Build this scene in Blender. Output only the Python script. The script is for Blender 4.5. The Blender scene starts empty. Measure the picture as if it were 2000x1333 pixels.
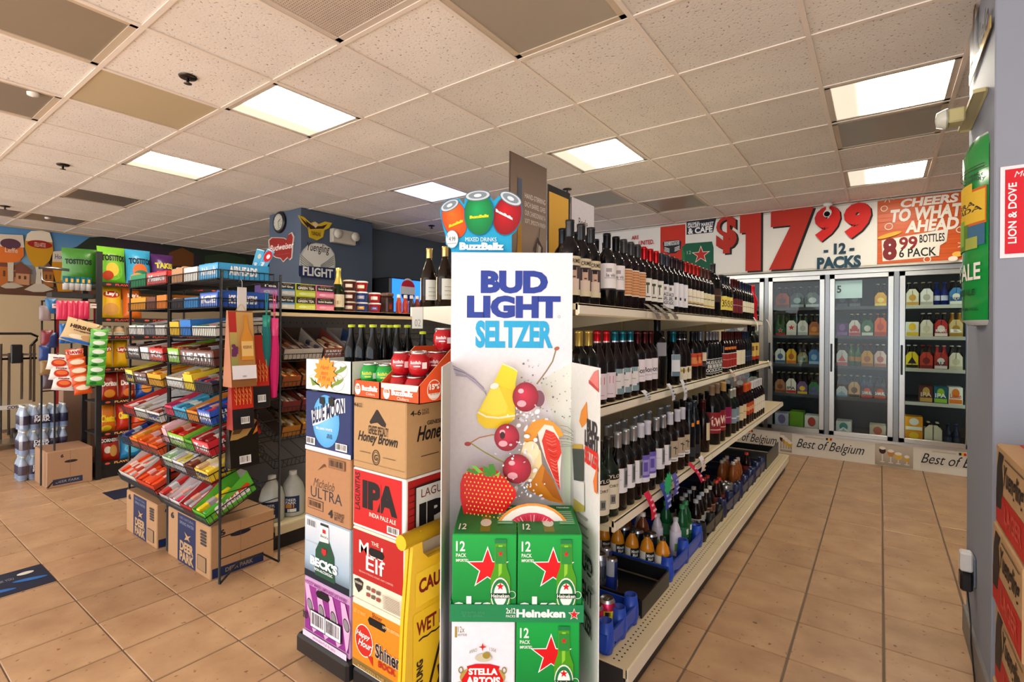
import bpy, math, random
from mathutils import Vector, Matrix
random.seed(7)
R = math.radians
sc = bpy.context.scene
col = sc.collection
# ---------------------------------------------------------------- camera
F, YH, YAW, ROLL, HC = 988.76, 645.18, 0.6293, 0.0064, 1.375
CAM = Vector((0, 0, HC))
FW = Vector((-math.sin(YAW), math.cos(YAW), 0)); RT = Vector((math.cos(YAW), math.sin(YAW), 0)); UP = Vector((0, 0, 1))
cd = bpy.data.cameras.new('camera'); cam = bpy.data.objects.new('camera', cd); col.objects.link(cam)
cd.sensor_width = 36; cd.lens = F / 2000 * 36; cd.shift_y = (YH - 666.5) / 2000; cd.clip_start = .02
r_ = RT * math.cos(ROLL) + UP * math.sin(ROLL); u_ = UP * math.cos(ROLL) - RT * math.sin(ROLL); b_ = -FW
cam.matrix_world = Matrix(((r_.x, u_.x, b_.x, 0), (r_.y, u_.y, b_.y, 0), (r_.z, u_.z, b_.z, HC), (0, 0, 0, 1)))
sc.camera = cam
# ---------------------------------------------------------------- world, exposure
w = bpy.data.worlds.new('world'); sc.world = w; w.use_nodes = True
w.node_tree.nodes['Background'].inputs[0].default_value = (.94, .97, 1, 1)
w.node_tree.nodes['Background'].inputs[1].default_value = 1.75
vs = sc.view_settings; vs.view_transform = 'Standard'; vs.look = 'None'; vs.exposure = 1.05; vs.gamma = 1; vs.use_curve_mapping = False
sl = bpy.data.lights.new('sun', 'SUN'); sl.energy = 8.5; sl.angle = R(1); sl.color = (.92, .96, 1); so = bpy.data.objects.new('sun', sl); col.objects.link(so)   # through the storefront behind the camera, onto the floor there
so.rotation_euler = (R(42), 0, R(8)); so.location = (0, -6, 6)
LIT = 12.0      # emission of a lit ceiling troffer
# ---------------------------------------------------------------- pixel helpers (2000 x 1333 frame)
def ray(x, y):
    dx, dy = x - 1000, y - 666.5; c, s = math.cos(ROLL), math.sin(ROLL)
    u = c * dx + s * dy; v = -s * dx + c * dy - (YH - 666.5)
    return FW + RT * (u / F) - UP * (v / F)
def hit(x, y, ax, val):
    d = ray(x, y); return CAM + d * ((val - CAM[ax]) / d[ax])
def atX(x, y, v): return hit(x, y, 0, v)
def atY(x, y, v): return hit(x, y, 1, v)
def atZ(x, y, v=0): return hit(x, y, 2, v)
def proj(p):
    d = Vector(p) - CAM; z = d.dot(FW)
    if z < .05: return None
    u = F * d.dot(RT) / z; v = -F * d.dot(UP) / z + YH - 666.5
    return (1000 + u - ROLL * v, 666.5 + v + ROLL * u)
# ---------------------------------------------------------------- colours and materials
def lin(h):
    if not isinstance(h, str): return tuple(h)[:3]
    h = h.lstrip('#'); o = []
    for i in (0, 2, 4):
        c = int(h[i:i + 2], 16) / 255; o.append(c / 12.92 if c <= .04045 else ((c + .055) / 1.055) ** 2.4)
    return tuple(o)
def mixc(a, b, t):
    a, b = lin(a), lin(b); return tuple(x + (y - x) * t for x, y in zip(a, b))
MATS = {}
def newmat(name):
    m = bpy.data.materials.new(name); m.use_nodes = True; MATS[name] = m
    return m, m.node_tree.nodes, m.node_tree.links, m.node_tree.nodes['Principled BSDF']
def amat(name, rough, metal=0, var=.06, scale=40, bump=0, trans=0, coat=0, spec=.5):
    m, n, l, b = newmat(name)
    at = n.new('ShaderNodeAttribute'); at.attribute_name = 'Col'
    tc = n.new('ShaderNodeTexCoord'); nz = n.new('ShaderNodeTexNoise'); nz.inputs['Scale'].default_value = scale; nz.inputs['Detail'].default_value = 4
    l.new(tc.outputs['Object'], nz.inputs['Vector'])
    mr = n.new('ShaderNodeMapRange'); mr.inputs[3].default_value = 1 - var; mr.inputs[4].default_value = 1 + var
    l.new(nz.outputs[0], mr.inputs[0])
    mx = n.new('ShaderNodeVectorMath'); mx.operation = 'SCALE'
    l.new(at.outputs['Color'], mx.inputs[0]); l.new(mr.outputs[0], mx.inputs['Scale']); l.new(mx.outputs[0], b.inputs['Base Color'])
    b.inputs['Roughness'].default_value = rough; b.inputs['Metallic'].default_value = metal
    b.inputs['Transmission Weight'].default_value = trans; b.inputs['Coat Weight'].default_value = coat
    b.inputs['Specular IOR Level'].default_value = spec
    if bump:
        bp = n.new('ShaderNodeBump'); bp.inputs['Strength'].default_value = bump; bp.inputs['Distance'].default_value = .004
        l.new(nz.outputs[0], bp.inputs['Height']); l.new(bp.outputs[0], b.inputs['Normal'])
    return m
amat('ink', .55, var=.02, spec=.3)                 # flat print
amat('inkgloss', .35, var=.02, spec=.3)           # print on coated stock
amat('card', .75, var=.07, scale=60)     # cardboard
amat('paint', .5, var=.03, scale=8)      # painted metal
amat('plastic', .35, var=.03)
amat('gloss', .15, var=.02)
amat('foil', .3, .75, var=.03)
amat('metal', .28, 1, var=.05)
amat('dglass', .05, var=.02, spec=.28)
amat('film', .28, var=.06, scale=55, bump=.5)   # crinkled snack bags
amat('cglass', .03, var=.02, trans=.9)
amat('fabric', .85, var=.1, scale=90)
amat('wallpaint', .7, var=.03, scale=3)
def emat(name, h, s):
    m, n, l, b = newmat(name)
    b.inputs['Base Color'].default_value = lin(h) + (1,); b.inputs['Emission Color'].default_value = lin(h) + (1,); b.inputs['Emission Strength'].default_value = s
    return m
m, n, l, b = newmat('pane')               # door glass: mostly clear, mirror-like at grazing angles
gl = n.new('ShaderNodeBsdfGlossy'); gl.inputs['Roughness'].default_value = .02; tr = n.new('ShaderNodeBsdfTransparent'); tr.inputs[0].default_value = (.93, .97, .96, 1)
fr = n.new('ShaderNodeFresnel'); fr.inputs[0].default_value = 1.3; ms = n.new('ShaderNodeMixShader')
l.new(fr.outputs[0], ms.inputs[0]); l.new(tr.outputs[0], ms.inputs[1]); l.new(gl.outputs[0], ms.inputs[2]); l.new(ms.outputs[0], n['Material Output'].inputs[0])
n.remove(b)
m, n, l, b = newmat('wrap')               # clear shrink wrap
gl = n.new('ShaderNodeBsdfGlossy'); gl.inputs['Roughness'].default_value = .12; tr = n.new('ShaderNodeBsdfTransparent'); tr.inputs[0].default_value = (.95, .97, 1, 1)
ms = n.new('ShaderNodeMixShader'); ms.inputs[0].default_value = .16
l.new(tr.outputs[0], ms.inputs[1]); l.new(gl.outputs[0], ms.inputs[2]); l.new(ms.outputs[0], n['Material Output'].inputs[0]); n.remove(b)
def tilemat(name, cols, rough, spots, scale, sscale, sthr, bump):
    m, n, l, b = newmat(name)
    tc = n.new('ShaderNodeTexCoord'); oi = n.new('ShaderNodeObjectInfo')
    ad = n.new('ShaderNodeVectorMath'); ad.operation = 'ADD'; sc_ = n.new('ShaderNodeVectorMath'); sc_.operation = 'SCALE'
    l.new(oi.outputs['Location'], sc_.inputs[0]); sc_.inputs['Scale'].default_value = 3.7
    l.new(tc.outputs['Object'], ad.inputs[0]); l.new(sc_.outputs[0], ad.inputs[1])
    nz = n.new('ShaderNodeTexNoise'); nz.inputs['Scale'].default_value = scale; nz.inputs['Detail'].default_value = 5; l.new(ad.outputs[0], nz.inputs['Vector'])
    cr = n.new('ShaderNodeValToRGB'); cr.color_ramp.elements[0].position = .3; cr.color_ramp.elements[1].position = .72
    cr.color_ramp.elements[0].color = lin(cols[0]) + (1,); cr.color_ramp.elements[1].color = lin(cols[1]) + (1,)
    l.new(nz.outputs[0], cr.inputs[0])
    n2 = n.new('ShaderNodeTexNoise'); n2.inputs['Scale'].default_value = sscale; n2.inputs['Detail'].default_value = 2; l.new(ad.outputs[0], n2.inputs['Vector'])
    c2 = n.new('ShaderNodeValToRGB'); c2.color_ramp.elements[0].position = sthr - .03; c2.color_ramp.elements[1].position = sthr + .03
    c2.color_ramp.elements[0].color = lin(spots) + (1,); c2.color_ramp.elements[1].color = (1, 1, 1, 1); l.new(n2.outputs[0], c2.inputs[0])
    mx = n.new('ShaderNodeMix'); mx.data_type = 'RGBA'; mx.blend_type = 'MULTIPLY'; mx.inputs[0].default_value = .8
    l.new(cr.outputs[0], mx.inputs[6]); l.new(c2.outputs[0], mx.inputs[7])
    mr = n.new('ShaderNodeMapRange'); mr.inputs[3].default_value = .93; mr.inputs[4].default_value = 1.05; l.new(oi.outputs['Random'], mr.inputs[0])
    vm = n.new('ShaderNodeVectorMath'); vm.operation = 'SCALE'; l.new(mx.outputs[2], vm.inputs[0]); l.new(mr.outputs[0], vm.inputs['Scale']); l.new(vm.outputs[0], b.inputs['Base Color'])
    b.inputs['Roughness'].default_value = rough
    bp = n.new('ShaderNodeBump'); bp.inputs['Strength'].default_value = bump; bp.inputs['Distance'].default_value = .003
    l.new(n2.outputs[0], bp.inputs['Height']); l.new(bp.outputs[0], b.inputs['Normal'])
tilemat('floortile', ('#a98462', '#c4a07a'), .4, '#8a6a4c', 5.5, 34, .3, .25)
tilemat('ceiltile', ('#e0d9d2', '#eae4dd'), .9, '#7d7268', 3, 75, .335, .5)
# ---------------------------------------------------------------- mesh builder
class M:
    def __init__(s, mat='paint'): s.v = []; s.f = []; s.c = []; s.m = []; s.s = []; s.mat = mat
    def add(s, vs, fs, c, mat=None, smooth=False):
        o = len(s.v); s.v += [tuple(v) for v in vs]
        for i, f in enumerate(fs):
            s.f.append([o + k for k in f]); s.c.append(c[i] if isinstance(c, list) else lin(c)); s.m.append(mat or s.mat); s.s.append(smooth)
        return s
    def box(s, a, b, c, mat=None, ch=0):
        (x0, y0, z0), (x1, y1, z1) = a, b
        x0, x1 = min(x0, x1), max(x0, x1); y0, y1 = min(y0, y1), max(y0, y1); z0, z1 = min(z0, z1), max(z0, z1)
        if not ch:
            v = [(x, y, z) for z in (z0, z1) for y in (y0, y1) for x in (x0, x1)]
            return s.add(v, [(0, 2, 3, 1), (4, 5, 7, 6), (0, 1, 5, 4), (2, 6, 7, 3), (0, 4, 6, 2), (1, 3, 7, 5)], c, mat)
        k = ch; v = []; idx = {}
        for sx in (0, 1):
            for sy in (0, 1):
                for sz in (0, 1):
                    for ax in (0, 1, 2):
                        p = [(x0, x1)[sx] + (k, -k)[sx] * (ax != 0), (y0, y1)[sy] + (k, -k)[sy] * (ax != 1), (z0, z1)[sz] + (k, -k)[sz] * (ax != 2)]
                        idx[sx, sy, sz, ax] = len(v); v.append(p)
        fs = []
        g = lambda a_, b_, c_, ax: idx[a_, b_, c_, ax]
        for q in (0, 1):
            for ax, fn in ((0, lambda i, j: (q, i, j)), (1, lambda i, j: (i, q, j)), (2, lambda i, j: (i, j, q))):
                fs.append([g(*fn(0, 0), ax), g(*fn(1, 0), ax), g(*fn(1, 1), ax), g(*fn(0, 1), ax)])
        for i in (0, 1):
            for j in (0, 1):
                fs.append([g(0, i, j, 1), g(1, i, j, 1), g(1, i, j, 2), g(0, i, j, 2)])
                fs.append([g(i, 0, j, 0), g(i, 1, j, 0), g(i, 1, j, 2), g(i, 0, j, 2)])
                fs.append([g(i, j, 0, 0), g(i, j, 1, 0), g(i, j, 1, 1), g(i, j, 0, 1)])
                for q in (0, 1): fs.append([g(i, j, q, 0), g(i, j, q, 1), g(i, j, q, 2)])
        return s.add(v, fs, c, mat)
    def lathe(s, prof, n=16, at=(0, 0, 0), smooth=True, a0=0, a1=2 * math.pi, sy=1):
        """prof: list of (r, z, colour, material) - colour of the band that starts there"""
        full = abs(a1 - a0 - 2 * math.pi) < 1e-6; k = n if full else n + 1; o = len(s.v)
        for p in prof:
            for i in range(k):
                a = a0 + (a1 - a0) * i / n; s.v.append((at[0] + p[0] * math.cos(a), at[1] + p[0] * math.sin(a) * sy, at[2] + p[1]))
        for j in range(len(prof) - 1):
            if prof[j][2] is None: continue
            for i in range(n):
                i2 = (i + 1) % k
                s.f.append([o + j * k + i, o + j * k + i2, o + (j + 1) * k + i2, o + (j + 1) * k + i]); s.c.append(lin(prof[j][2])); s.m.append(prof[j][3] if len(prof[j]) > 3 and prof[j][3] else s.mat); s.s.append(smooth)
        return s
    def tube(s, pts, r, c, mat=None, n=6, closed=False):
        pts = [Vector(p) for p in pts]; k = len(pts); o = len(s.v)
        for i, p in enumerate(pts):
            a = pts[i - 1] if (i or closed) else p; b = pts[(i + 1) % k] if (i < k - 1 or closed) else p
            d = (b - a).normalized(); q = Vector((0, 0, 1)) if abs(d.z) < .9 else Vector((1, 0, 0))
            e = d.cross(q).normalized(); g = d.cross(e)
            for j in range(n):
                t = 2 * math.pi * j / n; s.v.append(tuple(p + e * (r * math.cos(t)) + g * (r * math.sin(t))))
        for i in range(k if closed else k - 1):
            for j in range(n):
                a, b = o + i * n, o + ((i + 1) % k) * n; s.f.append([a + j, a + (j + 1) % n, b + (j + 1) % n, b + j]); s.c.append(lin(c)); s.m.append(mat or s.mat); s.s.append(True)
        if not closed:
            for e in (o, o + (k - 1) * n): s.f.append([e + j for j in range(n)]); s.c.append(lin(c)); s.m.append(mat or s.mat); s.s.append(False)
        return s
    def prism(s, poly, d, c, frame=None, mat=None, side=None):
        """extrude a 2D outline by d along the frame normal (toward +n)"""
        O, U, V = frame or (Vector((0, 0, 0)), Vector((1, 0, 0)), Vector((0, 0, 1))); O, U, V = Vector(O), Vector(U), Vector(V); N = U.cross(V); k = len(poly)
        a = [O + U * x + V * y for x, y in poly]; b = [p + N * d for p in a]
        fs = [list(range(k))[::-1], list(range(k, 2 * k))] + [[i, (i + 1) % k, k + (i + 1) % k, k + i] for i in range(k)]
        cs = [lin(side or c)] + [lin(c)] + [lin(side or c)] * k
        return s.add(a + b, fs, cs, mat)
    def quad(s, a, b, c_, d, colr, mat=None): return s.add([a, b, c_, d], [(0, 1, 2, 3)], colr, mat)
    def mesh(s, name):
        me = bpy.data.meshes.new(name); me.from_pydata(s.v, [], s.f)
        ms = []
        for x in s.m:
            if x not in ms: ms.append(x)
        for x in ms: me.materials.append(MATS[x])
        me.polygons.foreach_set('material_index', [ms.index(x) for x in s.m]); me.polygons.foreach_set('use_smooth', s.s)
        at = me.color_attributes.new('Col', 'FLOAT_COLOR', 'CORNER'); buf = []
        for f, c in zip(s.f, s.c):
            if c and isinstance(c[0], (tuple, list)):
                for q in c: buf += [q[0], q[1], q[2], 1]
            else: buf += [c[0], c[1], c[2], 1] * len(f)
        at.data.foreach_set('color', buf); me.update(); return me
    def build(s, name, parent=None, world=False):
        if world and parent is not None:
            inv = parent.matrix_basis.inverted(); s.v = [tuple(inv @ Vector(v)) for v in s.v]
        return ob(name, s.mesh(name), parent)
def ob(name, me, parent=None):
    o = bpy.data.objects.new(name, me); col.objects.link(o)
    if parent is not None: o.parent = parent
    return o
SEEN = {}
def tag(o, label, cat, group=None):
    if label in SEEN and not group: print('DUPLABEL', label)
    SEEN[label] = 1; n = len(label.replace('-', ' ').split())
    if n < 4 or n > 17: print('LABELLEN', n, label)
    o['label'] = label; o['category'] = cat
    if group: o['group'] = group
    return o
def thing(name, label, cat, loc=(0, 0, 0), rz=0, group=None):
    o = bpy.data.objects.new(name, None); col.objects.link(o); o.empty_display_size = .05
    o.matrix_basis = Matrix.Translation(Vector(loc)) @ Matrix.Rotation(rz, 4, 'Z')
    return tag(o, label, cat, group)
def struct(o): o['kind'] = 'structure'; return o
def dup(root, loc, rz, label, group=None):
    r = root.copy(); col.objects.link(r); r.matrix_basis = Matrix.Translation(Vector(loc)) @ Matrix.Rotation(rz, 4, 'Z')
    if 'group' in r: del r['group']
    tag(r, label, root['category'], group)
    for ch in list(root.children):
        c = ch.copy(); col.objects.link(c); c.parent = r
        for g in list(ch.children):
            d = g.copy(); col.objects.link(d); d.parent = c
    return r
# ---------------------------------------------------------------- lettering and flat print
GLY = {}
def glyphs(t, bold=0, shear=0):
    k = (t, bold, shear)
    if k in GLY: return GLY[k]
    cu = bpy.data.curves.new('t', 'FONT'); cu.body = t; cu.offset = bold; cu.shear = shear; cu.resolution_u = 3; cu.space_line = .85; cu.align_x = 'CENTER'
    o = bpy.data.objects.new('t', cu); me = o.to_mesh()
    v = [(p.co.x, p.co.y) for p in me.vertices]; f = [list(p.vertices) for p in me.polygons]
    o.to_mesh_clear(); bpy.data.objects.remove(o); bpy.data.curves.remove(cu)
    x0, x1 = min(p[0] for p in v), max(p[0] for p in v); y0, y1 = min(p[1] for p in v), max(p[1] for p in v)
    v = [((p[0] - x0) / (x1 - x0), (p[1] - y0) / (y1 - y0)) for p in v]
    GLY[k] = (v, f, (x1 - x0) / (y1 - y0)); return GLY[k]
class P:
    """flat print on a plane: O origin, U right, V up; colours go to the Col attribute"""
    def __init__(s, O, U, V, mat='ink', step=.0004):
        s.O, s.U, s.V = Vector(O), Vector(U).normalized(), Vector(V).normalized(); s.N = s.U.cross(s.V); s.m = M(mat); s.k = 1; s.step = step
    def px(s, x, y):
        d = ray(x, y); t = (s.O - CAM).dot(s.N) / d.dot(s.N); p = CAM + d * t - s.O; return (p.dot(s.U), p.dot(s.V))
    def pp(s, pts): return [s.px(*p) for p in pts]
    def at(s, x, y): return s.O + s.U * x + s.V * y + s.N * (s.step * s.k)
    def poly(s, pts, c, mat=None, cols=None):
        s.m.add([s.at(*p) for p in pts], [list(range(len(pts)))], [[lin(q) for q in cols]] if cols else c, mat); s.k += 1; return s
    def rect(s, x0, y0, x1, y1, c, c2=None, mat=None):
        return s.poly([(x0, y0), (x1, y0), (x1, y1), (x0, y1)], c, mat, [c, c, c2, c2] if c2 else None)
    def ell(s, cx, cy, rx, ry, c, rot=0, n=22, c2=None, a0=0, a1=2 * math.pi):
        pts = []
        for i in range(n):
            a = a0 + (a1 - a0) * i / (n if a1 - a0 > 6.2 else n - 1); x, y = rx * math.cos(a), ry * math.sin(a); pts.append((cx + x * math.cos(rot) - y * math.sin(rot), cy + x * math.sin(rot) + y * math.cos(rot)))
        if c2 is None: return s.poly(pts, c)
        vs = [s.at(*p) for p in pts] + [s.at(cx - rx * .2, cy + ry * .25)]    # two-tone fan
        s.m.add(vs, [[i, (i + 1) % n, n] for i in range(n)], [[lin(c), lin(c), lin(c2)]] * n); s.k += 1; return s
    def ring(s, cx, cy, rx, ry, w_, c, n=28):
        o = [(cx + rx * math.cos(2 * math.pi * i / n), cy + ry * math.sin(2 * math.pi * i / n)) for i in range(n)]
        i_ = [(cx + (rx - w_) * math.cos(2 * math.pi * i / n), cy + (ry - w_) * math.sin(2 * math.pi * i / n)) for i in range(n)]
        s.m.add([s.at(*p) for p in o + i_], [[i, (i + 1) % n, n + (i + 1) % n, n + i] for i in range(n)], c); s.k += 1; return s
    def star(s, cx, cy, r, c, k=5, inner=.4, rot=0, sx=1):
        return s.poly([(cx + sx * (r if i % 2 == 0 else r * inner) * math.sin(math.pi * i / k + rot), cy + (r if i % 2 == 0 else r * inner) * math.cos(math.pi * i / k + rot)) for i in range(2 * k)], c)
    def line(s, pts, w_, c):
        n = len(pts); L = []; Rr = []
        for i in range(n):
            a, b = pts[max(i - 1, 0)], pts[min(i + 1, n - 1)]; dx, dy = b[0] - a[0], b[1] - a[1]; q = math.hypot(dx, dy) or 1
            L.append((pts[i][0] - dy / q * w_ / 2, pts[i][1] + dx / q * w_ / 2)); Rr.append((pts[i][0] + dy / q * w_ / 2, pts[i][1] - dx / q * w_ / 2))
        s.m.add([s.at(*p) for p in L + Rr], [[i, n + i, n + i + 1, i + 1] for i in range(n - 1)], c); s.k += 1; return s
    def text(s, t, x0, y0, x1, y1, c, bold=0, shear=0, rot=0, keep=False, slope=0, c2=None):
        """fit the words into the box; rot=90 turns them to read upward"""
        v, f, asp = glyphs(t, bold, shear); wd, ht = x1 - x0, y1 - y0
        if keep:
            if rot == 0:
                nw = min(wd, ht * asp); nh = nw / asp; x0 += (wd - nw) / 2; y0 += (ht - nh) / 2; wd, ht = nw, nh
        pts = []
        for a, b in v:
            if rot == 90: p = (x0 + (1 - b) * wd, y0 + a * ht)
            elif rot == -90: p = (x0 + b * wd, y0 + (1 - a) * ht)
            else: p = (x0 + a * wd, y0 + b * ht + slope * a * wd)
            pts.append(s.at(*p))
        if c2:
            s.m.add(pts, f, [[mixc(c, c2, v[k][1]) for k in q] for q in f])
        else: s.m.add(pts, f, c)
        s.k += 1; return s
    def tpx(s, t, x0, y0, x1, y1, c, **k):
        """same, box given by photo pixels: left-bottom and right-top"""
        a, b = s.px(x0, y0), s.px(x1, y1); return s.text(t, a[0], a[1], b[0], b[1], c, **k)
    def bars(s, x0, y0, x1, y1, n=16, bg='#f4f2ee', seed=1):
        s.rect(x0, y0, x1, y1, bg); rr = random.Random(seed); x = x0 + (x1 - x0) * .06; st = (x1 - x0) * .88 / n; s.k += 1
        for i in range(n):
            q = st * rr.choice((.25, .4, .6)); s.m.add([s.at(x, y0 + (y1 - y0) * .18), s.at(x + q, y0 + (y1 - y0) * .18), s.at(x + q, y1 - (y1 - y0) * .08), s.at(x, y1 - (y1 - y0) * .08)], [(0, 1, 2, 3)], '#1a1a1c'); x += st
        s.k += 1; return s
    def build(s, parent=None, name='printed_face', world=True): return s.m.build(name, parent, world)
ORD = ['first', 'second', 'third', 'fourth', 'fifth', 'sixth', 'seventh', 'eighth', 'ninth', 'tenth', 'eleventh', 'twelfth']
# ================================================================ SETTING
CEIL = 2.7416; WL = -9.5; WC = 6.5
fl = M('wallpaint'); fl.box((WL - .12, -3, -.06), (4.12, 8.12, -.004), '#6f5c4a'); floor = struct(fl.build('floor'))
def inview(p, mx=60):
    q = proj(p); return q is not None and -mx < q[0] < 2000 + mx and -mx < q[1] < 1333 + mx
FT = .328; fx0, fy0 = .018, 2.741
cells = []
for i in range(-30, 13):
    for j in range(-18, 16):
        x, y = fx0 + (i + .5) * FT, fy0 + (j + .5) * FT
        if WL + .2 < x < 3.8 and -2.8 < y < 7.8: cells.append((0 if inview((x, y, 0)) else 1, x * x + y * y, x, y))
cells.sort()
tm = M('floortile'); g_ = FT / 2 - .0035; tm.box((-g_ + .001, -g_ - .001, -.012), (g_ - .001, g_ + .001, 0), '#c0a078', ch=.0025); tme = tm.mesh('floor_tile')
rest = M('floortile')
for k, (v_, d_, x, y) in enumerate(cells):
    if k < 300: ob('floor_tile', tme, floor).location = (x, y, 0)
    else: rest.box((x - g_, y - g_, -.012), (x + g_, y + g_, 0), '#c0a078')
rest.build('floor_tile_field', floor)['kind'] = 'stuff'
ce = M('wallpaint'); ce.box((WL - .12, -3, CEIL + .03), (4.12, 8.12, CEIL + .12), '#cfc4b8'); ceiling = struct(ce.build('ceiling'))
CT = .6096; cx0, cy0 = -1.495, 2.088
def ccell(px, py):
    p = atZ(px, py, CEIL); return (math.floor((p.x - cx0) / CT), math.floor((p.y - cy0) / CT))
LITC = {ccell(*p): k for p, k in (((570, 212), 0), ((338, 322), 1), ((1170, 300), 2), ((1738, 185), 3), ((1728, 343), 4), ((838, 373), 5))}
DARK = {ccell(*p): k for p, k in (((110, 50), 0), ((60, 195), 1), ((200, 387), 2), ((24, 418), 3), ((130, 435), 4), ((1080, 40), 5), ((1735, 252), 6), ((1332, 392), 7), ((1203, 388), 8))}
VENT = ccell(640, 30); STAIN = ccell(285, 195)
tm = M('ceiltile'); g_ = CT / 2 - .008; tm.box((-g_, -g_, .004), (g_, g_, .02), '#d8cfc4'); cme = tm.mesh('ceiling_tile')
st_m = M('wallpaint'); st_m.box((-g_, -g_, .004), (g_, g_, .02), '#b9a989'); sme = st_m.mesh('ceiling_tile_stained')
cl = []
for i in range(-14, 10):
    for j in range(-9, 10):
        x, y = cx0 + (i + .5) * CT, cy0 + (j + .5) * CT
        if WL < x < 4 and -3 < y < 8: cl.append((0 if inview((x, y, CEIL), 250) else 1, x * x + y * y, i, j, x, y))
cl.sort(); rest = M('ceiltile')
LIGHTNAMES = ['lit square ceiling light above the candy racks, nearest the middle', 'lit square ceiling light farthest left above the snack aisle', 'lit square ceiling light above the wine shelf and standees', 'large lit ceiling light beside the dark panel at right', 'lit square ceiling light close above the orange banner', 'dim bluish ceiling light above the round can cutouts']
DARKNAMES = ['unlit brown ceiling light in the top left corner', 'unlit grey-brown ceiling light at the left edge', 'unlit ceiling light above the chip rack', 'unlit ceiling light near the mural, farthest left', 'unlit ceiling light just in front of the mural', 'unlit ceiling light at the top centre with prismatic lens', 'grey return grille behind the large lit light at right', 'grey ceiling grille near the price banner', 'grey unlit ceiling light above the wine standees']
lm_ = emat('lamp0', '#fff6e2', LIT); n_, l_ = lm_.node_tree.nodes, lm_.node_tree.links      # one of the two tubes is dead: the +X half glows
tc_ = n_.new('ShaderNodeTexCoord'); sx_ = n_.new('ShaderNodeSeparateXYZ'); mr_ = n_.new('ShaderNodeMapRange'); mr_.interpolation_type = 'SMOOTHSTEP'
l_.new(tc_.outputs['Object'], sx_.inputs[0]); l_.new(sx_.outputs[0], mr_.inputs[0]); l_.new(mr_.outputs[0], n_['Principled BSDF'].inputs['Emission Strength'])
for i_, v_ in ((1, -.16), (2, .1), (3, .36), (4, LIT * 1.7)): mr_.inputs[i_].default_value = v_
n_['Principled BSDF'].inputs['Base Color'].default_value = lin('#d8cba4') + (1,); emat('lamp5', '#cdd4ea', LIT * .09)
ntile = 0
for v_, d_, i, j, x, y in cl:
    c = (i, j)
    if c in LITC:
        k = LITC[c]; t = thing('ceiling_light', LIGHTNAMES[k], 'ceiling light', (x, y, CEIL), 0, 'ceiling lights')
        q = M('paint'); e = g_ - .004
        for a, b in (((-e, -e), (e, -e + .028)), ((-e, e - .028), (e, e)), ((-e, -e), (-e + .028, e)), ((e - .028, -e), (e, e))): q.box((*a, .001), (*b, .02), '#c9beb2')
        q.build('frame', t); q = M('lamp5' if k == 5 else 'lamp0'); q.box((-e + .03, -e + .03, .005), (e - .03, e - .03, .015), '#ffffff'); q.build('diffuser', t)
    elif c in DARK:
        k = DARK[c]; t = thing('ceiling_light' if k not in (6, 7) else 'return_grille', DARKNAMES[k], 'ceiling light' if k not in (6, 7) else 'grille', (x, y, CEIL), 0)
        q = M('paint'); e = g_ - .004
        for a, b in (((-e, -e), (e, -e + .03)), ((-e, e - .03), (e, e)), ((-e, -e), (-e + .03, e)), ((e - .03, -e), (e, e))): q.box((*a, .001), (*b, .02), '#c3b29c')
        q.build('frame', t); q = M('plastic'); q.box((-e + .03, -e + .03, .006), (e - .03, e - .03, .015), ('#8f8270', '#857a6e', '#6f6762', '#6f6762', '#6f6557', '#a3988a', '#8d8a80', '#8f8a7c', '#8d8a80')[k]); q.build('diffuser', t)
    elif c == VENT:
        t = thing('air_vent', 'perforated square ceiling air vent stained along its edges', 'vent', (x, y, CEIL)); e = g_ - .004
        q = M('paint')
        for a, b in (((-e, -e), (e, -e + .03)), ((-e, e - .03), (e, e)), ((-e, -e), (-e + .03, e)), ((e - .03, -e), (e, e))): q.box((*a, .001), (*b, .02), '#cdbfb2')
        q.build('frame', t); q = M('paint'); q.box((-e, -e, .012), (e, e, .016), '#5d4a40'); q.build('backing', t)
        q = M('paint'); nn = 42; sp = (2 * e - .06) / nn
        for a in range(nn + 1):
            p_ = -e + .03 + a * sp; q.box((p_ - .0035, -e + .03, .004), (p_ + .0035, e - .03, .006), '#c9b9ab'); q.box((-e + .03, p_ - .0035, .0045), (e - .03, p_ + .0035, .0065), '#c9b9ab')
        o = q.build('perforated_plate', t); o['kind'] = 'stuff'
    elif ntile < 290 and v_ == 0:
        ntile += 1; ob('ceiling_tile', sme if c == STAIN else cme, ceiling).location = (x, y, CEIL)
    else: rest.box((x - g_, y - g_, CEIL + .004), (x + g_, y + g_, CEIL + .02), '#d8cfc4')
rest.build('ceiling_tile_field', ceiling)['kind'] = 'stuff'
for i in range(-13, 10):
    x = cx0 + i * CT; q = M('paint')
    if WL < x < 4: q.box((x - .011, -3, CEIL - .003), (x + .011, 8, CEIL + .003), '#e6dace'); q.box((x - .003, -3, CEIL), (x + .003, 8, CEIL + .03), '#d0c4b8'); q.build('tee_bar', ceiling)
for j in range(-8, 10):
    y = cy0 + j * CT; q = M('paint')
    if -3 < y < 8: q.box((WL, y - .011, CEIL - .0025), (4, y + .011, CEIL + .003), '#e6dace'); q.build('tee_bar', ceiling)
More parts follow.
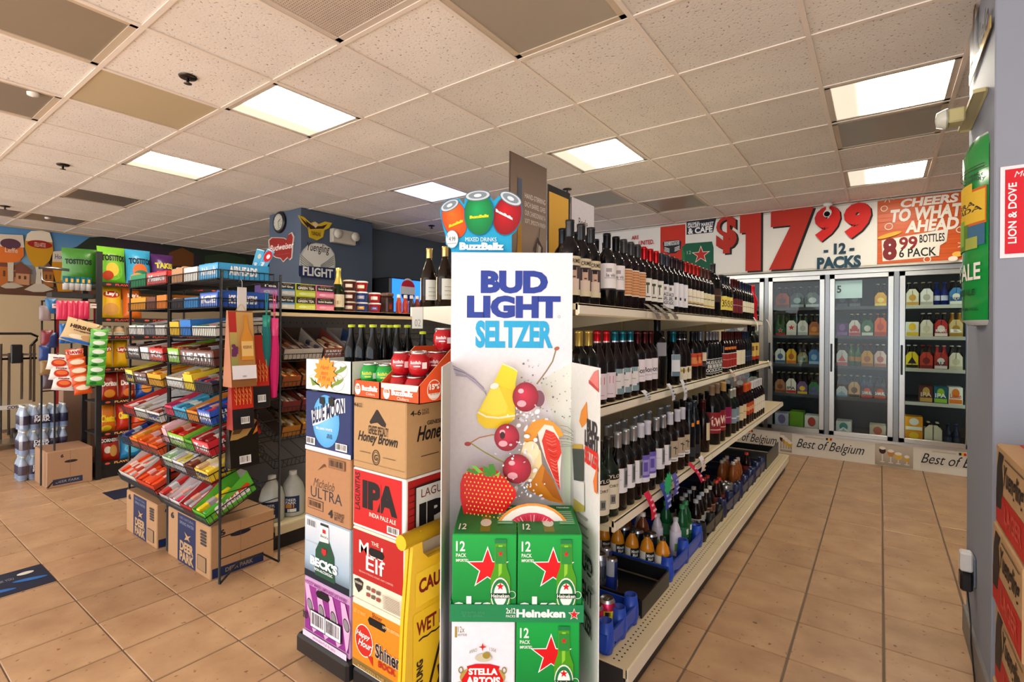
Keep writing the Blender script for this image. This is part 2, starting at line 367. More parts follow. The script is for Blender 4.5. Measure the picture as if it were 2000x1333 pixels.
# walls
q = M('wallpaint'); q.box((WL - .12, -3, -.01), (WL, 8, CEIL + .03), '#c2ac88'); wall_left = struct(q.build('wall_left'))
q = M('wallpaint'); q.box((WL, 8, 0), (4, 8.12, CEIL + .03), '#7d8794'); struct(q.build('wall_back'))
q = M('wallpaint'); q.box((4, -3, 0), (4.12, 8, CEIL + .03), '#8f97a3'); struct(q.build('wall_right'))
CXR, CYN = -5.28, 3.2
q = M('wallpaint'); q.box((-5.95, CYN, 0), (CXR, 4.2, CEIL - .003), '#495669', ch=.006); wall_col = struct(q.build('wall_column'))
q = M('wallpaint'); q.box((-5.95, 4.2, 0), (-5.58, 8, CEIL - .003), '#566069'); struct(q.build('wall_kitchen'))
PX0, PY0, PY1 = .325, 2.47, 3.12
q = M('wallpaint'); q.box((PX0, PY0, 0), (1.6, PY1, CEIL - .003), '#8b909c', ch=.004); struct(q.build('wall_pillar'))
q = M('paint'); q.box((PX0 - .012, PY0 - .012, 0), (1.6, PY1 + .012, .12), '#7d7a78', ch=.003); struct(q.build('baseboard_pillar'))
# ================================================================ COOLER WALL
HY = 6.40                                            # header plane
q = M('wallpaint'); q.box((-5.58, HY, 2.05), (4, WC + .1, CEIL - .003), '#cfcabd'); q.box((-5.58, WC, 0), (-1.70, WC + .1, 2.05), '#b9b7ae'); q.box((1.36, WC, 0), (4, WC + .1, 2.05), '#b9b7ae')
struct(q.build('wall_cooler'))
cool = thing('glass_door_cooler', 'wall of tall aluminium framed glass door coolers below the banners', 'cooler', (-.17, WC, 0))
AL = '#b9bab6'
q = M('paint'); q.box((-1.70, 7.45, .2), (1.36, 7.5, 2.05), '#23262a'); q.box((-1.70, WC, 2.03), (1.36, 7.5, 2.05), '#2a2d31'); q.box((-1.70, WC + .02, .0), (1.36, 7.5, .22), '#23252a')
q.box((-1.74, WC, 0), (-1.70, 7.5, 2.05), '#23262a'); q.box((1.36, WC, 0), (1.40, 7.5, 2.05), '#23262a'); q.build('cabinet', cool, True)
for z0, z1 in ((2.0, 2.045), (.235, .262)):
    q = M('metal'); q.box((-1.70, WC - .035, z0), (1.36, WC, z1), AL); q.build('frame_rail', cool, True)
ED = [-1.67, -1.07, -.47, .13, .73, 1.33]
emat('led', '#dff3e6', 3.0); emat('leddim', '#cfe6ee', .8)
for i in range(6):
    q = M('metal'); q.box((ED[i] - .02, WC - .035, .26), (ED[i] + .02, WC + .02, 2.0), '#85888a'); q.build('mullion', cool, True)
    q = M('led' if i in (3, 4) else 'leddim'); q.box((ED[i] - .012, WC + .03, .35), (ED[i] + .012, WC + .045, 1.95), '#ffffff'); q.build('lamp_strip', cool, True)
for i in range(5):
    a, b = ED[i] + .022, ED[i + 1] - .022; f_ = M('metal'); t_ = .05
    for x0, z0, x1, z1 in ((a, .265, a + t_, 1.995), (b - t_, .265, b, 1.995), (a, .265, b, .265 + t_), (a, 1.995 - t_, b, 1.995)): f_.box((x0, WC - .06, z0), (x1, WC - .03, z1), AL, ch=.004)
    d = f_.build('door', cool, True)
    q = M('pane'); q.box((a + t_, WC - .047, .265 + t_), (b - t_, WC - .043, 1.995 - t_), '#ffffff'); o = ob('pane', q.mesh('pane'), d); o.matrix_parent_inverse = Matrix.Identity(4)
    o.location = (.17, -WC, 0)
    q = M('plastic'); q.box((a + .012, WC - .085, .95), (a + .03, WC - .06, 1.25), '#16171a', ch=.003); o = ob('handle', q.mesh('handle'), d); o.location = (.17, -WC, 0)
SHZ = [.235, .67, 1.01, 1.335, 1.65]
for i in range(5):
    for z in SHZ[1:]:
        q = M('paint'); q.box((ED[i] + .03, WC + .07, z - .018), (ED[i + 1] - .03, 7.3, z), '#3a3d40'); q.box((ED[i] + .03, WC + .055, z - .03), (ED[i + 1] - .03, WC + .07, z + .004), '#c8cabd' if i == 3 else '#3f4246'); q.build('wire_shelf', cool, True)
# kick panel with its print
q = M('paint'); q.box((-1.70, WC - .03, .0), (1.36, WC + .02, .235), '#e4ddcf'); q.build('kick_panel', cool, True)
p = P((0, WC - .031, 0), (1, 0, 0), (0, 0, 1))
def glasses(x0, x1):
    p.rect(x0, .012, x1, .225, '#a89a84', '#cbbfae')
    for k, (cx, c, s_) in enumerate(((.2, '#3b1f1c', 1), (.42, '#c98a4a', 1), (.62, '#e0b44a', 1.1), (.84, '#dcae3d', .8))):
        X_ = x0 + (x1 - x0) * cx; z = .145 - .02 * k
        p.rect(X_ - .005, .04, X_ + .005, z, '#d9d2c6'); p.ell(X_, z + .015, .028 * s_, .034 * s_, c); p.ell(X_, z + .04, .026 * s_, .016, '#efe6d6'); p.ell(X_, .045, .022, .006, '#d9d2c6')
def belg(x0, x1, t='Best of Belgium'):
    p.text(t, x0, .055, x1, .185, '#2a2622', shear=.45, bold=.0)
    xm = x0 + (x1 - x0) * .45
    for k, c in enumerate(('#151515', '#f0c020', '#c8281e')): p.rect(xm + k * .018, .2, xm + .018 + k * .018, .225, c)
    p.rect(xm - .2, .206, xm - .02, .212, '#b9b0a0')
glasses(-.92, -.80); belg(-.755, -.13); glasses(-.04, .27); belg(.33, .96); glasses(1.05, 1.34); glasses(-1.68, -1.52); belg(-1.5, -.95)
p.build(cool, 'kick_print')
# ---- cooler stock
NK = {}
def neckmesh(glass, cap):
    k = (glass, cap)
    if k not in NK:
        q = M('dglass'); q.lathe([(.0005, 0, glass), (.03, .001, glass), (.03, .13, glass), (.028, .145, glass), (.013, .185, glass), (.012, .225, cap, 'foil'), (.014, .226, cap, 'foil'), (.014, .235, cap, 'foil'), (.0005, .236, None)], 10); NK[k] = q.mesh('bottle')
    return NK[k]
def sixpack(x, y, z, w_, c, c2, text, glass, cap, label, kind='six', h=.125, tc='#ffffff', emb=None, d_=.19, group='packs in the coolers'):
    t = thing('beer_carton' if kind != 'loose' else 'beer_bottles', label, 'beer pack', (x, y, z), 0)
    if kind == 'loose':
        for i in (-1, 1):
            o = ob('bottle', neckmesh(glass, cap), t); o.location = (i * .0305, 0, 0)
            q = M('ink'); q.lathe([(.0306, .05, c), (.0306, .1, None)], 8, (i * .0305, 0, 0), a0=math.pi * 1.15, a1=math.pi * 1.85); q.build('label', t)
        return t
    q = M('card'); a, b = w_ / 2, d_ / 2
    if kind == 'six':
        q.prism([(-a, 0), (a, 0), (a, h), (a * .45, h + .045), (-a * .45, h + .045), (-a, h)], .004, c, ((0, -b + .004, 0), (1, 0, 0), (0, 0, 1)))
        q.box((-a, -b, 0), (-a + .003, b, h), c); q.box((a - .003, -b, 0), (a, b, h), c); q.box((-a, b - .004, 0), (a, b, h), c); q.box((-a, -b, 0), (a, b, .003), c); q.box((-.003, -b, 0), (.003, b, h + .04), c2)
        for i in (-1, 1):
            for j in (-1, 0): 
                o = ob('bottle', neckmesh(glass, cap), t); o.location = (i * a * .5, j * .062 - .0, .004)
    else: q.box((-a, -b, 0), (a, b, h), c, ch=.003)
    q.build('carton', t)
    r = P((0, -b, 0), (1, 0, 0), (0, 0, 1)); r.rect(-a * .92, h * .06, a * .92, h * .3, c2); e = emb or 'ell'
    if e == 'star': r.star(0, h * .72, h * .36, '#ffffff'); r.star(0, h * .72, h * .29, '#d02018')
    elif e == 'ell': r.ell(0, h * .66, a * .55, h * .26, c2)
    elif e == 'tri': r.poly([(-a * .7, h * .4), (a * .7, h * .4), (0, h * .95)], c2)
    if text: r.text(text, -a * .8, h * .36, a * .8, h * .62, tc, bold=.02)
    r.build(t, 'printed_face', False); return t
YF = WC + .2
def prow(door, z, items, off=0):
    x0 = ED[door] + .075; x1 = ED[door + 1] - .075; n_ = len(items); pitch = (x1 - x0) / n_
    for k, it in enumerate(items):
        if it is None: continue
        it = dict(it); w_ = it.pop('w', pitch * .93); h = it.get('h', .125)
        sixpack(x0 + (k + .5) * pitch, YF - .03 + it.pop('dy', 0), z, w_, **it)
AM, GRN, BRN, BLU = '#3a1a08', '#0f3a18', '#1c0d06', '#1c2f8c'
def it(c, c2, text, label, glass=BRN, cap='#d8c890', **k): return dict(c=c, c2=c2, text=text, label=label, glass=glass, cap=cap, **k)
prow(3, SHZ[4], [it('#e9dfc4', '#c9962c', '', 'cream beer carton with gold goblet on the cooler top shelf', cap='#efe3b8'), it('#ecebe2', '#bdb9a8', '', 'plain white beer carton on the cooler top shelf'), it('#dfe3ee', '#2a3f9c', '', 'two blue beer bottles on the cooler top shelf', glass=BLU, cap='#3a4fae', kind='loose'), it('#3d7fb8', '#e8e2cf', 'BLUE MOON', 'blue carton with cream banner on the cooler top shelf', tc='#1d2f5a')])
prow(3, SHZ[3], [it('#ece6d2', '#f0c21c', '', 'white and yellow tall carton on the cooler second shelf', kind='box', h=.15), it('#e9e4d2', '#d8d0b0', '', 'cream carton with clear silver necks on the second cooler shelf', cap='#e8e6dc', emb='ell'), it('#c3201c', '#f0e6d8', 'MAGNERS', 'red carton with white lettering on the second cooler shelf', glass=BRN), it('#d8bd7e', '#b08328', 'B', 'tan gold carton beside the red one on the second shelf', glass='#a06a14', cap='#e0b84a')])
prow(3, SHZ[2], [it('#f2d412', '#17181a', '', 'yellow carton with black shark shape in the cooler', emb='tri', cap='#dcdcd4'), it('#c8381c', '#7c1810', '', 'red-orange carton with amber necks in the cooler', glass=AM, cap='#d83018'), it('#b82a20', '#e8e6e0', 'ALE', 'red bottle carton with white round label in the cooler', glass='#b02018', cap='#e0dcd0', tc='#24303a'), it('#e9e1c8', '#d2c8a8', '', 'cream carton with script oval in the cooler', cap='#e6e2d4')])
prow(3, SHZ[1], [None, it('#5e1d16', '#c9a04a', 'IPA', 'maroon twelve-pack with gold crest on the cooler shelf', kind='box', h=.17, tc='#e8d8b0'), it('#10667a', '#9ccb2c', 'IPA', 'teal twelve-pack with lime hop on the cooler shelf', kind='box', h=.165), it('#efe9dc', '#ee7f16', 'Leinen', 'white and orange box leaning on the cooler shelf', kind='box', h=.17, tc='#d84a18')])
prow(3, SHZ[0], [it('#e8940e', '#f3c51a', '', 'orange yellow case on the cooler floor, lower of two', kind='box', h=.14), it('#dcd6b8', '#c23a2e', '', 'cream carton with red base on the cooler floor', cap='#d8d0b8', emb='none', h=.17), it('#20283a', '#49588a', '', 'dark navy bottles on the cooler floor at right', glass='#141c34', cap='#39477a', kind='loose')])
sixpack(ED[3] + .15, YF - .03, SHZ[0] + .141, .14, '#ec9a10', '#f2f0e4', '', BRN, '#d8c890', 'orange case with white panel on top of another orange case', 'box', .14)
prow(2, SHZ[3], [it('#5e2c74', '#8a5aa0', '', 'purple carton on the middle cooler door shelf', kind='box', h=.14), it('#e6e2dc', '#c8201c', 'M', 'white and red carton on the middle cooler door shelf', tc='#c8201c'), it('#2d6a44', '#d8d8c8', '', 'green label bottles on the middle cooler shelf', glass=GRN, cap='#d8d8c8'), it('#e2641c', '#b8380e', '', 'bright orange carton on the middle cooler shelf', glass=AM, cap='#e07a30', h=.15)])
prow(2, SHZ[2], [it('#e8e4de', '#c83428', '', 'white carton with red triangle in the middle cooler', emb='tri'), it('#c88a1c', '#2f7a3a', '', 'green bottles with red and gold label in the middle cooler', glass='#3a7a2c', cap='#d8b040', kind='loose'), it('#dfa32c', '#b06a14', '', 'golden carton with red caps in the middle cooler', glass=AM, cap='#c8402c'), it('#e6c8b8', '#c86a5a', '', 'pale pink carton with red script in the middle cooler', glass=BRN, cap='#e8d8b0')])
prow(2, SHZ[1], [it('#b8ccd4', '#6a9ab4', '', 'pale blue carton with white diamond in the middle cooler', emb='tri', h=.07), it('#c4a268', '#2a2018', '', 'tan carton with dark bottles in the middle cooler', glass=BRN, cap='#e8e0c8'), it('#1d3a66', '#c83a20', 'SAMUEL', 'navy carton beside the tan carton in the middle cooler', glass='#2a4a6a', cap='#c8ccd4'), it('#16233f', '#c8481c', 'SAMUEL', 'darker navy carton at the right of the middle cooler', glass=BRN, cap='#22304a')])
prow(2, SHZ[0], [it('#d8dcd4', '#2f8a80', 'A', 'white and teal case on the middle cooler floor', kind='box', h=.17), None, it('#d2bfa0', '#c05a40', '', 'tan case with red stripes on the middle cooler floor', kind='box', h=.16)])
prow(2, SHZ[4], [it('#22262e', '#46505e', '', 'dim dark carton on the middle cooler top shelf'), it('#2a3038', '#5a6670', '', 'dim grey carton on the middle cooler top shelf'), None, it('#d89a20', '#e8c860', '', 'yellow carton at the top right of the middle cooler', h=.1)])
prow(1, SHZ[4], [it('#a8481c', '#5a1c10', '', 'rusty orange carton at top left of the numberless door', glass=AM), it('#3a4a4a', '#8aa0a0', '', 'grey-green carton at the top of the left glass door'), it('#5a6a66', '#c8d0cc', '', 'pale grey carton at the top right of the left door')])
prow(1, SHZ[3], [it('#2a5a34', '#c82018', '', 'green bottles with red stars at the left glass door', glass='#1d4a28', cap='#3a6a44', emb='star', h=.08), it('#e4e2da', '#d8d6cc', '', 'white carton with large red star in the left cooler', glass=GRN, cap='#8a2a20', emb='star'), it('#dcdcd4', '#b8bcb4', '', 'plain white carton beside the red star carton', glass='#30503a', cap='#c8ccc4'), it('#a85a20', '#d88a3a', '', 'brown orange carton beside the plain white carton', h=.11)])
prow(1, SHZ[2], [it('#e2e0d4', '#3a5a8a', '', 'white carton with blue square in the left cooler'), it('#e2b424', '#c86a1c', '', 'yellow carton with a central handle in the left cooler'), it('#8a8a5a', '#3a5a3a', '', 'dim olive carton in the left cooler', h=.09), it('#2f6aa8', '#9ac0dc', '', 'blue carton in the left cooler')])
prow(1, SHZ[1], [it('#b87a50', '#8a4a2a', '', 'tan carton low in the left cooler', h=.11), it('#e4e0da', '#c02820', 'IPA', 'white and red carton reading IPA in the left cooler', tc='#141414', emb='none'), it('#6a4a80', '#d8b02c', '', 'purple and yellow carton in the left cooler', h=.1), it('#3a7a44', '#6a5a9a', '', 'green and violet carton in the left cooler', h=.1)])
prow(1, SHZ[0], [it('#b8b6c0', '#7a6a9a', '', 'pale lilac case on the left cooler floor', kind='box', h=.2), it('#6aa01c', '#548018', '', 'lime green case with dark handle on the cooler floor', kind='box', h=.23, emb='none'), it('#e2dcd8', '#b8382c', '', 'white case with red frame on the left cooler floor', kind='box', h=.2)])
for z in SHZ[1:4]:
    prow(0, z, [it('#2a3a4a', '#8a98a8', '', 'dark blue carton behind the far left door, %s shelf' % {.67: 'low', 1.01: 'middle', 1.335: 'high'}[z]), it('#7a2a24', '#c8b8a0', '', 'dull red carton behind the far left door, %s shelf' % {.67: 'low', 1.01: 'middle', 1.335: 'high'}[z]), it('#c8c4b4', '#8a8474', '', 'pale carton behind the far left door, %s shelf' % {.67: 'low', 1.01: 'middle', 1.335: 'high'}[z])])
sg = thing('door_number', 'white door card with the number 5 inside the cooler', 'sign', (-.45, WC - .02, 1.75))
q = M('ink'); q.box((-.40, WC + .012, 1.74), (-.16, WC + .016, 1.93), '#cfe6e8'); q.build('card', sg, True)
p = P((0, WC + .0115, 0), (1, 0, 0), (0, 0, 1)); p.text('5', -.385, 1.80, -.345, 1.88, '#14181c', bold=.03); p.build(sg, 'lettering')
# ================================================================ BANNERS
BY = HY - .006
def banner(name, label, x0, x1, z0, z1, c):
    t = thing(name, label, 'banner', ((x0 + x1) / 2, BY, z0)); q = M('inkgloss'); q.box((x0, BY, z0), (x1, BY + .004, z1), c); q.build('sheet', t, True); return t
p = P((0, BY, 0), (1, 0, 0), (0, 0, 1)); X_ = lambda px, py=450: p.px(px, py)[0]
xa, xb, xc, xd, xe = X_(1222), X_(1290), X_(1339), X_(1713), X_(1905)
t1 = banner('price_banner', 'white vinyl banner with huge red price for twelve packs', xa - 1.6, xd, 2.07, 2.715, '#e8e6de')
p.rect(xb, 2.07, xc, 2.715, '#c8301c')
p.poly(p.pp([(1341, 433), (1399, 427), (1393, 454), (1341, 459)]), '#1c2430')
p.tpx('WELCOME TO', 1343, 440, 1366, 433, '#f2f2ee', bold=.03); p.tpx('GALLERY MARKET', 1343, 446, 1394, 433, '#f2f2ee', bold=.03); p.tpx('& CAFE', 1344, 458, 1392, 441, '#f2f2ee', bold=.04)
p.poly(p.pp([(1332, 483), (1340, 476), (1391, 472), (1394, 484), (1394, 536), (1332, 540)]), '#0f5c40'); p.poly(p.pp([(1332, 483), (1338, 495), (1338, 540), (1332, 540)]), '#0b7a3c')
cx, cz = p.px(1369, 498); p.star(cx, cz, .115, '#e6d9c8'); p.star(cx, cz, .095, '#c0281c'); p.tpx('12', 1342, 497, 1350, 490, '#9cc8b0')
p.poly(p.pp([(1295, 474), (1302, 471), (1326, 469), (1331, 472), (1330, 486), (1320, 495), (1306, 496), (1297, 490)]), '#20232a'); p.poly(p.pp([(1298, 473), (1327, 470), (1327, 478), (1298, 481)]), '#cfd0cc'); p.tpx('D.C. UNITED', 1300, 480, 1326, 471.5, '#2a2a2e', bold=.02)
for k in range(3):
    p.line(p.pp([(1298, 484 + 3 * k), (1308, 487 + 3 * k)]), .012, '#c9cac8'); p.line(p.pp([(1328, 481 + 3 * k), (1318, 485 + 3 * k)]), .012, '#c9cac8')
p.tpx('ARE', 1234, 469, 1248, 460, '#c02a20', bold=.03); p.tpx('UNITED.', 1248, 480, 1278, 468, '#c02a20', bold=.03)
for dx, dz, c, c2 in ((.022, -.018, '#15110f', None), (0, 0, '#b92a16', '#c8381c')):
    a = p.px(1399, 497); b = p.px(1440, 418); p.text('$', a[0] + dx, a[1] + dz, b[0] + dx, b[1] + dz, c, bold=.05)
    for d, (x0, y0, x1, y1) in (('1', (1445, 531, 1487, 413)), ('7', (1502, 528, 1589, 404))):
        a = p.px(x0, y0); b = p.px(x1, y1)
        if d == '1': w_ = b[0] - a[0]; h_ = b[1] - a[1]; pts = [(a[0] + w_ * .28, a[1]), (b[0], a[1]), (b[0], b[1]), (a[0], b[1]), (a[0], b[1] - h_ * .34), (a[0] + w_ * .28, b[1] - h_ * .34)]
        else: w_ = b[0] - a[0]; h_ = b[1] - a[1]; pts = [(a[0], a[1]), (a[0] + w_ * .5, a[1]), (b[0], b[1] - h_ * .02), (b[0], b[1]), (a[0] + w_ * .04, b[1]), (a[0] + w_ * .04, b[1] - h_ * .27), (a[0] + w_ * .5, b[1] - h_ * .27)]
        p.poly([(x + dx, z + dz) for x, z in pts], c)
for dx, dz, c in ((.014, -.012, '#15110f'), (0, 0, '#d8201a')):
    for x0, y0, x1, y1 in ((1591, 474, 1642, 400), (1648, 468, 1702, 393)):
        a = p.px(x0, y0); b = p.px(x1, y1); p.text('9', a[0] + dx, a[1] + dz, b[0] + dx, b[1] + dz, c, bold=.07, shear=.12)
p.tpx('- 12 -', 1609, 499, 1669, 473, '#1d3c4e', bold=.05); p.tpx('PACKS', 1596, 527, 1682, 498, '#1d4456', bold=.05); p.build(t1, 'banner_print')
t2 = banner('cheers_banner', 'orange wood-look banner with white brush lettering over the coolers', xd + .004, xe, 2.075, 2.72, '#d0591c')
p = P((0, BY, 0), (1, 0, 0), (0, 0, 1))
for k in range(14): z = 2.09 + k * .045; p.line([(xd + .01, z), (xd + .3, z + .01), (xe - .01, z + .004)], .006, '#c24e16' if k % 2 else '#dd6a2a')
for t_, a in (('CHEERS', (1759, 407, 1873, 377)), ("TO WHAT'", (1739, 436, 1886, 394)), ('AHEAD', (1768, 456, 1873, 423))): p.tpx(t_, *a, '#f6efe2', bold=.045, shear=.15)
p.poly(p.pp([(1722, 470), (1852, 447), (1849, 472), (1836, 480), (1834, 500), (1780, 506), (1724, 511)]), '#efe8da')
p.tpx('8', 1724, 510, 1752, 464, '#7c1a20', bold=.06); p.tpx('99', 1756, 490, 1792, 461, '#8a1c20', bold=.03); p.tpx('BOTTLES', 1796, 475, 1845, 455, '#23211f', bold=.02); p.tpx('6 PACK', 1756, 504, 1829, 482, '#23211f', bold=.02)
def ringpx(x, y, r, c='#f6e4cf'): a = p.px(x, y); p.ring(a[0], a[1], r, r, .008, c)
ringpx(1736, 443, .035); ringpx(1875, 449, .03); ringpx(1884, 445, .03); ringpx(1811, 507, .03); ringpx(1727, 408, .03)
for bx, by in ((1735, 385), (1886, 478)):
    for k in range(9):
        a = p.px(bx, by); g = k * .7; p.line([(a[0] + .02 * math.cos(g), a[1] + .02 * math.sin(g)), (a[0] + .06 * math.cos(g), a[1] + .06 * math.sin(g))], .007, '#f3dcc4')
a = p.px(1737, 460); p.ell(a[0], a[1], .1, .02, '#f0b030', .25); a = p.px(1870, 497); p.ell(a[0], a[1], .04, .025, '#f0b84a'); a = p.px(1861, 506); p.ell(a[0], a[1], .035, .025, '#f6e8d8')
p.build(t2, 'banner_print')
# ================================================================ WINE GONDOLA
GY0, GY1, SPX = 1.72, 5.68, -1.36
CRM, CRM2 = '#d8c6a0', '#e2d3b2'
gon = thing('wine_gondola', 'long cream double-sided shelf gondola stocked with wine', 'shelving', (SPX, GY0, 0))
q = M('paint'); q.box((-1.98, GY0 + .02, .0), (-.76, GY1 - .02, .11), '#1d1e22', ch=.004); q.build('plinth', gon, True)
q = M('paint'); q.box((-1.98, GY0, .02), (-.745, GY0 + .02, .15), '#26272b', ch=.004); q.build('end_plate', gon, True)
secs = [GY0, GY0 + 1.32, GY0 + 2.64, GY1]
for a, b in zip(secs, secs[1:]):
    for sx, nm in ((1, -.733), (-1, -1.99)):
        q = M('paint'); q.box((SPX, a + .002, .118), (nm, b - .002, .155), CRM); q.box((nm - .004 * sx, a + .002, .09), (nm + .006 * sx, b - .002, .15), '#ece2cc'); q.build('base_deck', gon, True)
q = M('paint'); q.box((SPX - .02, GY0 + .02, .15), (SPX + .02, GY1 - .02, 1.72), '#cfc3a6'); q.build('pegboard_back', gon, True)
for yy in secs:
    q = M('paint'); q.box((SPX - .03, yy - .015, .11), (SPX + .03, yy + .015, 1.74), '#c9bb98'); q.build('upright', gon, True)
SH = [(1.47, -.85), (1.075, -.89), (.675, -.785)]
tsecs = [1.555, 2.2, 3.5, 4.95]
for z, e in SH:
    for a, b in zip(tsecs if z > 1.4 else secs, tsecs[1:] if z > 1.4 else secs[1:]):
        q = M('paint'); q.box((SPX + .02, a + .002, z - .022), (e, b - .002, z), CRM); q.box((e - .012, a + .002, z - .042), (e, b - .002, z + .002), CRM2, ch=.002); q.box((e, a + .004, z - .036), (e + .004, b - .004, z - .006), '#efe6d2'); q.build('shelf_deck', gon, True)
    for yy in (tsecs[1:] if z > 1.4 else secs):
        q = M('paint'); q.prism([(SPX, z - .1), (e - .02, z - .04), (e - .02, z - .022), (SPX, z - .022)], .004, '#d2c4a0', ((0, yy + .002, 0), (1, 0, 0), (0, 0, 1))); q.build('bracket', gon, True)
q = M('paint'); q.box((-1.86, GY0 - .0, 1.458), (SPX - .02, GY1, 1.48), CRM2); q.build('shelf_deck', gon, True)
q = M('paint'); q.prism([(-1.865, 1.44), (SPX, 1.36), (SPX, 1.484), (-1.865, 1.484)], .006, '#e4dfc8', ((0, GY0, 0), (1, 0, 0), (0, 0, 1))); q.build('bracket', gon, True)
q = M('paint'); q.box((-1.8, GY0, 1.06), (SPX - .02, GY1, 1.08), CRM2); q.build('shelf_deck', gon, True)
q = M('ink')                                                       # punched holes of the decks
for k in range(150):
    yy = GY0 + .03 + k * .026
    for xx in (-.775, -.795):
        q.add([(xx + .0045 * math.cos(a * math.pi / 3), yy + .0045 * math.sin(a * math.pi / 3), .1556) for a in range(6)], [list(range(6))], '#2a2622')
    if k < 60:
        for xx in (-.815, -.84, -.865): q.add([(xx + .003 * math.cos(a * math.pi / 3), yy + .003 * math.sin(a * math.pi / 3), .6756) for a in range(6)], [list(range(6))], '#4a4034')
o = q.build('deck_holes', gon, True); o['kind'] = 'stuff'
# ---- bottles
def shape(kind):
    if kind == 'bord': return .0375, [(0, 0), (.034, 0), (.0375, .004), (.0375, .185), (.036, .2), (.028, .217), (.018, .23), (.0145, .245), (.0145, .30)], .228
    if kind == 'burg': return .041, [(0, 0), (.037, 0), (.041, .004), (.041, .15), (.038, .175), (.026, .21), (.0175, .235), (.0145, .255), (.0145, .30)], .25
    if kind == 'mag': return .052, [(0, 0), (.048, 0), (.052, .005), (.052, .225), (.049, .25), (.034, .272), (.02, .29), (.0165, .305), (.0165, .362)], .30
    if kind == 'squat': return .041, [(0, 0), (.037, 0), (.041, .004), (.041, .165), (.037, .185), (.024, .2), (.016, .212), (.0155, .235), (.0155, .295)], .255
    if kind == 'slim': return .036, [(0, 0), (.033, 0), (.036, .004), (.036, .17), (.03, .21), (.02, .25), (.014, .28), (.014, .315)], .27
    if kind == 'waist': return .042, [(0, 0), (.034, 0), (.04, .03), (.032, .08), (.042, .14), (.04, .18), (.026, .22), (.014, .25), (.014, .31)], .25
KIND = {}
def lab(r, ops, cen=0):
    """label on a cylinder: ops = ('p',a0,a1,z0,z1,col) patches and ('t',text,a0,a1,z0,z1,col) words; angles in degrees, 0 faces the aisle"""
    m = M('ink'); k = 1
    for o in ops:
        rr = r + (.0005 if r < .1 else .003) + .0003 * k; k += 1
        if o[0] == 'p':
            _, a0, a1, z0, z1, c = o; n_ = max(1, int(abs(a1 - a0) / (14 if r < .1 else 3))); vs = []
            for i in range(n_ + 1):
                a = R(cen + a0 + (a1 - a0) * i / n_); vs += [(rr * math.cos(a), rr * math.sin(a), z0), (rr * math.cos(a), rr * math.sin(a), z1)]
            m.add(vs, [[2 * i, 2 * i + 2, 2 * i + 3, 2 * i + 1] for i in range(n_)], c, smooth=True)
        else:
            _, t, a0, a1, z0, z1, c = o; v, f, asp = glyphs(t, .02, 0)
            m.add([(rr * math.cos(R(cen + a0 + (a1 - a0) * x)), rr * math.sin(R(cen + a0 + (a1 - a0) * x)), z0 + (z1 - z0) * y) for x, y in v], f, c)
    return m
def mkbottle(key, sh, glass, cap, ops, desc, capmat='foil', ring=None, capz=None, glassmat='dglass'):
    KIND[key] = dict(sh=sh, glass=glass, cap=cap, ops=ops, desc=desc, capmat=capmat, ring=ring, capz=capz, root=None, gm=glassmat)
FACE = -38          # labels are turned a little toward the aisle end
def place(key, x, y, z, label, group):
    k = KIND[key]
    if k['root'] is None:
        r, prof, cz = shape(k['sh']); cz = k['capz'] or cz; t = thing('wine_bottle', label, 'bottle', (x, y, z), 0, group)
        g = M(k['gm']); g.lathe([(a, b, k['glass']) for a, b in prof[:-1]] + [(prof[-1][0], prof[-1][1] - .002, None)], 14); g.build('bottle_body', t)
        top = prof[-1]; cr = top[0] + .0012; c = M(k['capmat']); c.lathe([(cr, cz, k['cap']), (cr, top[1] - .012, k['ring'] or k['cap']), (cr + .0008, top[1] - .011, k['cap']), (cr + .0008, top[1], k['cap']), (0.0005, top[1] + .001, None)], 12)
        if k['ring']: c.lathe([(cr + .0006, cz, k['ring']), (cr + .0006, cz + .006, None)], 12)
        c.build('capsule', t)
        if k['ops']: lab(r, k['ops'], FACE).build('label', t)
        k['root'] = t; return t
    return dup(k['root'], (x, y, z), 0, label, group)
def PL(c, z0=.05, z1=.15, a=75, *more): return [('p', -a, a, z0, z1, c)] + list(more)
DK = '#0b0a0c'; DR = '#14070a'
mkbottle('crime', 'bord', '#0c0a10', '#15161a', [('p', -70, 70, .03, .165, '#4a3a40'), ('p', -70, 70, .135, .168, '#d8caa8'), ('p', -70, 70, .03, .05, '#d8caa8'), ('t', '19 CRIMES', -45, 45, .143, .158, '#2a2420'), ('p', -16, 18, .085, .128, '#c8a890'), ('p', -30, 34, .05, .088, '#d9c3b0'), ('p', -14, 14, .118, .132, '#2a2022'), ('p', -6, 10, .092, .097, '#5a3a34')], 'dark wine bottle with sepia portrait label', 'plastic')
mkbottle('floral', 'bord', DK, '#17181b', PL('#ece6e4', .075, .175, 70, ('p', -70, 70, .068, .075, '#2a2a2c'), ('p', -30, 5, .14, .155, '#a8a0a0'), ('p', -40, 40, .115, .118, '#b8b0b0'), ('t', 'le vin', -30, 30, .12, .135, '#8a8284')), 'black capped wine bottle with white sketch label')
mkbottle('scroll', 'bord', '#160c10', '#2a2b2f', PL('#c8824e', .06, .165, 62, ('p', -62, 62, .055, .06, '#efe2cc'), ('p', -62, 62, .165, .17, '#efe2cc'), *[('p', -50, 50, .07 + .012 * i, .073 + .012 * i, '#e9c69c') for i in range(8)]), 'wine bottle with orange scroll label', 'plastic')
mkbottle('palm', 'bord', DR, '#b81820', PL('#ece8de', .045, .15, 66, ('p', -6, 2, .08, .12, '#4a4a3a'), ('p', -20, 14, .118, .13, '#4a5a3a'), ('p', -20, 20, .062, .067, '#3a3a3a')), 'red foiled wine bottle with white palm label')
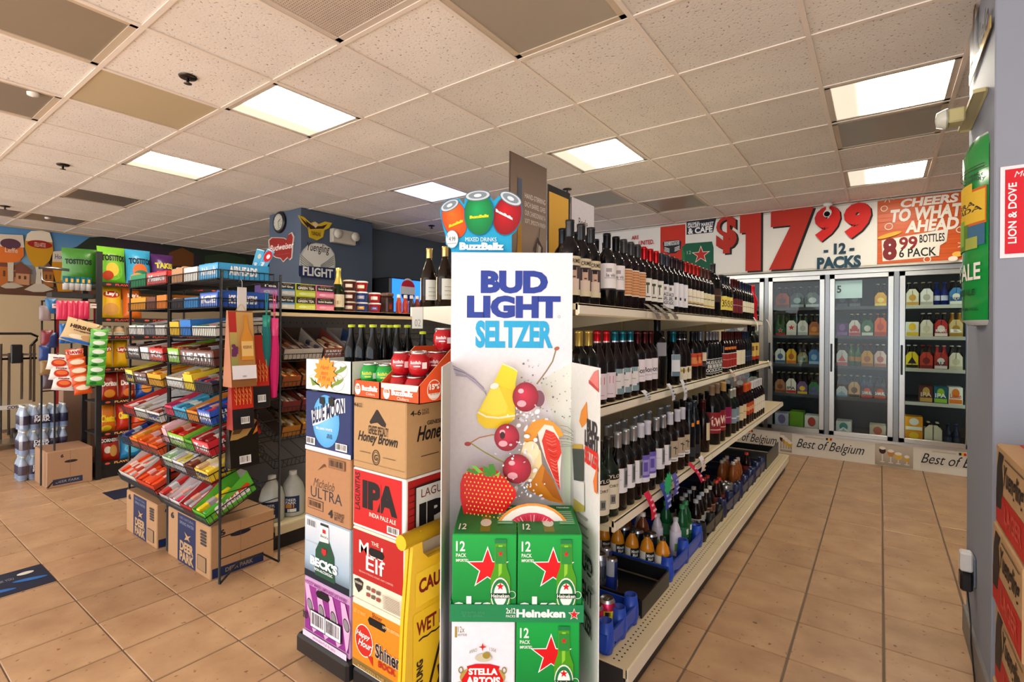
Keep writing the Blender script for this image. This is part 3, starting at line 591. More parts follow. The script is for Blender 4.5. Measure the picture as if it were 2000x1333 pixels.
mkbottle('magic', 'bord', DK, '#242a36', PL('#ebe9ee', .02, .14, 70, ('t', 'BLACK\nGIRL\nMAGIC', -40, 40, .04, .1, '#1a1a1c'), ('p', -10, 10, .112, .128, '#8a7a70')), 'wine bottle with bold black lettering on white label', 'plastic')
mkbottle('slant', 'bord', DK, '#3a2a30', PL('#e9e7ee', .035, .16, 60, ('p', -5, 10, .07, .085, '#2a2a30'), ('p', 52, 60, .03, .17, '#3a62c8')), 'wine bottle with slanted white label')
mkbottle('gold', 'bord', DR, '#b02a26', PL('#e9e0cc', .05, .145, 75, ('p', -75, 75, .06, .066, '#2a2018'), ('p', -20, 30, .068, .074, '#c89a3a'), ('p', -40, 40, .1, .104, '#a89878')), 'red capped wine bottle with ivory label')
mkbottle('cream', 'bord', '#121014', '#5a3a34', PL('#d9cfa8', .05, .14, 70, ('p', -70, 70, .058, .066, '#b8963a'), ('p', -30, 30, .1, .106, '#7a6a4a')), 'brown capped wine bottle with pale gold label')
mkbottle('bigdark', 'mag', '#0c0b0d', '#17181a', PL('#3a2420', .1, .19, 60, ('p', -40, 40, .14, .146, '#8a5a3a')), 'large dark wine bottle with brown label', 'plastic')
mkbottle('yellow', 'bord', DK, '#2a2c33', PL('#dcc45a', .055, .15, 75, ('t', '1351', -50, 50, .075, .125, '#1a1712')), 'wine bottle with yellow label and large black figures')
mkbottle('maroon', 'bord', DR, '#4a1c1e', PL('#6a1a24', .045, .15, 75, ('p', -40, 40, .1, .104, '#c8a8a0')), 'wine bottle with maroon label')
mkbottle('ivory', 'bord', DK, '#2a3550', PL('#ddd6b8', .06, .145, 75, ('p', -30, 30, .1, .104, '#8a7a5a')), 'navy capped wine bottle with ivory label')
mkbottle('redsleeve', 'waist', '#b8101e', '#c01422', [], 'curvy bottle wrapped in bright red', 'gloss', None, None, 'gloss')
mkbottle('goldcap', 'bord', '#12110c', '#cdb45e', PL('#e9e1c8', .03, .155, 85, ('p', 10, 14, .1, .13, '#4a4438'), ('p', -20, -16, .09, .125, '#4a4438')), 'gold capped wine bottle with plain cream label')
mkbottle('pink', 'burg', DR, '#c81420', PL('#eadce6', .02, .125, 75, ('p', -5, 22, .08, .11, '#d01424'), ('p', -40, 20, .035, .038, '#b8a0b0')), 'red capped wine bottle with pink label and red square', 'foil', '#e6b8b0')
TF = [('p', -68, 68, .025, .135, '#e9e3e2'), ('p', -60, 30, .115, .135, '#7ea0a8'), ('p', -10, 62, .025, .05, '#7f9aa2'), ('p', 20, 50, .05, .06, '#4f6a74'), ('p', -40, -10, .105, .116, '#3f5a64'), ('p', -30, 10, .08, .083, '#a8a0a0')]
mkbottle('teal', 'burg', DR, '#0f6a80', TF, 'teal capped wine bottle with blue floral label', 'foil', '#c9cfd2')
mkbottle('maroonw', 'bord', DR, '#4a151c', PL('#ece4ea', .06, .165, 66, ('t', 'Bon', -35, 35, .1, .125, '#4a444a'), ('p', -30, 30, .085, .088, '#b0a4ac')), 'maroon capped wine bottle with white label', 'foil', '#d8a890')
mkbottle('magdark', 'mag', '#0a0a0b', '#1b1c1f', PL('#8f8f94', .17, .24, 30), 'dark magnum bottle with small grey label')
mkbottle('teal2', 'bord', DK, '#0f6a80', PL('#dfe3e6', .05, .17, 45, ('p', -40, 40, .14, .168, '#6f8a98'), ('p', -40, 40, .05, .075, '#5f7a88')), 'single teal capped bottle with narrow floral label', 'foil', '#c9cfd2')
mkbottle('plane', 'burg', DR, '#1c1d21', PL('#ded6c0', .02, .095, 80, ('p', -25, 30, .065, .08, '#c8a03a'), ('p', -5, 6, .058, .088, '#3a342a')), 'black capped wine bottle with gold motif cream label', 'foil', '#a9abb0')
mkbottle('orange', 'bord', DK, '#22242b', PL('#c8482a', .085, .165, 75, ('p', -50, 20, .1, .14, '#e08a4a'), ('p', 10, 60, .12, .155, '#8a2a1c')), 'wine bottle with orange painted label')
mkbottle('beige', 'bord', DK, '#6a7a8c', PL('#d8c4a8', .11, .165, 70, ('p', -70, 70, .075, .1, '#4a3a44')), 'wine bottle with small beige label')
mkbottle('block', 'bord', '#0d0d0f', '#7c7e84', [('p', -55, 55, .015, .115, '#e2e0da'), ('p', -51, 51, .019, .111, '#15151a'), ('t', 'HUG\nEBE\nOCO', -42, 42, .027, .103, '#ecece6')], 'grey capped bottle with black block-letter label', 'foil')
mkbottle('redlab', 'bord', DR, '#4f1a1c', [('p', -75, 75, .03, .14, '#d8cfc8'), ('p', -71, 71, .036, .134, '#9a2420'), ('p', -40, 40, .09, .094, '#d8a898'), ('p', -22, 22, .165, .185, '#d8742a')], 'maroon capped wine bottle with framed red label')
mkbottle('creamtall', 'bord', DR, '#4a1a1e', PL('#ddd2b6', .035, .15, 75), 'maroon capped wine bottle with tall cream label')
mkbottle('navy', 'bord', '#0d1018', '#2b3a55', PL('#1c2740', .05, .14, 75, ('p', -40, 40, .09, .094, '#6a7a9a')), 'navy capped wine bottle with dark blue label')
mkbottle('bull', 'mag', '#0b0b0c', '#1a1a1e', PL('#d8b85a', .08, .2, 60, ('p', -50, 10, .13, .17, '#6a3a1c'), ('p', -20, 30, .05, .08, '#a8241c')), 'large dark bottle with yellow painted label')
mkbottle('port', 'squat', '#16241a', '#161618', [('p', -85, 85, .03, .14, '#ddd6c0'), ('p', -85, 85, .14, .165, '#141416'), ('t', 'TAYLOR', -70, 70, .146, .159, '#d8d0b8'), ('t', 'PORT', -35, 35, .112, .122, '#6a5a3a'), ('p', -15, 15, .05, .085, '#8a8a84'), ('p', -8, 8, .058, .078, '#3a3a3a')], 'squat green fortified wine bottle with black banded cream label', 'plastic')
SF = [('p', -72, 72, .07, .165, '#e6e4ea'), ('p', 12, 62, .09, .165, '#8a9094'), ('p', 22, 50, .1, .155, '#4a4e52'), ('p', -50, 0, .12, .1225, '#c0bcc4')]
mkbottle('silver', 'bord', '#0e0b0c', '#a9b1ba', SF, 'silver capped wine bottle with white engraved-face label')
mkbottle('silver2', 'bord', '#0e0b0c', '#a9b1ba', SF, 'silver capped bottle with engraved-face label beside the antler bottles')
mkbottle('purple', 'bord', '#0e0b0c', '#c9c9d6', [('p', -72, 72, .06, .17, '#6a5cb4'), ('p', -72, 72, .055, .075, '#e2e0ea'), ('p', -30, 40, .085, .15, '#9a90d0'), ('p', -10, 20, .1, .14, '#5a4aa4')], 'white capped wine bottle with purple face label', 'plastic')
mkbottle('antler', 'bord', DR, '#c6c6d2', [('p', -72, 72, .07, .165, '#b3a38a'), ('p', -72, 72, .065, .085, '#e4e0e2'), ('p', 8, 14, .1, .14, '#3a3028'), ('p', 14, 30, .125, .131, '#3a3028'), ('p', -8, 8, .13, .136, '#3a3028'), ('t', 'PROPHECY', -35, 25, .071, .078, '#4a4448')], 'white capped wine bottle with beige antler label', 'plastic')
mkbottle('slimdark', 'slim', '#0c1016', '#3a4654', [('p', -12, 14, .19, .21, '#d8822a'), ('p', -30, 30, .03, .08, '#2a2e34')], 'slim dark bottle with small orange neck sticker', 'foil')
mkbottle('strip', 'bord', DR, '#4a1a20', [('p', -5, 50, .07, .17, '#d0c09a')], 'dark bottle with narrow cream strip label', 'foil', '#b8a89a')
mkbottle('script', 'mag', '#0b0a0b', '#7a6048', [('p', -70, 70, .07, .2, '#8a1c24'), ('t', 'tw', -45, 45, .115, .18, '#e6c8b8'), ('p', -45, 45, .09, .096, '#d8a8a0')], 'large bottle with red script label', 'plastic')
mkbottle('magenta', 'mag', '#0b0a0b', '#b08a50', [('p', -65, 65, .09, .2, '#8a1c4a'), ('p', -35, 30, .13, .135, '#d8a0b4')], 'large cork-topped bottle with magenta label', 'plastic')
mkbottle('greenw', 'bord', '#0f1a14', '#c8d0c8', [('p', -70, 70, .07, .17, '#7d8f98'), ('p', -70, 70, .1, .11, '#c8d0d4')], 'wine bottle with grey-blue label')
mkbottle('sand', 'bord', DR, '#4a1a1e', PL('#d8c49c', .06, .165, 75, ('p', -30, 30, .11, .114, '#8a744a')), 'wine bottle with sand coloured label')
mkbottle('orangecap', 'bord', DR, '#d8561c', PL('#b8401c', .07, .16, 75, ('p', -40, 30, .1, .13, '#e0a06a')), 'orange capped wine bottle with orange label', 'plastic')
mkbottle('white', 'bord', DR, '#d4d4d8', PL('#e0dac8', .05, .165, 75, ('p', -30, 30, .11, .113, '#a09a88')), 'white capped wine bottle with white label', 'plastic')
mkbottle('goldw', 'burg', '#1c120c', '#c9b070', [('p', -30, 60, .04, .14, '#d6d6cc'), ('p', -10, 40, .06, .0625, '#8a8a84'), ('p', -10, 40, .08, .0825, '#8a8a84'), ('p', -10, 40, .1, .1025, '#8a8a84'), ('p', -110, -70, .04, .15, '#d8cfae')], 'brown wine bottle with gold capsule')
SN = ['top', 'middle', 'lower']
def wrow(si, groups, row=0):
    z, e = SH[si]; xc = e - .052 - .098 * row; prev = -9
    for key, pxs in groups:
        n_ = len(pxs); r = shape(KIND[key]['sh'])[0]
        for k, px in enumerate(pxs):
            y = atX(px, 640, xc).y; y = max(y, prev + 2 * r + .003 if prev < -1 or True else y); y = min(y, (4.93 if si == 0 else GY1) - .04)
            if y - r < prev - .001: continue
            prev = y + r - r; prev = y
            d = KIND[key]['desc']; rw = '%s wine shelf' % SN[si] + (', back row' if row else '')
            place(key, xc - (r - .0375), y, z, ('%s, %s' % (d, SN[si] + ' shelf' + (' back row' if row else ''))) + ('' if n_ == 1 else ', %s of %d' % (ORD[k], n_)), 'wine on the %s shelf' % SN[si])
wrow(0, [('crime', [1112, 1134, 1152]), ('floral', [1184.5, 1202]), ('scroll', [1214.5, 1226, 1240]), ('palm', [1251, 1261, 1271]), ('magic', [1282, 1293]), ('slant', [1305, 1315, 1324]), ('gold', [1336, 1344, 1352, 1359]), ('cream', [1369, 1376, 1383]), ('bigdark', [1396]), ('yellow', [1408, 1414, 1420]), ('maroon', [1430, 1435, 1440]), ('ivory', [1446, 1451, 1455, 1459, 1463]), ('redsleeve', [1471])])
wrow(1, [('goldcap', [1131, 1145]), ('pink', [1162, 1178]), ('teal', [1196, 1210, 1226]), ('maroonw', [1242, 1259, 1270]), ('magdark', [1289]), ('teal2', [1315]), ('plane', [1329, 1338]), ('orange', [1352, 1360]), ('beige', [1368]), ('block', [1381, 1388, 1394, 1400]), ('redlab', [1413, 1418, 1424, 1429]), ('creamtall', [1437, 1442, 1446]), ('navy', [1452, 1456, 1460]), ('bull', [1467, 1474])])
wrow(2, [('port', [1172, 1187]), ('silver', [1203, 1221, 1238]), ('purple', [1253, 1266]), ('silver2', [1283, 1296]), ('antler', [1310, 1324, 1334]), ('slimdark', [1346, 1356]), ('strip', [1374]), ('script', [1396, 1406]), ('magenta', [1418]), ('greenw', [1428, 1434]), ('sand', [1442, 1448]), ('orangecap', [1455, 1459, 1463]), ('white', [1469, 1473, 1477, 1481, 1485])])

mkbottle('backsilver', 'bord', '#0e0b0c', '#9aa2ab', [], 'plain silver capped bottle')
mkbottle('backdark', 'bord', '#0c0b0c', '#26282e', [], 'plain black capped bottle')
wrow(2, [('backsilver', [1189, 1206, 1218, 1240, 1252, 1268, 1290, 1304]), ('backdark', [1322, 1334, 1346, 1358, 1370, 1382, 1394, 1405, 1415, 1424])], 1)
wrow(1, [('backdark', [1150, 1168, 1186, 1204, 1222, 1240, 1258, 1275, 1292, 1308, 1322, 1336])], 1)
wrow(0, [('backdark', [1098, 1120, 1142, 1162, 1182, 1202, 1220, 1238, 1255, 1272, 1288, 1302])], 1)
for k, px in enumerate((838, 869)):
    q_ = atY(px, 600, 1.80); place('goldw', q_.x, 1.80, 1.48, 'brown wine bottle with gold capsule left of the tall poster, %s' % ('outer' if k == 0 else 'inner'), 'gold capped bottles')

mkbottle('bluecap', 'bord', '#101418', '#8fb4c4', [('p', -70, 70, .06, .15, '#d8d4c8')], 'pale blue capped bottle', 'plastic')
for k, px in enumerate((856, 874)):
    q_ = atY(px, 640, 1.80); place('bluecap', q_.x, 1.80, 1.08, 'pale blue capped bottle left of the poster, %s' % ('outer' if k == 0 else 'inner'), 'pale blue capped bottles')
t = thing('hanging_price_card', 'pale price card hanging below the tea shelf bracket', 'price tag', (-1.83, 1.715, 1.3)); q = M('ink'); a_, b_ = atY(805, 642, 1.712), atY(826, 612, 1.712); q.box((a_.x, 1.711, a_.z), (b_.x, 1.713, b_.z + .03), '#c9c6bc'); q.build('card', t, True); p = P((0, 1.7105, 0), (1, 0, 0), (0, 0, 1)); p.tpx('02', 810, 638, 822, 624, '#8f8c84'); p.build(t, 'lettering')
# ================================================================ SODA AND JUICE ON THE GONDOLA BASE
BZ = .1552
def crate(y0, y1, c, label, x1=-.81, x0=-1.31, h=.1, name='bottle_crate', z=BZ):
    t = thing(name, label, 'crate', ((x0 + x1) / 2, (y0 + y1) / 2, z)); L, W = (y1 - y0) / 2, (x1 - x0) / 2
    q = M('plastic'); q.box((-W + .01, -L + .01, .004), (W - .01, L - .01, .012), c); q.build('tray_floor', t)
    for sx in (-1, 1):
        q = M('plastic'); q.prism([(-L + .02, .055), (-L + .03, .055), (-L * .55, .03), (L * .55, .03) , (L - .03, .055), (L - .02, .055), (L - .02, .085), (-L + .02, .085)] if name == 'bottle_crate' else [(-L, 0), (L, 0), (L, h), (-L, h)], .008, c, ((sx * (W - .008), 0, 0), (0, 1, 0), (0, 0, 1))); q.build('side_rail', t)
    for sy in (-1, 1):
        q = M('plastic'); q.box((-W + .01, sy * L - .004 * (1 + sy), .02), (W - .01, sy * L + .004 * (1 - sy), .08), c); q.build('end_rail', t)
    if name == 'bottle_crate':
        for sx, sy in ((-1, -1), (-1, 1), (1, -1), (1, 1), (1, 0)):
            q = M('plastic'); q.lathe([(.001, 0, c), (.026, .001, c), (.033, .03, c), (.033, .05, c), (.026, h + .02, c), (.022, h + .02, c), (.022, .06, None)], 12, (sx * (W - .028), sy * (L - .034), 0)); q.build('corner_post', t)
    return t
def lat(name, prof, mat, n=12): q = M(mat); q.lathe(prof, n); return q.mesh(name)
SODA = {}
def soda(key, parts): SODA[key] = parts
def can(r, h, c, tp='#c4c6ca'): return [('can_body', lat('can_body', [(.001, .001, tp, 'metal'), (r * .8, 0, c, 'foil'), (r, .008, c, 'foil'), (r, h - .012, tp, 'metal'), (r * .82, h - .002, tp, 'metal'), (r * .8, h, '#9a9ca0', 'metal'), (r * .74, h - .006, '#8f9196', 'metal'), (.001, h - .006, None)], 'foil', 14)), ('pull_tab', (lambda q: q.mesh('pull_tab'))(M('metal').box((-.008, -.012, h - .006), (.008, .01, h - .003), '#d6d8da')))]
def canlab(r, ops): return ('label', lab(r, ops, -40).mesh('label'))
soda('monster', can(.033, .158, '#d5d6de') + [canlab(.033, [('p', -25, -12, .05, .11, '#49566a'), ('p', -6, 6, .04, .11, '#49566a'), ('p', 12, 25, .05, .11, '#49566a'), ('t', 'ZERO', -30, 30, .125, .135, '#8a8fa0')])])
soda('energy', can(.0265, .158, '#3a55b4') + [canlab(.0265, [('p', -90, 0, .08, .15, '#b9bfca'), ('p', -90, 0, .01, .08, '#1f3aa4'), ('p', 40, 75, .03, .06, '#e8e8ea')])])
soda('pinkcan', can(.0335, .135, '#e23a66') + [canlab(.0335, [('p', -120, 120, .0, .095, '#f0dc1c'), ('p', -35, 0, .075, .092, '#26242a'), ('p', 5, 40, .03, .06, '#26242a'), ('p', -35, 0, .035, .055, '#26242a')])])
soda('greycan', can(.033, .122, '#a9a49c') + [canlab(.033, [('t', 'FRIZE', -40, 45, .04, .065, '#b83a22')])])
soda('darkcan', can(.033, .158, '#26282e'))
def pet(r, h, liq, capc, labc, ops, mat='dglass', z0=.04, z1=.11):
    return [('bottle_body', lat('bottle_body', [(.001, .001, liq), (r * .85, 0, liq), (r, .006, liq), (r, h * .3, liq), (r * .93, h * .45, liq), (r, h * .58, liq), (r * .8, h * .74, liq), (.014, h * .86, liq), (.0125, h * .9, liq), (.0125, h * .96, None)], mat)), ('cap', lat('cap', [(.0145, h * .91, capc), (.0145, h, capc), (.001, h + .0005, None)], 'plastic')), ('label', lab(r, [('p', -180, 180, z0, z1, labc)] + ops, -40).mesh('label'))]
soda('juice', pet(.036, .185, '#d98a1c', '#17181b', '#e8e4d8', [('p', -40, 40, .05, .1, '#17201a'), ('t', 'Minute\nMaid', -32, 32, .058, .092, '#f2f2ee'), ('p', -40, 40, .035, .045, '#e8b020')], 'gloss', .042, .1))
soda('tea', pet(.036, .22, '#7a3a14', '#e6e2da', '#e8ddcc', [('p', -30, 30, .06, .09, '#c06a3a')], 'gloss'))
soda('milk', pet(.03, .2, '#d8d0dc', '#b9bcc4', '#e6e2ee', [('p', -40, 0, .03, .07, '#6aa83a'), ('p', 0, 40, .03, .06, '#b8447a')], 'gloss', .03, .13))
soda('green', pet(.034, .245, '#14502c', '#2f8a50', '#2a6a44', [('p', 10, 40, .09, .12, '#e6e6e2')], 'dglass', .07, .13))
soda('cola', pet(.034, .21, '#140a08', '#a8adb8', '#b8b6ae', [('p', -60, -20, .06, .1, '#5a4a44')], 'dglass', .055, .105))
soda('colab', pet(.034, .21, '#160b08', '#c2b8ae', '#b8957c', [('p', -30, 30, .06, .1, '#7a4a3a')], 'dglass', .055, .105))
soda('amber', pet(.033, .235, '#8a4a20', '#b8a898', '#7a4420', [], 'dglass', .05, .06))
soda('cherry', pet(.034, .21, '#1c0a08', '#c02a20', '#8a2a22', [], 'dglass', .055, .105))
SR = {}
def sod(key, x, y, z, label, cat='bottle', group=None):
    if key not in SR:
        t = thing('beverage_can' if cat == 'can' else 'drink_bottle', label, cat, (x, y, z), 0, group)
        for nm, me in SODA[key]: ob(nm, me, t)
        SR[key] = t; return t
    return dup(SR[key], (x, y, z), 0, label, group)
def sline(key, pts, z, desc, cat='bottle', group=None):
    for k, (x, y) in enumerate(pts): sod(key, x, y, z, desc + (', %s of %d' % (ORD[k], len(pts)) if len(pts) > 1 else ''), cat, group or desc)
BL = '#1d49b8'; BK = '#17181c'; NV = '#1b2550'
crate(1.735, 2.04, BL, 'bright blue bottle crate at the near end of the shelf base')
sline('pinkcan', [(-.90, 1.80), (-.885, 1.875)], BZ + .012, 'yellow and pink drink can in the near blue crate', 'can')
crate(2.06, 2.40, BK, 'black plastic tray holding silver and blue energy drink cans', h=.075, name='bottle_tray')
sline('monster', [(-1.20, 2.11), (-1.13, 2.115), (-1.06, 2.10), (-1.20, 2.18), (-1.13, 2.185), (-1.205, 2.25), (-1.135, 2.255), (-1.065, 2.18)], BZ + .012, 'silver energy drink can in the black tray', 'can')
sline('energy', [(-1.0, 2.17), (-1.07, 2.26)], BZ + .012, 'slim blue energy drink can in the black tray', 'can')
crate(2.42, 2.98, BL, 'blue bottle crate holding orange juice bottles')
sline('juice', [(-1.27 + .08 * k, 2.48) for k in range(6)], BZ + .012, 'orange juice bottle with black cap in the blue crate')
sline('darkcan', [(-1.26 + .075 * k, 2.56) for k in range(5)], BZ + .012, 'dark drink can behind the juice bottles', 'can')
sline('tea', [(-1.24 + .1 * k, 2.65) for k in range(3)], BZ + .012, 'white capped tea bottle in the blue crate')
sline('milk', [(-1.19 + .1 * k, 2.735) for k in range(4)], BZ + .012, 'slim pale fruit drink bottle in the blue crate')
sline('green', [(-.885, 2.83), (-.89, 2.91), (-.975, 2.83)], BZ + .012, 'tall green soda bottle in the blue crate')
crate(3.0, 3.46, BK, 'black bottle crate with silver labelled cola bottles', h=.09)
sline('cola', [(-.88, 3.07), (-.885, 3.15), (-.89, 3.23), (-.96, 3.07), (-.965, 3.15), (-1.04, 3.08), (-1.045, 3.16), (-.965, 3.23)], BZ + .012, 'silver labelled cola bottle in the black crate')
sline('colab', [(-.885, 3.31), (-.885, 3.39), (-.965, 3.32)], BZ + .012, 'brown labelled cola bottle in the black crate')
crate(3.48, 3.94, NV, 'dark navy crate with cola bottles and grey cans')
sline('greycan', [(-.88, 3.80), (-.885, 3.88), (-.955, 3.81), (-.955, 3.89)], BZ + .012, 'grey soda can in the dark navy crate', 'can')
sline('cherry', [(-.885, 3.55), (-.885, 3.63), (-.965, 3.56), (-.965, 3.64)], BZ + .012, 'red capped cola bottle in the dark navy crate')
crate(3.96, 4.42, NV, 'dark navy crate with clear amber tea bottles')
sline('amber', [(-.885, 4.03), (-.885, 4.11), (-.885, 4.19), (-.965, 4.03), (-.965, 4.11), (-.965, 4.19)], BZ + .012, 'amber iced tea bottle in a navy crate')
crate(4.44, 4.90, NV, 'dark navy crate before the empty one at the far end')
sline('cherry', [(-.89, 4.52)], BZ + .012, 'red capped bottle alone in a far navy crate')
crate(4.95, 5.60, BK, 'empty black tray at the far end of the base', h=.13, name='bottle_tray')
# ---- hanging shelf tags
def htag(px, py, px2, py2, X0, w_, c, label, c2=None, text=None):
    a = atX(px, py, X0 + .006); b = atX(px2, py2, X0 + .03); t = thing('shelf_tag', label, 'price tag', (a.x, a.y, b.z))
    q = M('ink'); n_ = 5; vs = []
    for i in range(n_ + 1):
        s = i / n_; p_ = a.lerp(b, s); bow = .012 * math.sin(math.pi * s)
        vs += [p_ + Vector((bow, -w_ / 2, 0)), p_ + Vector((bow, w_ / 2, 0))]
    q.add(vs, [[2 * i, 2 * i + 1, 2 * i + 3, 2 * i + 2] for i in range(n_)], c); vs2 = [v - Vector((.0012, 0, 0)) for v in vs]; q.add(vs2, [[2 * i, 2 * i + 2, 2 * i + 3, 2 * i + 1] for i in range(n_)], c)
    q.build('card', t, True)
    if c2:
        d = (b - a); U = Vector((0, 1, 0)); V = (a - b).normalized(); p = P(b + Vector((.016, 0, 0)), U, V); L = d.length
        for k in range(4): p.rect(-w_ * .36, L * (.12 + .2 * k), w_ * (.36 if k % 2 else .1), L * (.2 + .2 * k), c2)
        p.build(t, 'tag_print')
    return t
for k in range(3): htag(1262 + 16 * k, 594 + 1 * k, 1288 + 17 * k, 624, SH[0][1], .055, '#8d8478', 'grey printed strip hanging from the top wine shelf, %s' % ORD[k], '#5a5248')
htag(1256, 763, 1265, 783, SH[1][1], .05, '#e6e4e6', 'white price tag with orange dot below the gold capped wine', '#3a3a44'); htag(1305, 750, 1316, 782, SH[1][1], .045, '#dcdae4', 'white price tag hanging above the antler bottles, nearer one', '#3a3c48'); htag(1331, 742, 1338, 782, SH[1][1], .05, '#dfdde6', 'curled white price tag above the antler bottles, farther one', '#8a8a98')
htag(1426, 722, 1436, 745, SH[1][1], .06, '#dccfc0', 'pale price tag near the orange capped wine', '#a86a5a')
htag(1262, 962, 1277, 1014, SH[2][1], .05, '#d81c48', 'pink promotional tag hanging nearest on the lower wine shelf', '#f0b8c8'); htag(1293, 944, 1305, 994, SH[2][1], .07, '#3f52b4', 'blue promotional tag hanging on the lower wine shelf', '#a8b4e4'); htag(1316, 926, 1318, 968, SH[2][1], .06, '#5a58a8', 'violet curled promotional tag on the lower wine shelf', '#b0aee0'); htag(1346, 905, 1372, 942, SH[2][1], .045, '#d01c44', 'pink promotional tag farther along the lower wine shelf', '#f0c0cc'); htag(1368, 892, 1372, 922, SH[2][1], .06, '#d9d5e2', 'white price tag beside the far pink promotional tag', '#e0a860')
a = atX(1305, 945, SH[2][1] + .045); t = thing('starburst_tag', 'green starburst tag on the lower wine shelf', 'price tag', (a.x, a.y, a.z)); q = M('ink')
q.prism([((.05 if i % 2 else .036) * math.sin(i * math.pi / 11), (.05 if i % 2 else .036) * math.cos(i * math.pi / 11)) for i in range(22)], .0015, '#17b06a', ((0, 0, 0), (0, 1, 0), (0, 0, 1))); q.build('card', t)
for k, (px, py) in enumerate(((1505, 640), (1480, 636), (1508, 720))): htag(px - 8, py - 16, px, py + 10, SH[0][1] if k < 2 else SH[1][1], .05, '#dcd8cc', 'white shelf tag at the far end of the wine gondola, %s' % ORD[k])
# ================================================================ TALL SELTZER DISPLAY
DB = 1.75; cB = CAM + FW * DB; cB.z = 0
disp = thing('poster_display', 'tall white folding cardboard seltzer display with fruit splash picture', 'display', tuple(cB), YAW)
aL, aR = -.211, .2085; ZT = 1.643; ZW = 1.265
def LW(l_, d_, z): v = FW * d_ + RT * l_; return Vector((v.x, v.y, z))
q = M('card'); q.prism([(aL, 0), (aR, 0), (aR, ZT), (aL, ZT)], .004, '#ece8ee', (cB + FW * .004, RT, UP)); q.build('back_panel', disp, True)
for nm, (l0, d0), (l1, d1) in (('left', (aL, DB), (-.204, 1.49)), ('right', (aR, DB), (.262, 1.49))):
    a, b = LW(l0, d0, 0), LW(l1, d1, 0); dv = (b - a).normalized(); L = (b - a).length
    q = M('card'); q.prism([(0, 0), (L, 0), (L, ZW), (0, ZW)], .003, '#dcdcd6', (a, dv, UP)); q.build('side_wing', disp, True)
q = M('card'); q.v = []; q.prism([(-.19, 0), (.19, 0), (.19, .285), (-.19, .285)], -.24, '#d8d4d0', (LW(.012, 1.476, 0), RT, UP)); q.build('case_base', disp, True)
p = P(cB, RT, UP, 'inkgloss')
def c7(*a): return [(860 + x / 3.922, 660 + y / 3.922) for x, y in a]
def blob(pts, c, cols=None): p.poly(p.pp(pts), c, None, cols)
def epx(x, y, rx, ry, c, rot=0, c2=None): a = p.px(860 + x / 3.922, 660 + y / 3.922); k = DB / F / 3.922; p.ell(a[0], a[1], rx * k, ry * k, c, R(rot), 26, c2)
def lpx(pts, w_, c): p.line(p.pp(c7(*pts)), w_ * DB / F / 3.922, c)
# pale green glow area at right, printed
blob(c7((1010, 190), (1012, 1320), (930, 1320), (900, 700), (760, 330)), '#dfe0d6'); blob(c7((1010, 600), (1012, 1320), (960, 1320), (940, 900)), '#cfdcc4')
p.tpx('BUD', 939, 573.4, 1070.5, 529.5, '#1b3596', bold=.06); p.tpx('LIGHT', 912, 621.4, 1095, 578.5, '#1b3596', bold=.06); p.tpx('SELTZER', 928.6, 680, 1080, 627, '#16a6d8', bold=.05)
a = p.px(1092, 619); p.ring(a[0], a[1], .0045, .0045, .0008, '#4a5a8a')
# splash strokes
rr = random.Random(3)
for k in range(7): lpx([(95 + 4 * k, 215 + 12 * k), (170 + 6 * k, 250 + 8 * k), (250 + 5 * k, 300 + 9 * k), (330 + 2 * k, 380 + 6 * k), (352, 440 - 6 * k)], 4 if k % 2 else 7, ('#b6aec6', '#d2cadb', '#8a829e')[k % 3])
for k in range(120):
    x = rr.gauss(640, 60) if k < 45 else rr.uniform(700, 1005); y = rr.uniform(170, 620) if k < 45 else rr.uniform(200, 800) - max(0, (850 - x) * .3); s_ = rr.uniform(2, 8); epx(x, y, s_, s_ * rr.uniform(.7, 1.4), rr.choice(('#9aa09a', '#b8b8bc', '#787c7c', '#e8e8ea', '#c4c0cc')))
for k in range(14): lpx([(900 + rr.uniform(-30, 60), 650 + 12 * k), (960 + rr.uniform(-20, 30), 660 + 11 * k), (1005, 700 + 8 * k)], 3, rr.choice(('#6a6e6a', '#a8aca6', '#d8d8d2')))
# lemon wedge
blob(c7((480, 190), (590, 250), (576, 330), (572, 600), (470, 672), (350, 668), (300, 625), (288, 570), (300, 545), (412, 335)), '#f2d814')
blob(c7((300, 548), (420, 590), (572, 572), (572, 600), (470, 672), (350, 668), (300, 625), (288, 570)), '#eecb0a'); lpx([(298, 550), (360, 583), (450, 592), (572, 574)], 13, '#f6f0c8')
blob(c7((412, 335), (445, 345), (520, 500), (500, 560), (420, 575), (318, 540)), '#f4e040'); blob(c7((450, 350), (570, 400), (566, 550), (530, 540)), '#e9cf1a'); epx(420, 355, 32, 22, '#f4f2e6', 20)
lpx([(480, 192), (560, 225), (590, 250)], 7, '#faf3b0')
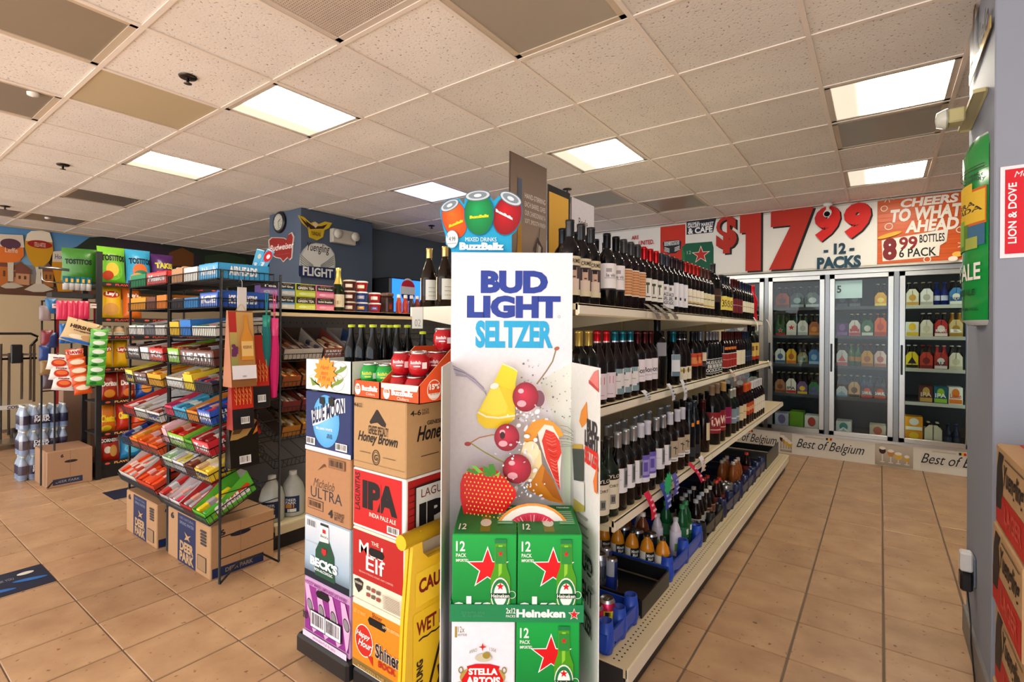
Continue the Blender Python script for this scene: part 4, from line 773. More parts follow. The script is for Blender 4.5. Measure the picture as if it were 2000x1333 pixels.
# grapefruit / orange wedges
blob(c7((640, 700), (700, 620), (780, 596), (850, 620), (905, 670), (930, 720), (895, 735), (860, 680), (790, 660), (740, 700), (720, 790), (640, 790)), '#e89a2c'); blob(c7((740, 700), (790, 640), (850, 650), (895, 735), (915, 850), (905, 1000), (905, 1120), (850, 1020), (790, 880), (755, 780)), '#efe4da')
blob(c7((800, 675), (860, 700), (900, 760), (915, 850), (885, 920), (905, 1130), (850, 1010), (800, 890), (770, 760)), '#d8301e')
for k in range(16): y = 700 + k * 24; lpx([(790 + k * 5, y), (835 + k * 4, y + 20), (870 + k * 2, y + 10)], 4, rr.choice(('#f08a78', '#b81c12', '#ee6a58')))
blob(c7((640, 760), (720, 790), (760, 830), (770, 925), (700, 1050), (620, 1060), (600, 900)), '#f0d8a0'); blob(c7((770, 925), (850, 1040), (930, 1220), (830, 1200), (700, 1140), (655, 1100), (720, 1020)), '#c87a14'); blob(c7((790, 960), (850, 1040), (925, 1210), (850, 1170), (770, 1060)), '#a85e0c')
epx(690, 830, 60, 70, '#f4e4b8', 0); epx(665, 900, 45, 60, '#fbf4e0', 20)
# water column
for k in range(40):
    y = rr.uniform(300, 1130); epx(rr.gauss(645, 38), y, rr.uniform(8, 26), rr.uniform(5, 16), rr.choice(('#f2f0f4', '#dcdce4', '#c6c8d2', '#f8f8fa')), rr.uniform(0, 180))
# cherries
def cherry(x, y, rx, ry, rot=0): epx(x, y, rx, ry, '#8a0c24', rot, '#d8284a'); epx(x - rx * .3, y + ry * .45, rx * .35, ry * .22, '#f2a8b4', rot); epx(x - rx * .35, y - ry * .4, rx * .22, ry * .16, '#f4bcc6', rot)
lpx([(730, 335), (800, 240), (845, 170), (868, 90)], 11, '#8a7a5a'); epx(876, 76, 20, 14, '#a85a3a', 20); lpx([(480, 700), (400, 705), (310, 725), (235, 770)], 9, '#a8744a'); lpx([(250, 765), (350, 830), (440, 880), (510, 915)], 9, '#8a8a3a'); epx(228, 770, 24, 16, '#a83a3a')
epx(745, 440, 42, 60, '#7a4a58'); cherry(648, 428, 95, 108); cherry(512, 722, 92, 100); cherry(585, 950, 105, 108); epx(480, 706, 18, 26, '#3a0814')
for k in range(60): epx(rr.gauss(600, 90), rr.choice((rr.gauss(800, 60), rr.gauss(1090, 40), rr.gauss(560, 40))), rr.uniform(4, 13), rr.uniform(3, 9), rr.choice(('#f4e8ec', '#e2d4da', '#ffffff', '#c8bcc4')), rr.uniform(0, 180))
# strawberry
blob(c7((180, 1040), (200, 975), (260, 935), (340, 925), (440, 945), (500, 1000), (575, 1085), (580, 1130), (540, 1190), (470, 1270), (420, 1333), (225, 1333), (205, 1260), (180, 1140)), '#e0161c')
for i in range(13):
    for j in range(13):
        x = 200 + 28 * i + 14 * (j % 2); y = 965 + 28 * j
        if 20 < x - 185 + (960 - y) * .05 and x < 560 - max(0, (y - 1110)) * .75 - max(0, 1010 - y) * 1.1 and y > 945: epx(x, y, 4.5, 6.5, '#f4cf52')
for pts in (((330, 925), (250, 895), (235, 912), (300, 940)), ((320, 930), (265, 875), (300, 880), (350, 925)), ((350, 925), (350, 880), (385, 890), (395, 935)), ((385, 930), (390, 870), (420, 865), (438, 905), (440, 945)), ((430, 945), (470, 915), (460, 950)), ((340, 930), (400, 930), (430, 955), (370, 950))): blob(c7(*pts), rr.choice(('#4a9a2a', '#6ab83a', '#38801e')))
# bottom grapefruit slice
epx(690, 1380, 275, 245, '#e8923a'); epx(690, 1380, 255, 228, '#f2e6dc'); epx(690, 1380, 205, 180, '#d83a54')
for k in range(26): g = math.pi * (1 + k / 25); lpx([(690, 1370), (690 + 195 * math.cos(g), 1380 + 170 * math.sin(g))], 5, rr.choice(('#f08a9a', '#f6c0c8', '#c02840')))
p.build(disp, 'poster_print')
# right wing print
a = LW(aR, DB, 0); b = LW(.262, 1.49, 0); p = P(a + (b - a).normalized().cross(UP) * .004, (b - a), UP)
def blob(pts, c): p.poly(p.pp(pts), c)
blob(c7((1130, 620), (1130, 640), (1085, 690), (1065, 640), (1080, 560), (1122, 490)), '#dd8a2c'); blob(c7((1150, 310), (1180, 260), (1212, 245), (1216, 400), (1140, 350)), '#d87a74'); blob(c7((1140, 320), (1216, 395), (1216, 420), (1140, 350)), '#b8423c')
for t_, xa_, xb_, xm, ym_, hh, c in (('BUD', 1147, 1167, 1157, 836, .042, '#2a2c30'), ('LIGHT', 1143, 1170, 1156, 862, .05, '#2a2c30'), ('SELTZER', 1143, 1170.5, 1156, 895, .055, '#d82c20')):
    v0 = p.px(xm, ym_)[1]; p.text(t_, p.px(xa_, ym_)[0], v0 - hh / 2, p.px(xb_, ym_)[0], v0 + hh / 2, c, bold=.05)
blob(c7((1018, 815), (1095, 820), (1095, 850), (1018, 850)), '#c8a83a'); blob(c7((1018, 850), (1104, 855), (1104, 1100), (1030, 1090)), '#46504a'); blob(c7((1030, 1090), (1110, 1110), (1112, 1290), (1030, 1230)), '#e2e2dc'); blob(c7((1030, 1230), (1112, 1290), (1112, 1333), (1030, 1333)), '#b8ac4a'); blob(c7((1180, 1100), (1212, 980), (1212, 1200), (1190, 1180)), '#e07a3c')
for k in range(3): p.text(('BUD', 'LIGHT', 'SELTZER')[k], .1, .62 - .09 * k, .23, .68 - .09 * k, '#2a2c2c', bold=.04)
for k in range(9): blob([(1130 + 3 * k, 1000 + 18 * k), (1150 + 2 * k, 1015 + 18 * k), (1148 + 2 * k, 1019 + 18 * k), (1130 + 3 * k, 1004 + 18 * k)], '#8a9484')
p.build(disp, 'wing_print')
# ---- twelve-packs in front of it
HF = 1.47
def fcase(name, label, l0, l1, z0, z1, c, cat='beer case', d_=.25, front=HF):
    v = LW((l0 + l1) / 2, front + d_ / 2, z0); t = thing(name, label, cat, tuple(v), YAW); q = M('card'); q.box((-(l1 - l0) / 2, -d_ / 2, 0), ((l1 - l0) / 2, d_ / 2, z1 - z0), c, ch=.003); q.build('carton', t); return t
def hein(l0, l1, z0, z1, label):
    t = fcase('beer_twelve_pack', label, l0, l1, z0, z1, '#0f9a3c'); W, Hh = (l1 - l0), z1 - z0
    p = P(LW(l0, HF, z0), RT, UP, 'inkgloss'); u = lambda a: a * W; v = lambda b: b * Hh
    p.rect(0.002, 0.002, W - .002, Hh - .002, '#0d7a34', '#14a545'); p.rect(.002, v(.04), W - .002, v(.22), '#128a3a', '#0d7a34')
    p.text('12', u(.06), v(.8), u(.2), v(.92), '#f2f2ea', bold=.02); p.text('PACK', u(.06), v(.73), u(.22), v(.775), '#e6efe2', bold=.02); p.text('IMPORTED', u(.06), v(.675), u(.25), v(.71), '#e6efe2', bold=.03)
    p.star(u(.55), v(.6), W * .345, '#f4f4ee'); p.star(u(.55), v(.6), W * .3, '#d8141c')
    p.text('eke', -W * .02 + .003, v(.02), u(.66), v(.27), '#f4f4ee', bold=.04); p.ring(u(.93), v(.29), .011, .011, .0015, '#f2f2ea')
    bx = .75; p.poly([(u(bx - .085), v(.9)), (u(bx + .085), v(.9)), (u(bx + .095), v(.62)), (u(bx + .15), v(.5)), (u(bx + .155), v(.0)), (u(bx - .155), v(.0)), (u(bx - .15), v(.5)), (u(bx - .095), v(.62))], '#4c9a1c'); p.poly([(u(bx - .03), v(.88)), (u(bx + .03), v(.88)), (u(bx + .02), v(.55)), (u(bx - .03), v(.5))], '#8cc83a')
    p.rect(u(bx - .09), v(.9), u(bx + .09), v(.95), '#1d7a44'); p.rect(u(bx - .075), v(.66), u(bx + .075), v(.86), '#2a8a3a'); p.star(u(bx), v(.78), .009, '#d8141c')
    p.ell(u(bx), v(.3), u(.15), v(.2), '#e4e8e0'); p.ell(u(bx), v(.3), u(.135), v(.18), '#1d7a3c'); p.ell(u(bx), v(.3), u(.1), v(.135), '#eef0ea'); p.star(u(bx), v(.395), .012, '#d8141c'); p.rect(u(bx - .15), v(.255), u(bx + .15), v(.315), '#143c28'); p.text('Heineken', u(bx - .14), v(.262), u(bx + .14), v(.308), '#f2f2ea', bold=.02)
    p.build(t); D = .25
    p = P(LW(l0, HF, z1), RT, FW); p.rect(.004, .004, W - .004, D - .004, '#147a3a'); p.poly([(u(.42), D * .08), (u(.58), D * .08), (u(.58), D * .45), (u(.54), D * .62), (u(.535), D * .9), (u(.465), D * .9), (u(.46), D * .62), (u(.42), D * .45)], '#7a7a24'); p.ell(u(.5), D * .35, u(.09), D * .12, '#d8dccf')
    p.rect(u(.68), D * .3, u(.95), D * .78, '#3a9a5a')
    for k in range(7): p.rect(u(.7), D * (.33 + .06 * k), u(.93), D * (.345 + .06 * k), '#d6e8d8')
    p.text('12', u(.08), D * .1, u(.2), D * .28, '#e6efe2', bold=.02); p.text('Heineken', u(.7), D * .82, u(.92), D * .88, '#f0f0ea', bold=.02); p.build(t, 'printed_top')
    return t
def lpx_(px): return (px - 1000) / F * HF
hein(lpx_(886), lpx_(1012), .537, .781, 'green twelve-pack with red star, upper left in the display')
hein(lpx_(1014), lpx_(1140), .537, .781, 'green twelve-pack with red star, upper right in the display')
hein(lpx_(1012), lpx_(1136), .286, .53, 'green twelve-pack with red star below the long green tray')
t = fcase('beer_twelve_pack', 'white twelve-pack with red scroll crest below the green tray', lpx_(886), lpx_(1010), .286, .53, '#e9e6ee'); W = lpx_(1010) - lpx_(886)
p = P(LW(lpx_(886), HF, .286), RT, UP, 'inkgloss'); Hh = .244
p.text('12x', W * .1, Hh * .86, W * .2, Hh * .93, '#7a7050'); p.rect(W * .05, Hh * .8, W * .085, Hh * .93, '#a8904a'); p.text('BOTTLES', W * .1, Hh * .82, W * .24, Hh * .845, '#6a6a6a')
p.ell(W * .49, Hh * .33, W * .36, Hh * .14, '#b79a52', 0); p.poly([(W * .2, Hh * .2), (W * .78, Hh * .2), (W * .82, Hh * .3), (W * .74, Hh * .42), (W * .76, Hh * .46), (W * .6, Hh * .49), (W * .38, Hh * .49), (W * .24, Hh * .46), (W * .26, Hh * .42), (W * .16, Hh * .3)], '#d4141e')
p.text('STELLA', W * .27, Hh * .36, W * .73, Hh * .44, '#fbf6f0', bold=.05); p.text('ARTOIS', W * .23, Hh * .24, W * .77, Hh * .34, '#fbf6f0', bold=.05)
for sgn in (-1, 1): p.ring(W * .49 + sgn * W * .36, Hh * .24, W * .06, Hh * .04, .003, '#8a7a3a'); p.ring(W * .49 + sgn * W * .34, Hh * .42, W * .04, Hh * .04, .003, '#8a7a3a')
p.ell(W * .5, Hh * .57, W * .13, Hh * .05, '#c9c2a8'); p.ell(W * .55, Hh * .6, W * .06, Hh * .04, '#a08a3a'); p.star(W * .49, Hh * .7, .012, '#c8281e', 4, .3); p.text('ANNO', W * .28, Hh * .62, W * .4, Hh * .66, '#8a8478', slope=.3); p.text('1366', W * .6, Hh * .66, W * .7, Hh * .7, '#8a8478', slope=-.3); p.text('LA BIERE PLUS DE LUXE', W * .2, Hh * .1, W * .8, Hh * .13, '#8a8690'); p.build(t)
t = thing('cardboard_tray', 'shallow long green cardboard tray under two green twelve-packs', 'tray', tuple(LW(.018, HF, .531)), YAW); W0, W1 = lpx_(883), lpx_(1143)
q = M('card'); c = '#12804a'
q.prism([(W0 - .018, 0), (W1 - .018, 0), (W1 - .018, .05), (W0 - .018, .05)], .003, c, ((0, -.005, 0), (1, 0, 0), (0, 0, 1))); q.prism([(W0 - .018, 0), (W1 - .018, 0), (W1 - .018, .005), (W0 - .018, .005)], -.25, c, ((0, -.005, 0), (1, 0, 0), (0, 0, 1)))
for x in (W0 - .018, W1 - .021): q.box((x, -.005, 0), (x + .003, .25, .06), c)
q.build('tray_body', t); p = P(LW(0, HF - .0085, .531), RT, UP); p.text('Heineken', lpx_(1012), .014, lpx_(1107), .038, '#f4f4ee', bold=.045); p.star(lpx_(1124), .024, .018, '#f4f4ee'); p.star(lpx_(1124), .024, .014, '#d8141c'); p.text('2x12', lpx_(992), .026, lpx_(1010), .042, '#f0f0ea', bold=.02); p.text('PACKS', lpx_(992), .015, lpx_(1010), .022, '#dfe8df', bold=.02); p.text('221015NVRM2 10021#\n027 2023 GENERAL', lpx_(905), .016, lpx_(950), .032, '#4aa070'); p.build(t)
# ---- cutout and standees on top
def fpoly(P_, pts): return P_.pp(pts)
DC = 1.80; oC = CAM + FW * DC; oC.z = 1.475
t = thing('can_cutout_sign', 'die-cut sign of three round cans in orange, green and red', 'sign', tuple(oC), YAW)
def c6(*a): return [(850 + x / 3.333, 280 + y / 3.333) for x, y in a]
p = P(oC, RT, UP); outline = p.pp(c6((105, 760), (105, 690), (70, 660), (66, 600), (48, 530), (35, 470), (32, 420), (60, 380), (120, 358), (160, 362), (188, 400), (196, 340), (240, 318), (300, 306), (350, 312), (362, 350), (378, 375), (420, 340), (424, 316), (480, 325), (550, 370), (566, 410), (560, 500), (530, 570), (498, 600), (498, 760)))
q = M('card'); q.prism(outline, .004, '#18a4d2', (oC + FW * .004, RT, UP)); q.build('board', t, True)
def bz(pts_body, c, cd_, top, ang, tc, word, x0, y0, x1, y1, sl):
    a = p.px(*c6(pts_body[:2])[0]); k = DC / F / 3.333; rx, ry, rot = pts_body[2:]
    p.ell(a[0], a[1], rx * k * 1.06, ry * k * 1.05, '#0f7090', R(rot)); p.ell(a[0], a[1], rx * k, ry * k, cd_, R(rot), 28, c)
    b = p.px(*c6(top[:2])[0]); p.ell(b[0], b[1], top[2] * k, top[3] * k, '#5a6a74', R(ang)); p.ell(b[0], b[1], top[2] * k * .92, top[3] * k * .86, '#c9d2d8', R(ang)); p.ell(b[0], b[1] + .001, top[2] * k * .72, top[3] * k * .62, '#7e8c96', R(ang)); p.ell(b[0], b[1], top[2] * k * .3, top[3] * k * .3, '#dfe6ea', R(ang))
    u0 = p.px(*c6((x0, y0))[0]); u1 = p.px(*c6((x1, y1))[0]); p.text(word, u0[0], u0[1], u1[0], u0[1] + (.011), tc, bold=.06, slope=sl)
bz((126, 490, 78, 128, 14), '#f0701c', '#d84808', (95, 405, 66, 34), 28, '#f6e21c', 'BuzzBallz', 90, 552, 184, 500, .42); bz((470, 470, 90, 130, -14), '#cc1420', '#8c0a14', (492, 362, 78, 40), -26, '#ffffff', 'BuzzBallz', 395, 448, 506, 500, -.5); bz((286, 465, 92, 132, 0), '#16a85a', '#0a7a3c', (278, 344, 84, 36), 6, '#f6e21c', 'BuzzBallz', 226, 496, 352, 470, .1)
p.tpx('MIXED DRINKS', *c6((198, 642))[0], *c6((400, 616))[0], '#e6f4f8'); p.tpx('BuzzBallz', *c6((160, 698))[0], *c6((448, 650))[0], '#f4fafc', bold=.06)
a = p.px(*c6((112, 628))[0]); p.ell(a[0], a[1], .0225, .032, '#6ab0c8'); p.ell(a[0], a[1], .021, .03, '#eef4f4'); p.tpx('$', *c6((78, 618))[0], *c6((88, 598))[0], '#1c8ac0'); p.tpx('4.99', *c6((92, 642))[0], *c6((134, 612))[0], '#26282c'); p.line(p.pp(c6((80, 658), (142, 655))), .0012, '#26282c'); p.build(t)
def standee(name, label, X0, pa, pb, pytop_a, z0, c, back='#3a2c24'):
    a = atX(pa, 480, X0); b = atX(pb, 480, X0); zt = atX(pa, pytop_a, X0).z; t = thing(name, label, 'standee', (X0, (a.y + b.y) / 2, z0)); q = M('card'); q.prism([(a.y, z0), (b.y, z0), (b.y, zt), (a.y, zt)], .004, c, ((X0 - .004, 0, 0), (0, 1, 0), (0, 0, 1)), side=back); q.build('board', t, True); return t, P((X0, 0, 0), (0, 1, 0), (0, 0, 1)), a.y, b.y, zt
t, p, y0, y1, zt = standee('wine_standee', 'tall brown wine standee with pencil sketch of a hand', -1.15, 995, 1067, 294, 1.475, '#5c483c')
w_, h_ = y1 - y0, zt - 1.475; p.rect(y0 + .003, 1.477, y1 - .003, 1.477 + h_ * .45, '#4a3328', '#a58a76'); p.rect(y0 + .003, 1.477 + h_ * .45, y1 - .003, zt - .004, '#a58a76', '#6a5440')
for k, s_ in enumerate(('HAND-STIRRING', 'EACH BARREL GIVES', 'OUR CHARDONNAY A', 'SOFT, SMOOTH FINISH')): p.text(s_, y0 + w_ * .38, zt - h_ * (.27 + .058 * k), y0 + w_ * .96, zt - h_ * (.235 + .058 * k), '#efe6dc')
p.poly([(y0 + w_ * .17, 1.49), (y0 + w_ * .33, 1.49), (y0 + w_ * .33, 1.6), (y0 + w_ * .29, 1.72), (y0 + w_ * .28, zt - .1), (y0 + w_ * .2, zt - .1), (y0 + w_ * .19, 1.72), (y0 + w_ * .13, 1.6)], '#c89018'); p.rect(y0 + w_ * .19, zt - .24, y0 + w_ * .29, zt - .09, '#4a5870'); p.ell(y0 + w_ * .24, 1.56, w_ * .1, .05, '#c8a060')
p.poly([(y0 + w_ * .55, 1.56), (y0 + w_ * .66, 1.55), (y0 + w_ * .86, 1.66), (y0 + w_ * .88, 1.72), (y0 + w_ * .72, 1.76), (y0 + w_ * .62, 1.71), (y0 + w_ * .66, 1.64)], '#4a3a30'); p.poly([(y0 + w_ * .64, 1.6), (y0 + w_ * .8, 1.68), (y0 + w_ * .82, 1.72), (y0 + w_ * .72, 1.735), (y0 + w_ * .68, 1.68)], '#d0bcaa'); p.line([(y0 + w_ * .58, 1.52), (y0 + w_ * .72, 1.7), (y0 + w_ * .78, 1.8)], .004, '#2a201a'); p.text('BOGLE', y0 + w_ * .5, 1.49, y0 + w_ * .85, 1.505, '#b08a5a'); p.build(t)
t, p, y0, y1, zt = standee('sport_standee', 'yellow standee with a helmeted ball player behind the wine', -1.17, 1070, 1113, 359, 1.475, '#1a1a1a'); w_, h_ = y1 - y0, zt - 1.475
p.rect(y0 + w_ * .04, 1.48, y1 - w_ * .08, zt - .03, '#e2a81c', '#eeb424'); p.poly([(y0 + w_ * .05, 1.48), (y1 - w_ * .1, 1.48), (y1 - w_ * .1, 1.6), (y0 + w_ * .6, 1.66), (y0 + w_ * .3, 1.58), (y0 + w_ * .05, 1.62)], '#3a3450'); p.poly([(y0 + w_ * .45, 1.56), (y0 + w_ * .75, 1.56), (y0 + w_ * .72, 1.68), (y0 + w_ * .5, 1.7)], '#2a3a66'); p.ell(y0 + w_ * .56, 1.73, w_ * .1, .035, '#d8d8d8'); p.ell(y0 + w_ * .78, 1.78, w_ * .1, .035, '#5a2a14', .5); p.build(t)
t, p, y0, y1, zt = standee('white_wine_card', 'white card with red and black lettering behind the wine', -1.19, 1116, 1160, 384, 1.475, '#ece6ea'); w_, h_ = y1 - y0, zt - 1.475
p.text('Bogle', y0 + w_ * .3, zt - h_ * .26, y0 + w_ * .7, zt - h_ * .16, '#3a3436'); p.text('Essential Red', y0 + w_ * .2, zt - h_ * .35, y0 + w_ * .8, zt - h_ * .29, '#5a5456'); p.text('Chosen', y0 + w_ * .2, zt - h_ * .46, y0 + w_ * .8, zt - h_ * .39, '#c8202c', bold=.03); [p.rect(y0 + w_ * .2, zt - h_ * (.56 + .07 * k), y0 + w_ * .75, zt - h_ * (.54 + .07 * k), '#8a8488') for k in range(4)]; p.build(t)
# ================================================================ BEER CASE STACKS
SY = 1.2
def bcase(name, label, x0, x1, z0, z1, c, d_=.38, cat='beer case', top=True, y0=SY, mat='card'):
    t = thing(name, label, cat, ((x0 + x1) / 2, y0 + d_ / 2, z0)); q = M(mat); a, b = (x1 - x0) / 2, d_ / 2
    if top: q.box((-a, -b, 0), (a, b, z1 - z0), c, ch=.004)
    else:
        h = z1 - z0
        for A, B in (((-a, -b, 0), (a, -b + .004, h)), ((-a, b - .004, 0), (a, b, h)), ((-a, -b, 0), (-a + .004, b, h)), ((a - .004, -b, 0), (a, b, h)), ((-a, -b, 0), (a, b, .004))): q.box(A, B, c)
    q.build('carton', t); return t
def PF(): return P((0, SY, 0), (1, 0, 0), (0, 0, 1))
def c4(x, y): return (580 + x / 4.443, 640 + y / 4.443)
def c5(x, y): return (570 + x / 3.307, 930 + y / 3.307)
def T(t_, f_, x0, y0, x1, y1, c, **k): p.tpx(t_, *f_(x0, y0), *f_(x1, y1), c, **k)
def PG(f_, pts, c): p.poly(p.pp([f_(*a) for a in pts]), c)
def hole(x0, x1, z0, z1): p.poly([(x0 + .01, z0), (x1 - .01, z0), (x1, (z0 + z1) / 2), (x1 - .01, z1), (x0 + .01, z1), (x0, (z0 + z1) / 2)], '#0c0a0a')
LX0, LX1, RX0, RX1 = -1.935, -1.63, -1.615, -1.324
# dolly
dl = thing('plastic_dolly', 'low black plastic dolly under the stacked beer cases', 'dolly', ((LX0 + RX1) / 2, SY + .19, 0)); q = M('plastic'); q.box((LX0 - .03, SY - .02, .03), (LX1 + .012, SY + .4, .108), '#1b1c20', ch=.01); q.build('deck', dl, True); q = M('plastic'); q.box((LX1 + .014, SY + .0, .03), (RX1 + .02, SY + .4, .098), '#17181b', ch=.01); q.build('deck', dl, True)
for x in (LX0 + .03, LX1 - .06, RX1 - .06):
    for y in (SY + .02, SY + .34):
        q = M('plastic'); q.lathe([(.001, -.018, '#101012'), (.028, -.018, '#101012'), (.028, .018, '#101012'), (.001, .018, None)], 12); q.v = [(a + x, c + y + .02, b + .028) for a, b, c in q.v]; q.v = [(a, b, max(0, c)) for a, b, c in q.v]; q.build('caster', dl, True)
# purple lemonade case
t = bcase('beer_case', 'purple lemonade case with slanted bottles, lowest of left stack', LX0, LX1, .11, .348, '#c79ac4'); p = PF(); w_ = LX1 - LX0; X_ = lambda a: LX0 + a * w_; Zz = lambda b: .11 + b * .238
p.rect(X_(.02), Zz(.1), X_(.99), Zz(.88), '#8e2f86')
for k in range(4): 
    a = .02 + .27 * k; p.poly([(X_(a), Zz(.88)), (X_(a + .09), Zz(.88)), (X_(a + .2), Zz(.55)), (X_(min(.99, a + .3)), Zz(.2)), (X_(min(.95, a + .2)), Zz(.1)), (X_(a + .06), Zz(.45))], '#d9a8cc'); p.ell(X_(a + .12), Zz(.55), .017, .026, '#2a2226', .5); p.ell(X_(a + .12), Zz(.55), .014, .022, '#8a8488', .5)
p.text('WOODY MAKES LEMONADE LIKE WINES?', X_(.04), Zz(.905), X_(.96), Zz(.965), '#8e2f86', bold=.03); hole(X_(.3), X_(.6), Zz(.76), Zz(.88)); p.rect(X_(.17), Zz(.2), X_(.86), Zz(.5), '#1c1a1e'); p.bars(X_(.185), Zz(.215), X_(.505), Zz(.485), 14, '#efe6ec', 3); p.bars(X_(.525), Zz(.215), X_(.845), Zz(.485), 16, '#efe6ec', 5); p.text('SPIKED', X_(.02), Zz(.3), X_(.12), Zz(.42), '#2a1c2c', bold=.05); p.rect(X_(.02), Zz(.0), X_(.98), Zz(.1), '#e4cfe2'); p.text('wonderful fruits', X_(.25), Zz(.03), X_(.75), Zz(.08), '#a04a98'); p.build(t)
# Becks
t = bcase('beer_case', 'grey-blue case with a large green bottle picture in left stack', LX0, LX1, .35, .605, '#9fb0bd'); p = PF(); Zz = lambda b: .35 + b * .255
p.rect(X_(.01), Zz(.3), X_(.99), Zz(.98), '#9db4c6', '#d2d5da'); p.rect(X_(.01), Zz(.01), X_(.99), Zz(.3), '#0e2030', '#9db4c6'); p.rect(X_(.01), Zz(.01), X_(.99), Zz(.12), '#0c1a28')
p.bars(X_(.06), Zz(.82), X_(.27), Zz(.95), 12, '#cfd3d8', 7); p.poly([(X_(.38), Zz(.93)), (X_(.55), Zz(.93)), (X_(.56), Zz(.72)), (X_(.68), Zz(.5)), (X_(.7), Zz(.1)), (X_(.26), Zz(.1)), (X_(.27), Zz(.5)), (X_(.37), Zz(.68))], '#1c4a34'); p.poly([(X_(.37), Zz(.92)), (X_(.56), Zz(.92)), (X_(.565), Zz(.68)), (X_(.365), Zz(.66))], '#d9d9d6'); p.rect(X_(.38), Zz(.925), X_(.55), Zz(.955), '#24262a'); p.rect(X_(.43), Zz(.81), X_(.5), Zz(.87), '#c02028'); p.text("Beck's", X_(.39), Zz(.74), X_(.55), Zz(.78), '#4a4a4c'); p.poly([(X_(.42), Zz(.57)), (X_(.52), Zz(.57)), (X_(.52), Zz(.5)), (X_(.47), Zz(.46)), (X_(.42), Zz(.5))], '#c02028')
p.text("BECK'S", X_(.16), Zz(.245), X_(.76), Zz(.39), '#eef0f2', bold=.06); p.text('NON-ALCOHOLIC', X_(.26), Zz(.18), X_(.66), Zz(.225), '#dfe6ec', bold=.03); p.line([(X_(.01), Zz(.6)), (X_(.37), Zz(.6))], .001, '#7a8a98'); p.build(t)
# Ultra
t = bcase('beer_case', 'plain brown cardboard case with dark print in left stack', LX0, LX1, .607, .874, '#a97850'); p = PF(); Zz = lambda b: .607 + b * .267
p.text('Michelob', X_(.2), Zz(.47), X_(.67), Zz(.6), '#4a3428', shear=.4); p.text('ULTRA', X_(.14), Zz(.3), X_(.83), Zz(.46), '#33343c', bold=-.0); p.rect(X_(.08), Zz(.12), X_(.43), Zz(.27), '#3c3a40'); p.rect(X_(.09), Zz(.13), X_(.42), Zz(.26), '#a4744c'); p.bars(X_(.1), Zz(.14), X_(.41), Zz(.25), 18, '#a4744c', 9); p.text('4', X_(.55), Zz(.08), X_(.64), Zz(.2), '#2c2a2e', bold=.04); p.text('12 OUNCE\nBOTTLES', X_(.67), Zz(.07), X_(.88), Zz(.19), '#3c3430', bold=.02); PG(c4, [(185, 1240), (240, 1183), (262, 1215), (245, 1205)], '#5c3a24'); p.rect(X_(.55), Zz(.82), X_(.9), Zz(.96), '#7f5a3c'); p.bars(X_(.56), Zz(.83), X_(.89), Zz(.95), 20, '#8f6644', 4); p.build(t)
# Blue Moon
t = bcase('beer_case', 'navy case with pale blue disc and white ribbon, left stack', LX0, LX1, .876, 1.12, '#1d2c5e'); p = PF(); Zz = lambda b: .876 + b * .244
p.rect(X_(.0), Zz(.0), X_(1), Zz(.07), '#e8e6ea'); p.ell(X_(.47), Zz(.53), .09, .105, '#4a9ad2', 0, 30, '#7cc0ea'); PG(c4, [(128, 720), (200, 712), (270, 672), (345, 622), (418, 615), (420, 742), (350, 752), (262, 800), (185, 840), (140, 852)], '#f0ece6'); T('BLUE MOON', c4, 140, 838, 412, 745, '#16234e', bold=.03, slope=.3)
p.text('BELGIAN WHITE', X_(.26), Zz(.38), X_(.62), Zz(.42), '#e6f0f6', bold=.02); p.text('12FL OZ\nBOTTLES', X_(.5), Zz(.26), X_(.62), Zz(.33), '#16234e', bold=.02); p.bars(X_(.04), Zz(.1), X_(.24), Zz(.22), 14, '#f0eee8', 11); p.bars(X_(.7), Zz(.1), X_(.94), Zz(.22), 14, '#f0eee8', 12); PG(c4, [(205, 600), (245, 605), (250, 660), (235, 672), (205, 655)], '#0a0a10'); PG(c4, [(285, 605), (330, 610), (332, 650), (325, 690), (295, 680), (283, 645)], '#0a0a10'); p.build(t)
# fish box
t = bcase('open_bottle_box', 'white open-topped box printed with green fish, top of left stack', LX0, LX1, 1.122, 1.25, '#dcdcd4', .3, 'box', False); p = PF()
for cx_, cz_ in ((-1.87, 1.155), (-1.72, 1.165), (-1.70, 1.23)):
    p.ring(cx_, min(cz_, 1.215), .048, .034, .0012, '#6a7a64'); z_ = min(cz_, 1.215); s_ = 1 if cx_ > -1.8 else -1
    p.poly([(cx_ - .04, z_ - s_ * .018), (cx_ - .02, z_ - s_ * .012 + .008), (cx_, z_ + .004), (cx_ + .004, z_ + .016), (cx_ + .012, z_ + s_ * .006 + .004), (cx_ + .042, z_ + s_ * .018), (cx_ + .036, z_ + s_ * .006), (cx_ + .01, z_ - .008), (cx_ - .015, z_ - .014), (cx_ - .03, z_ - s_ * .02 - .004)], '#6f8a2c')
p.build(t)
st = thing('orange_starburst', 'orange starburst price card stuck on the white fish box', 'price tag', (-1.82, SY - .006, 1.18)); q = M('ink'); cx_, cz_ = PF().px(637, 728)
q.prism([(cx_ + (.078 if i % 2 else .056) * math.sin(i * math.pi / 14 + .1), cz_ + (.066 if i % 2 else .048) * math.cos(i * math.pi / 14 + .1)) for i in range(28)], .002, '#f08a1c', ((0, SY - .004, 0), (1, 0, 0), (0, 0, 1))); q.build('card', st, True); p = P((0, SY - .0062, 0), (1, 0, 0), (0, 0, 1)); p.text('Hard\nitem\n2.99 ea', cx_ - .04, cz_ - .032, cx_ + .035, cz_ + .03, '#b8480c', shear=.3); p.build(st, 'handwriting')
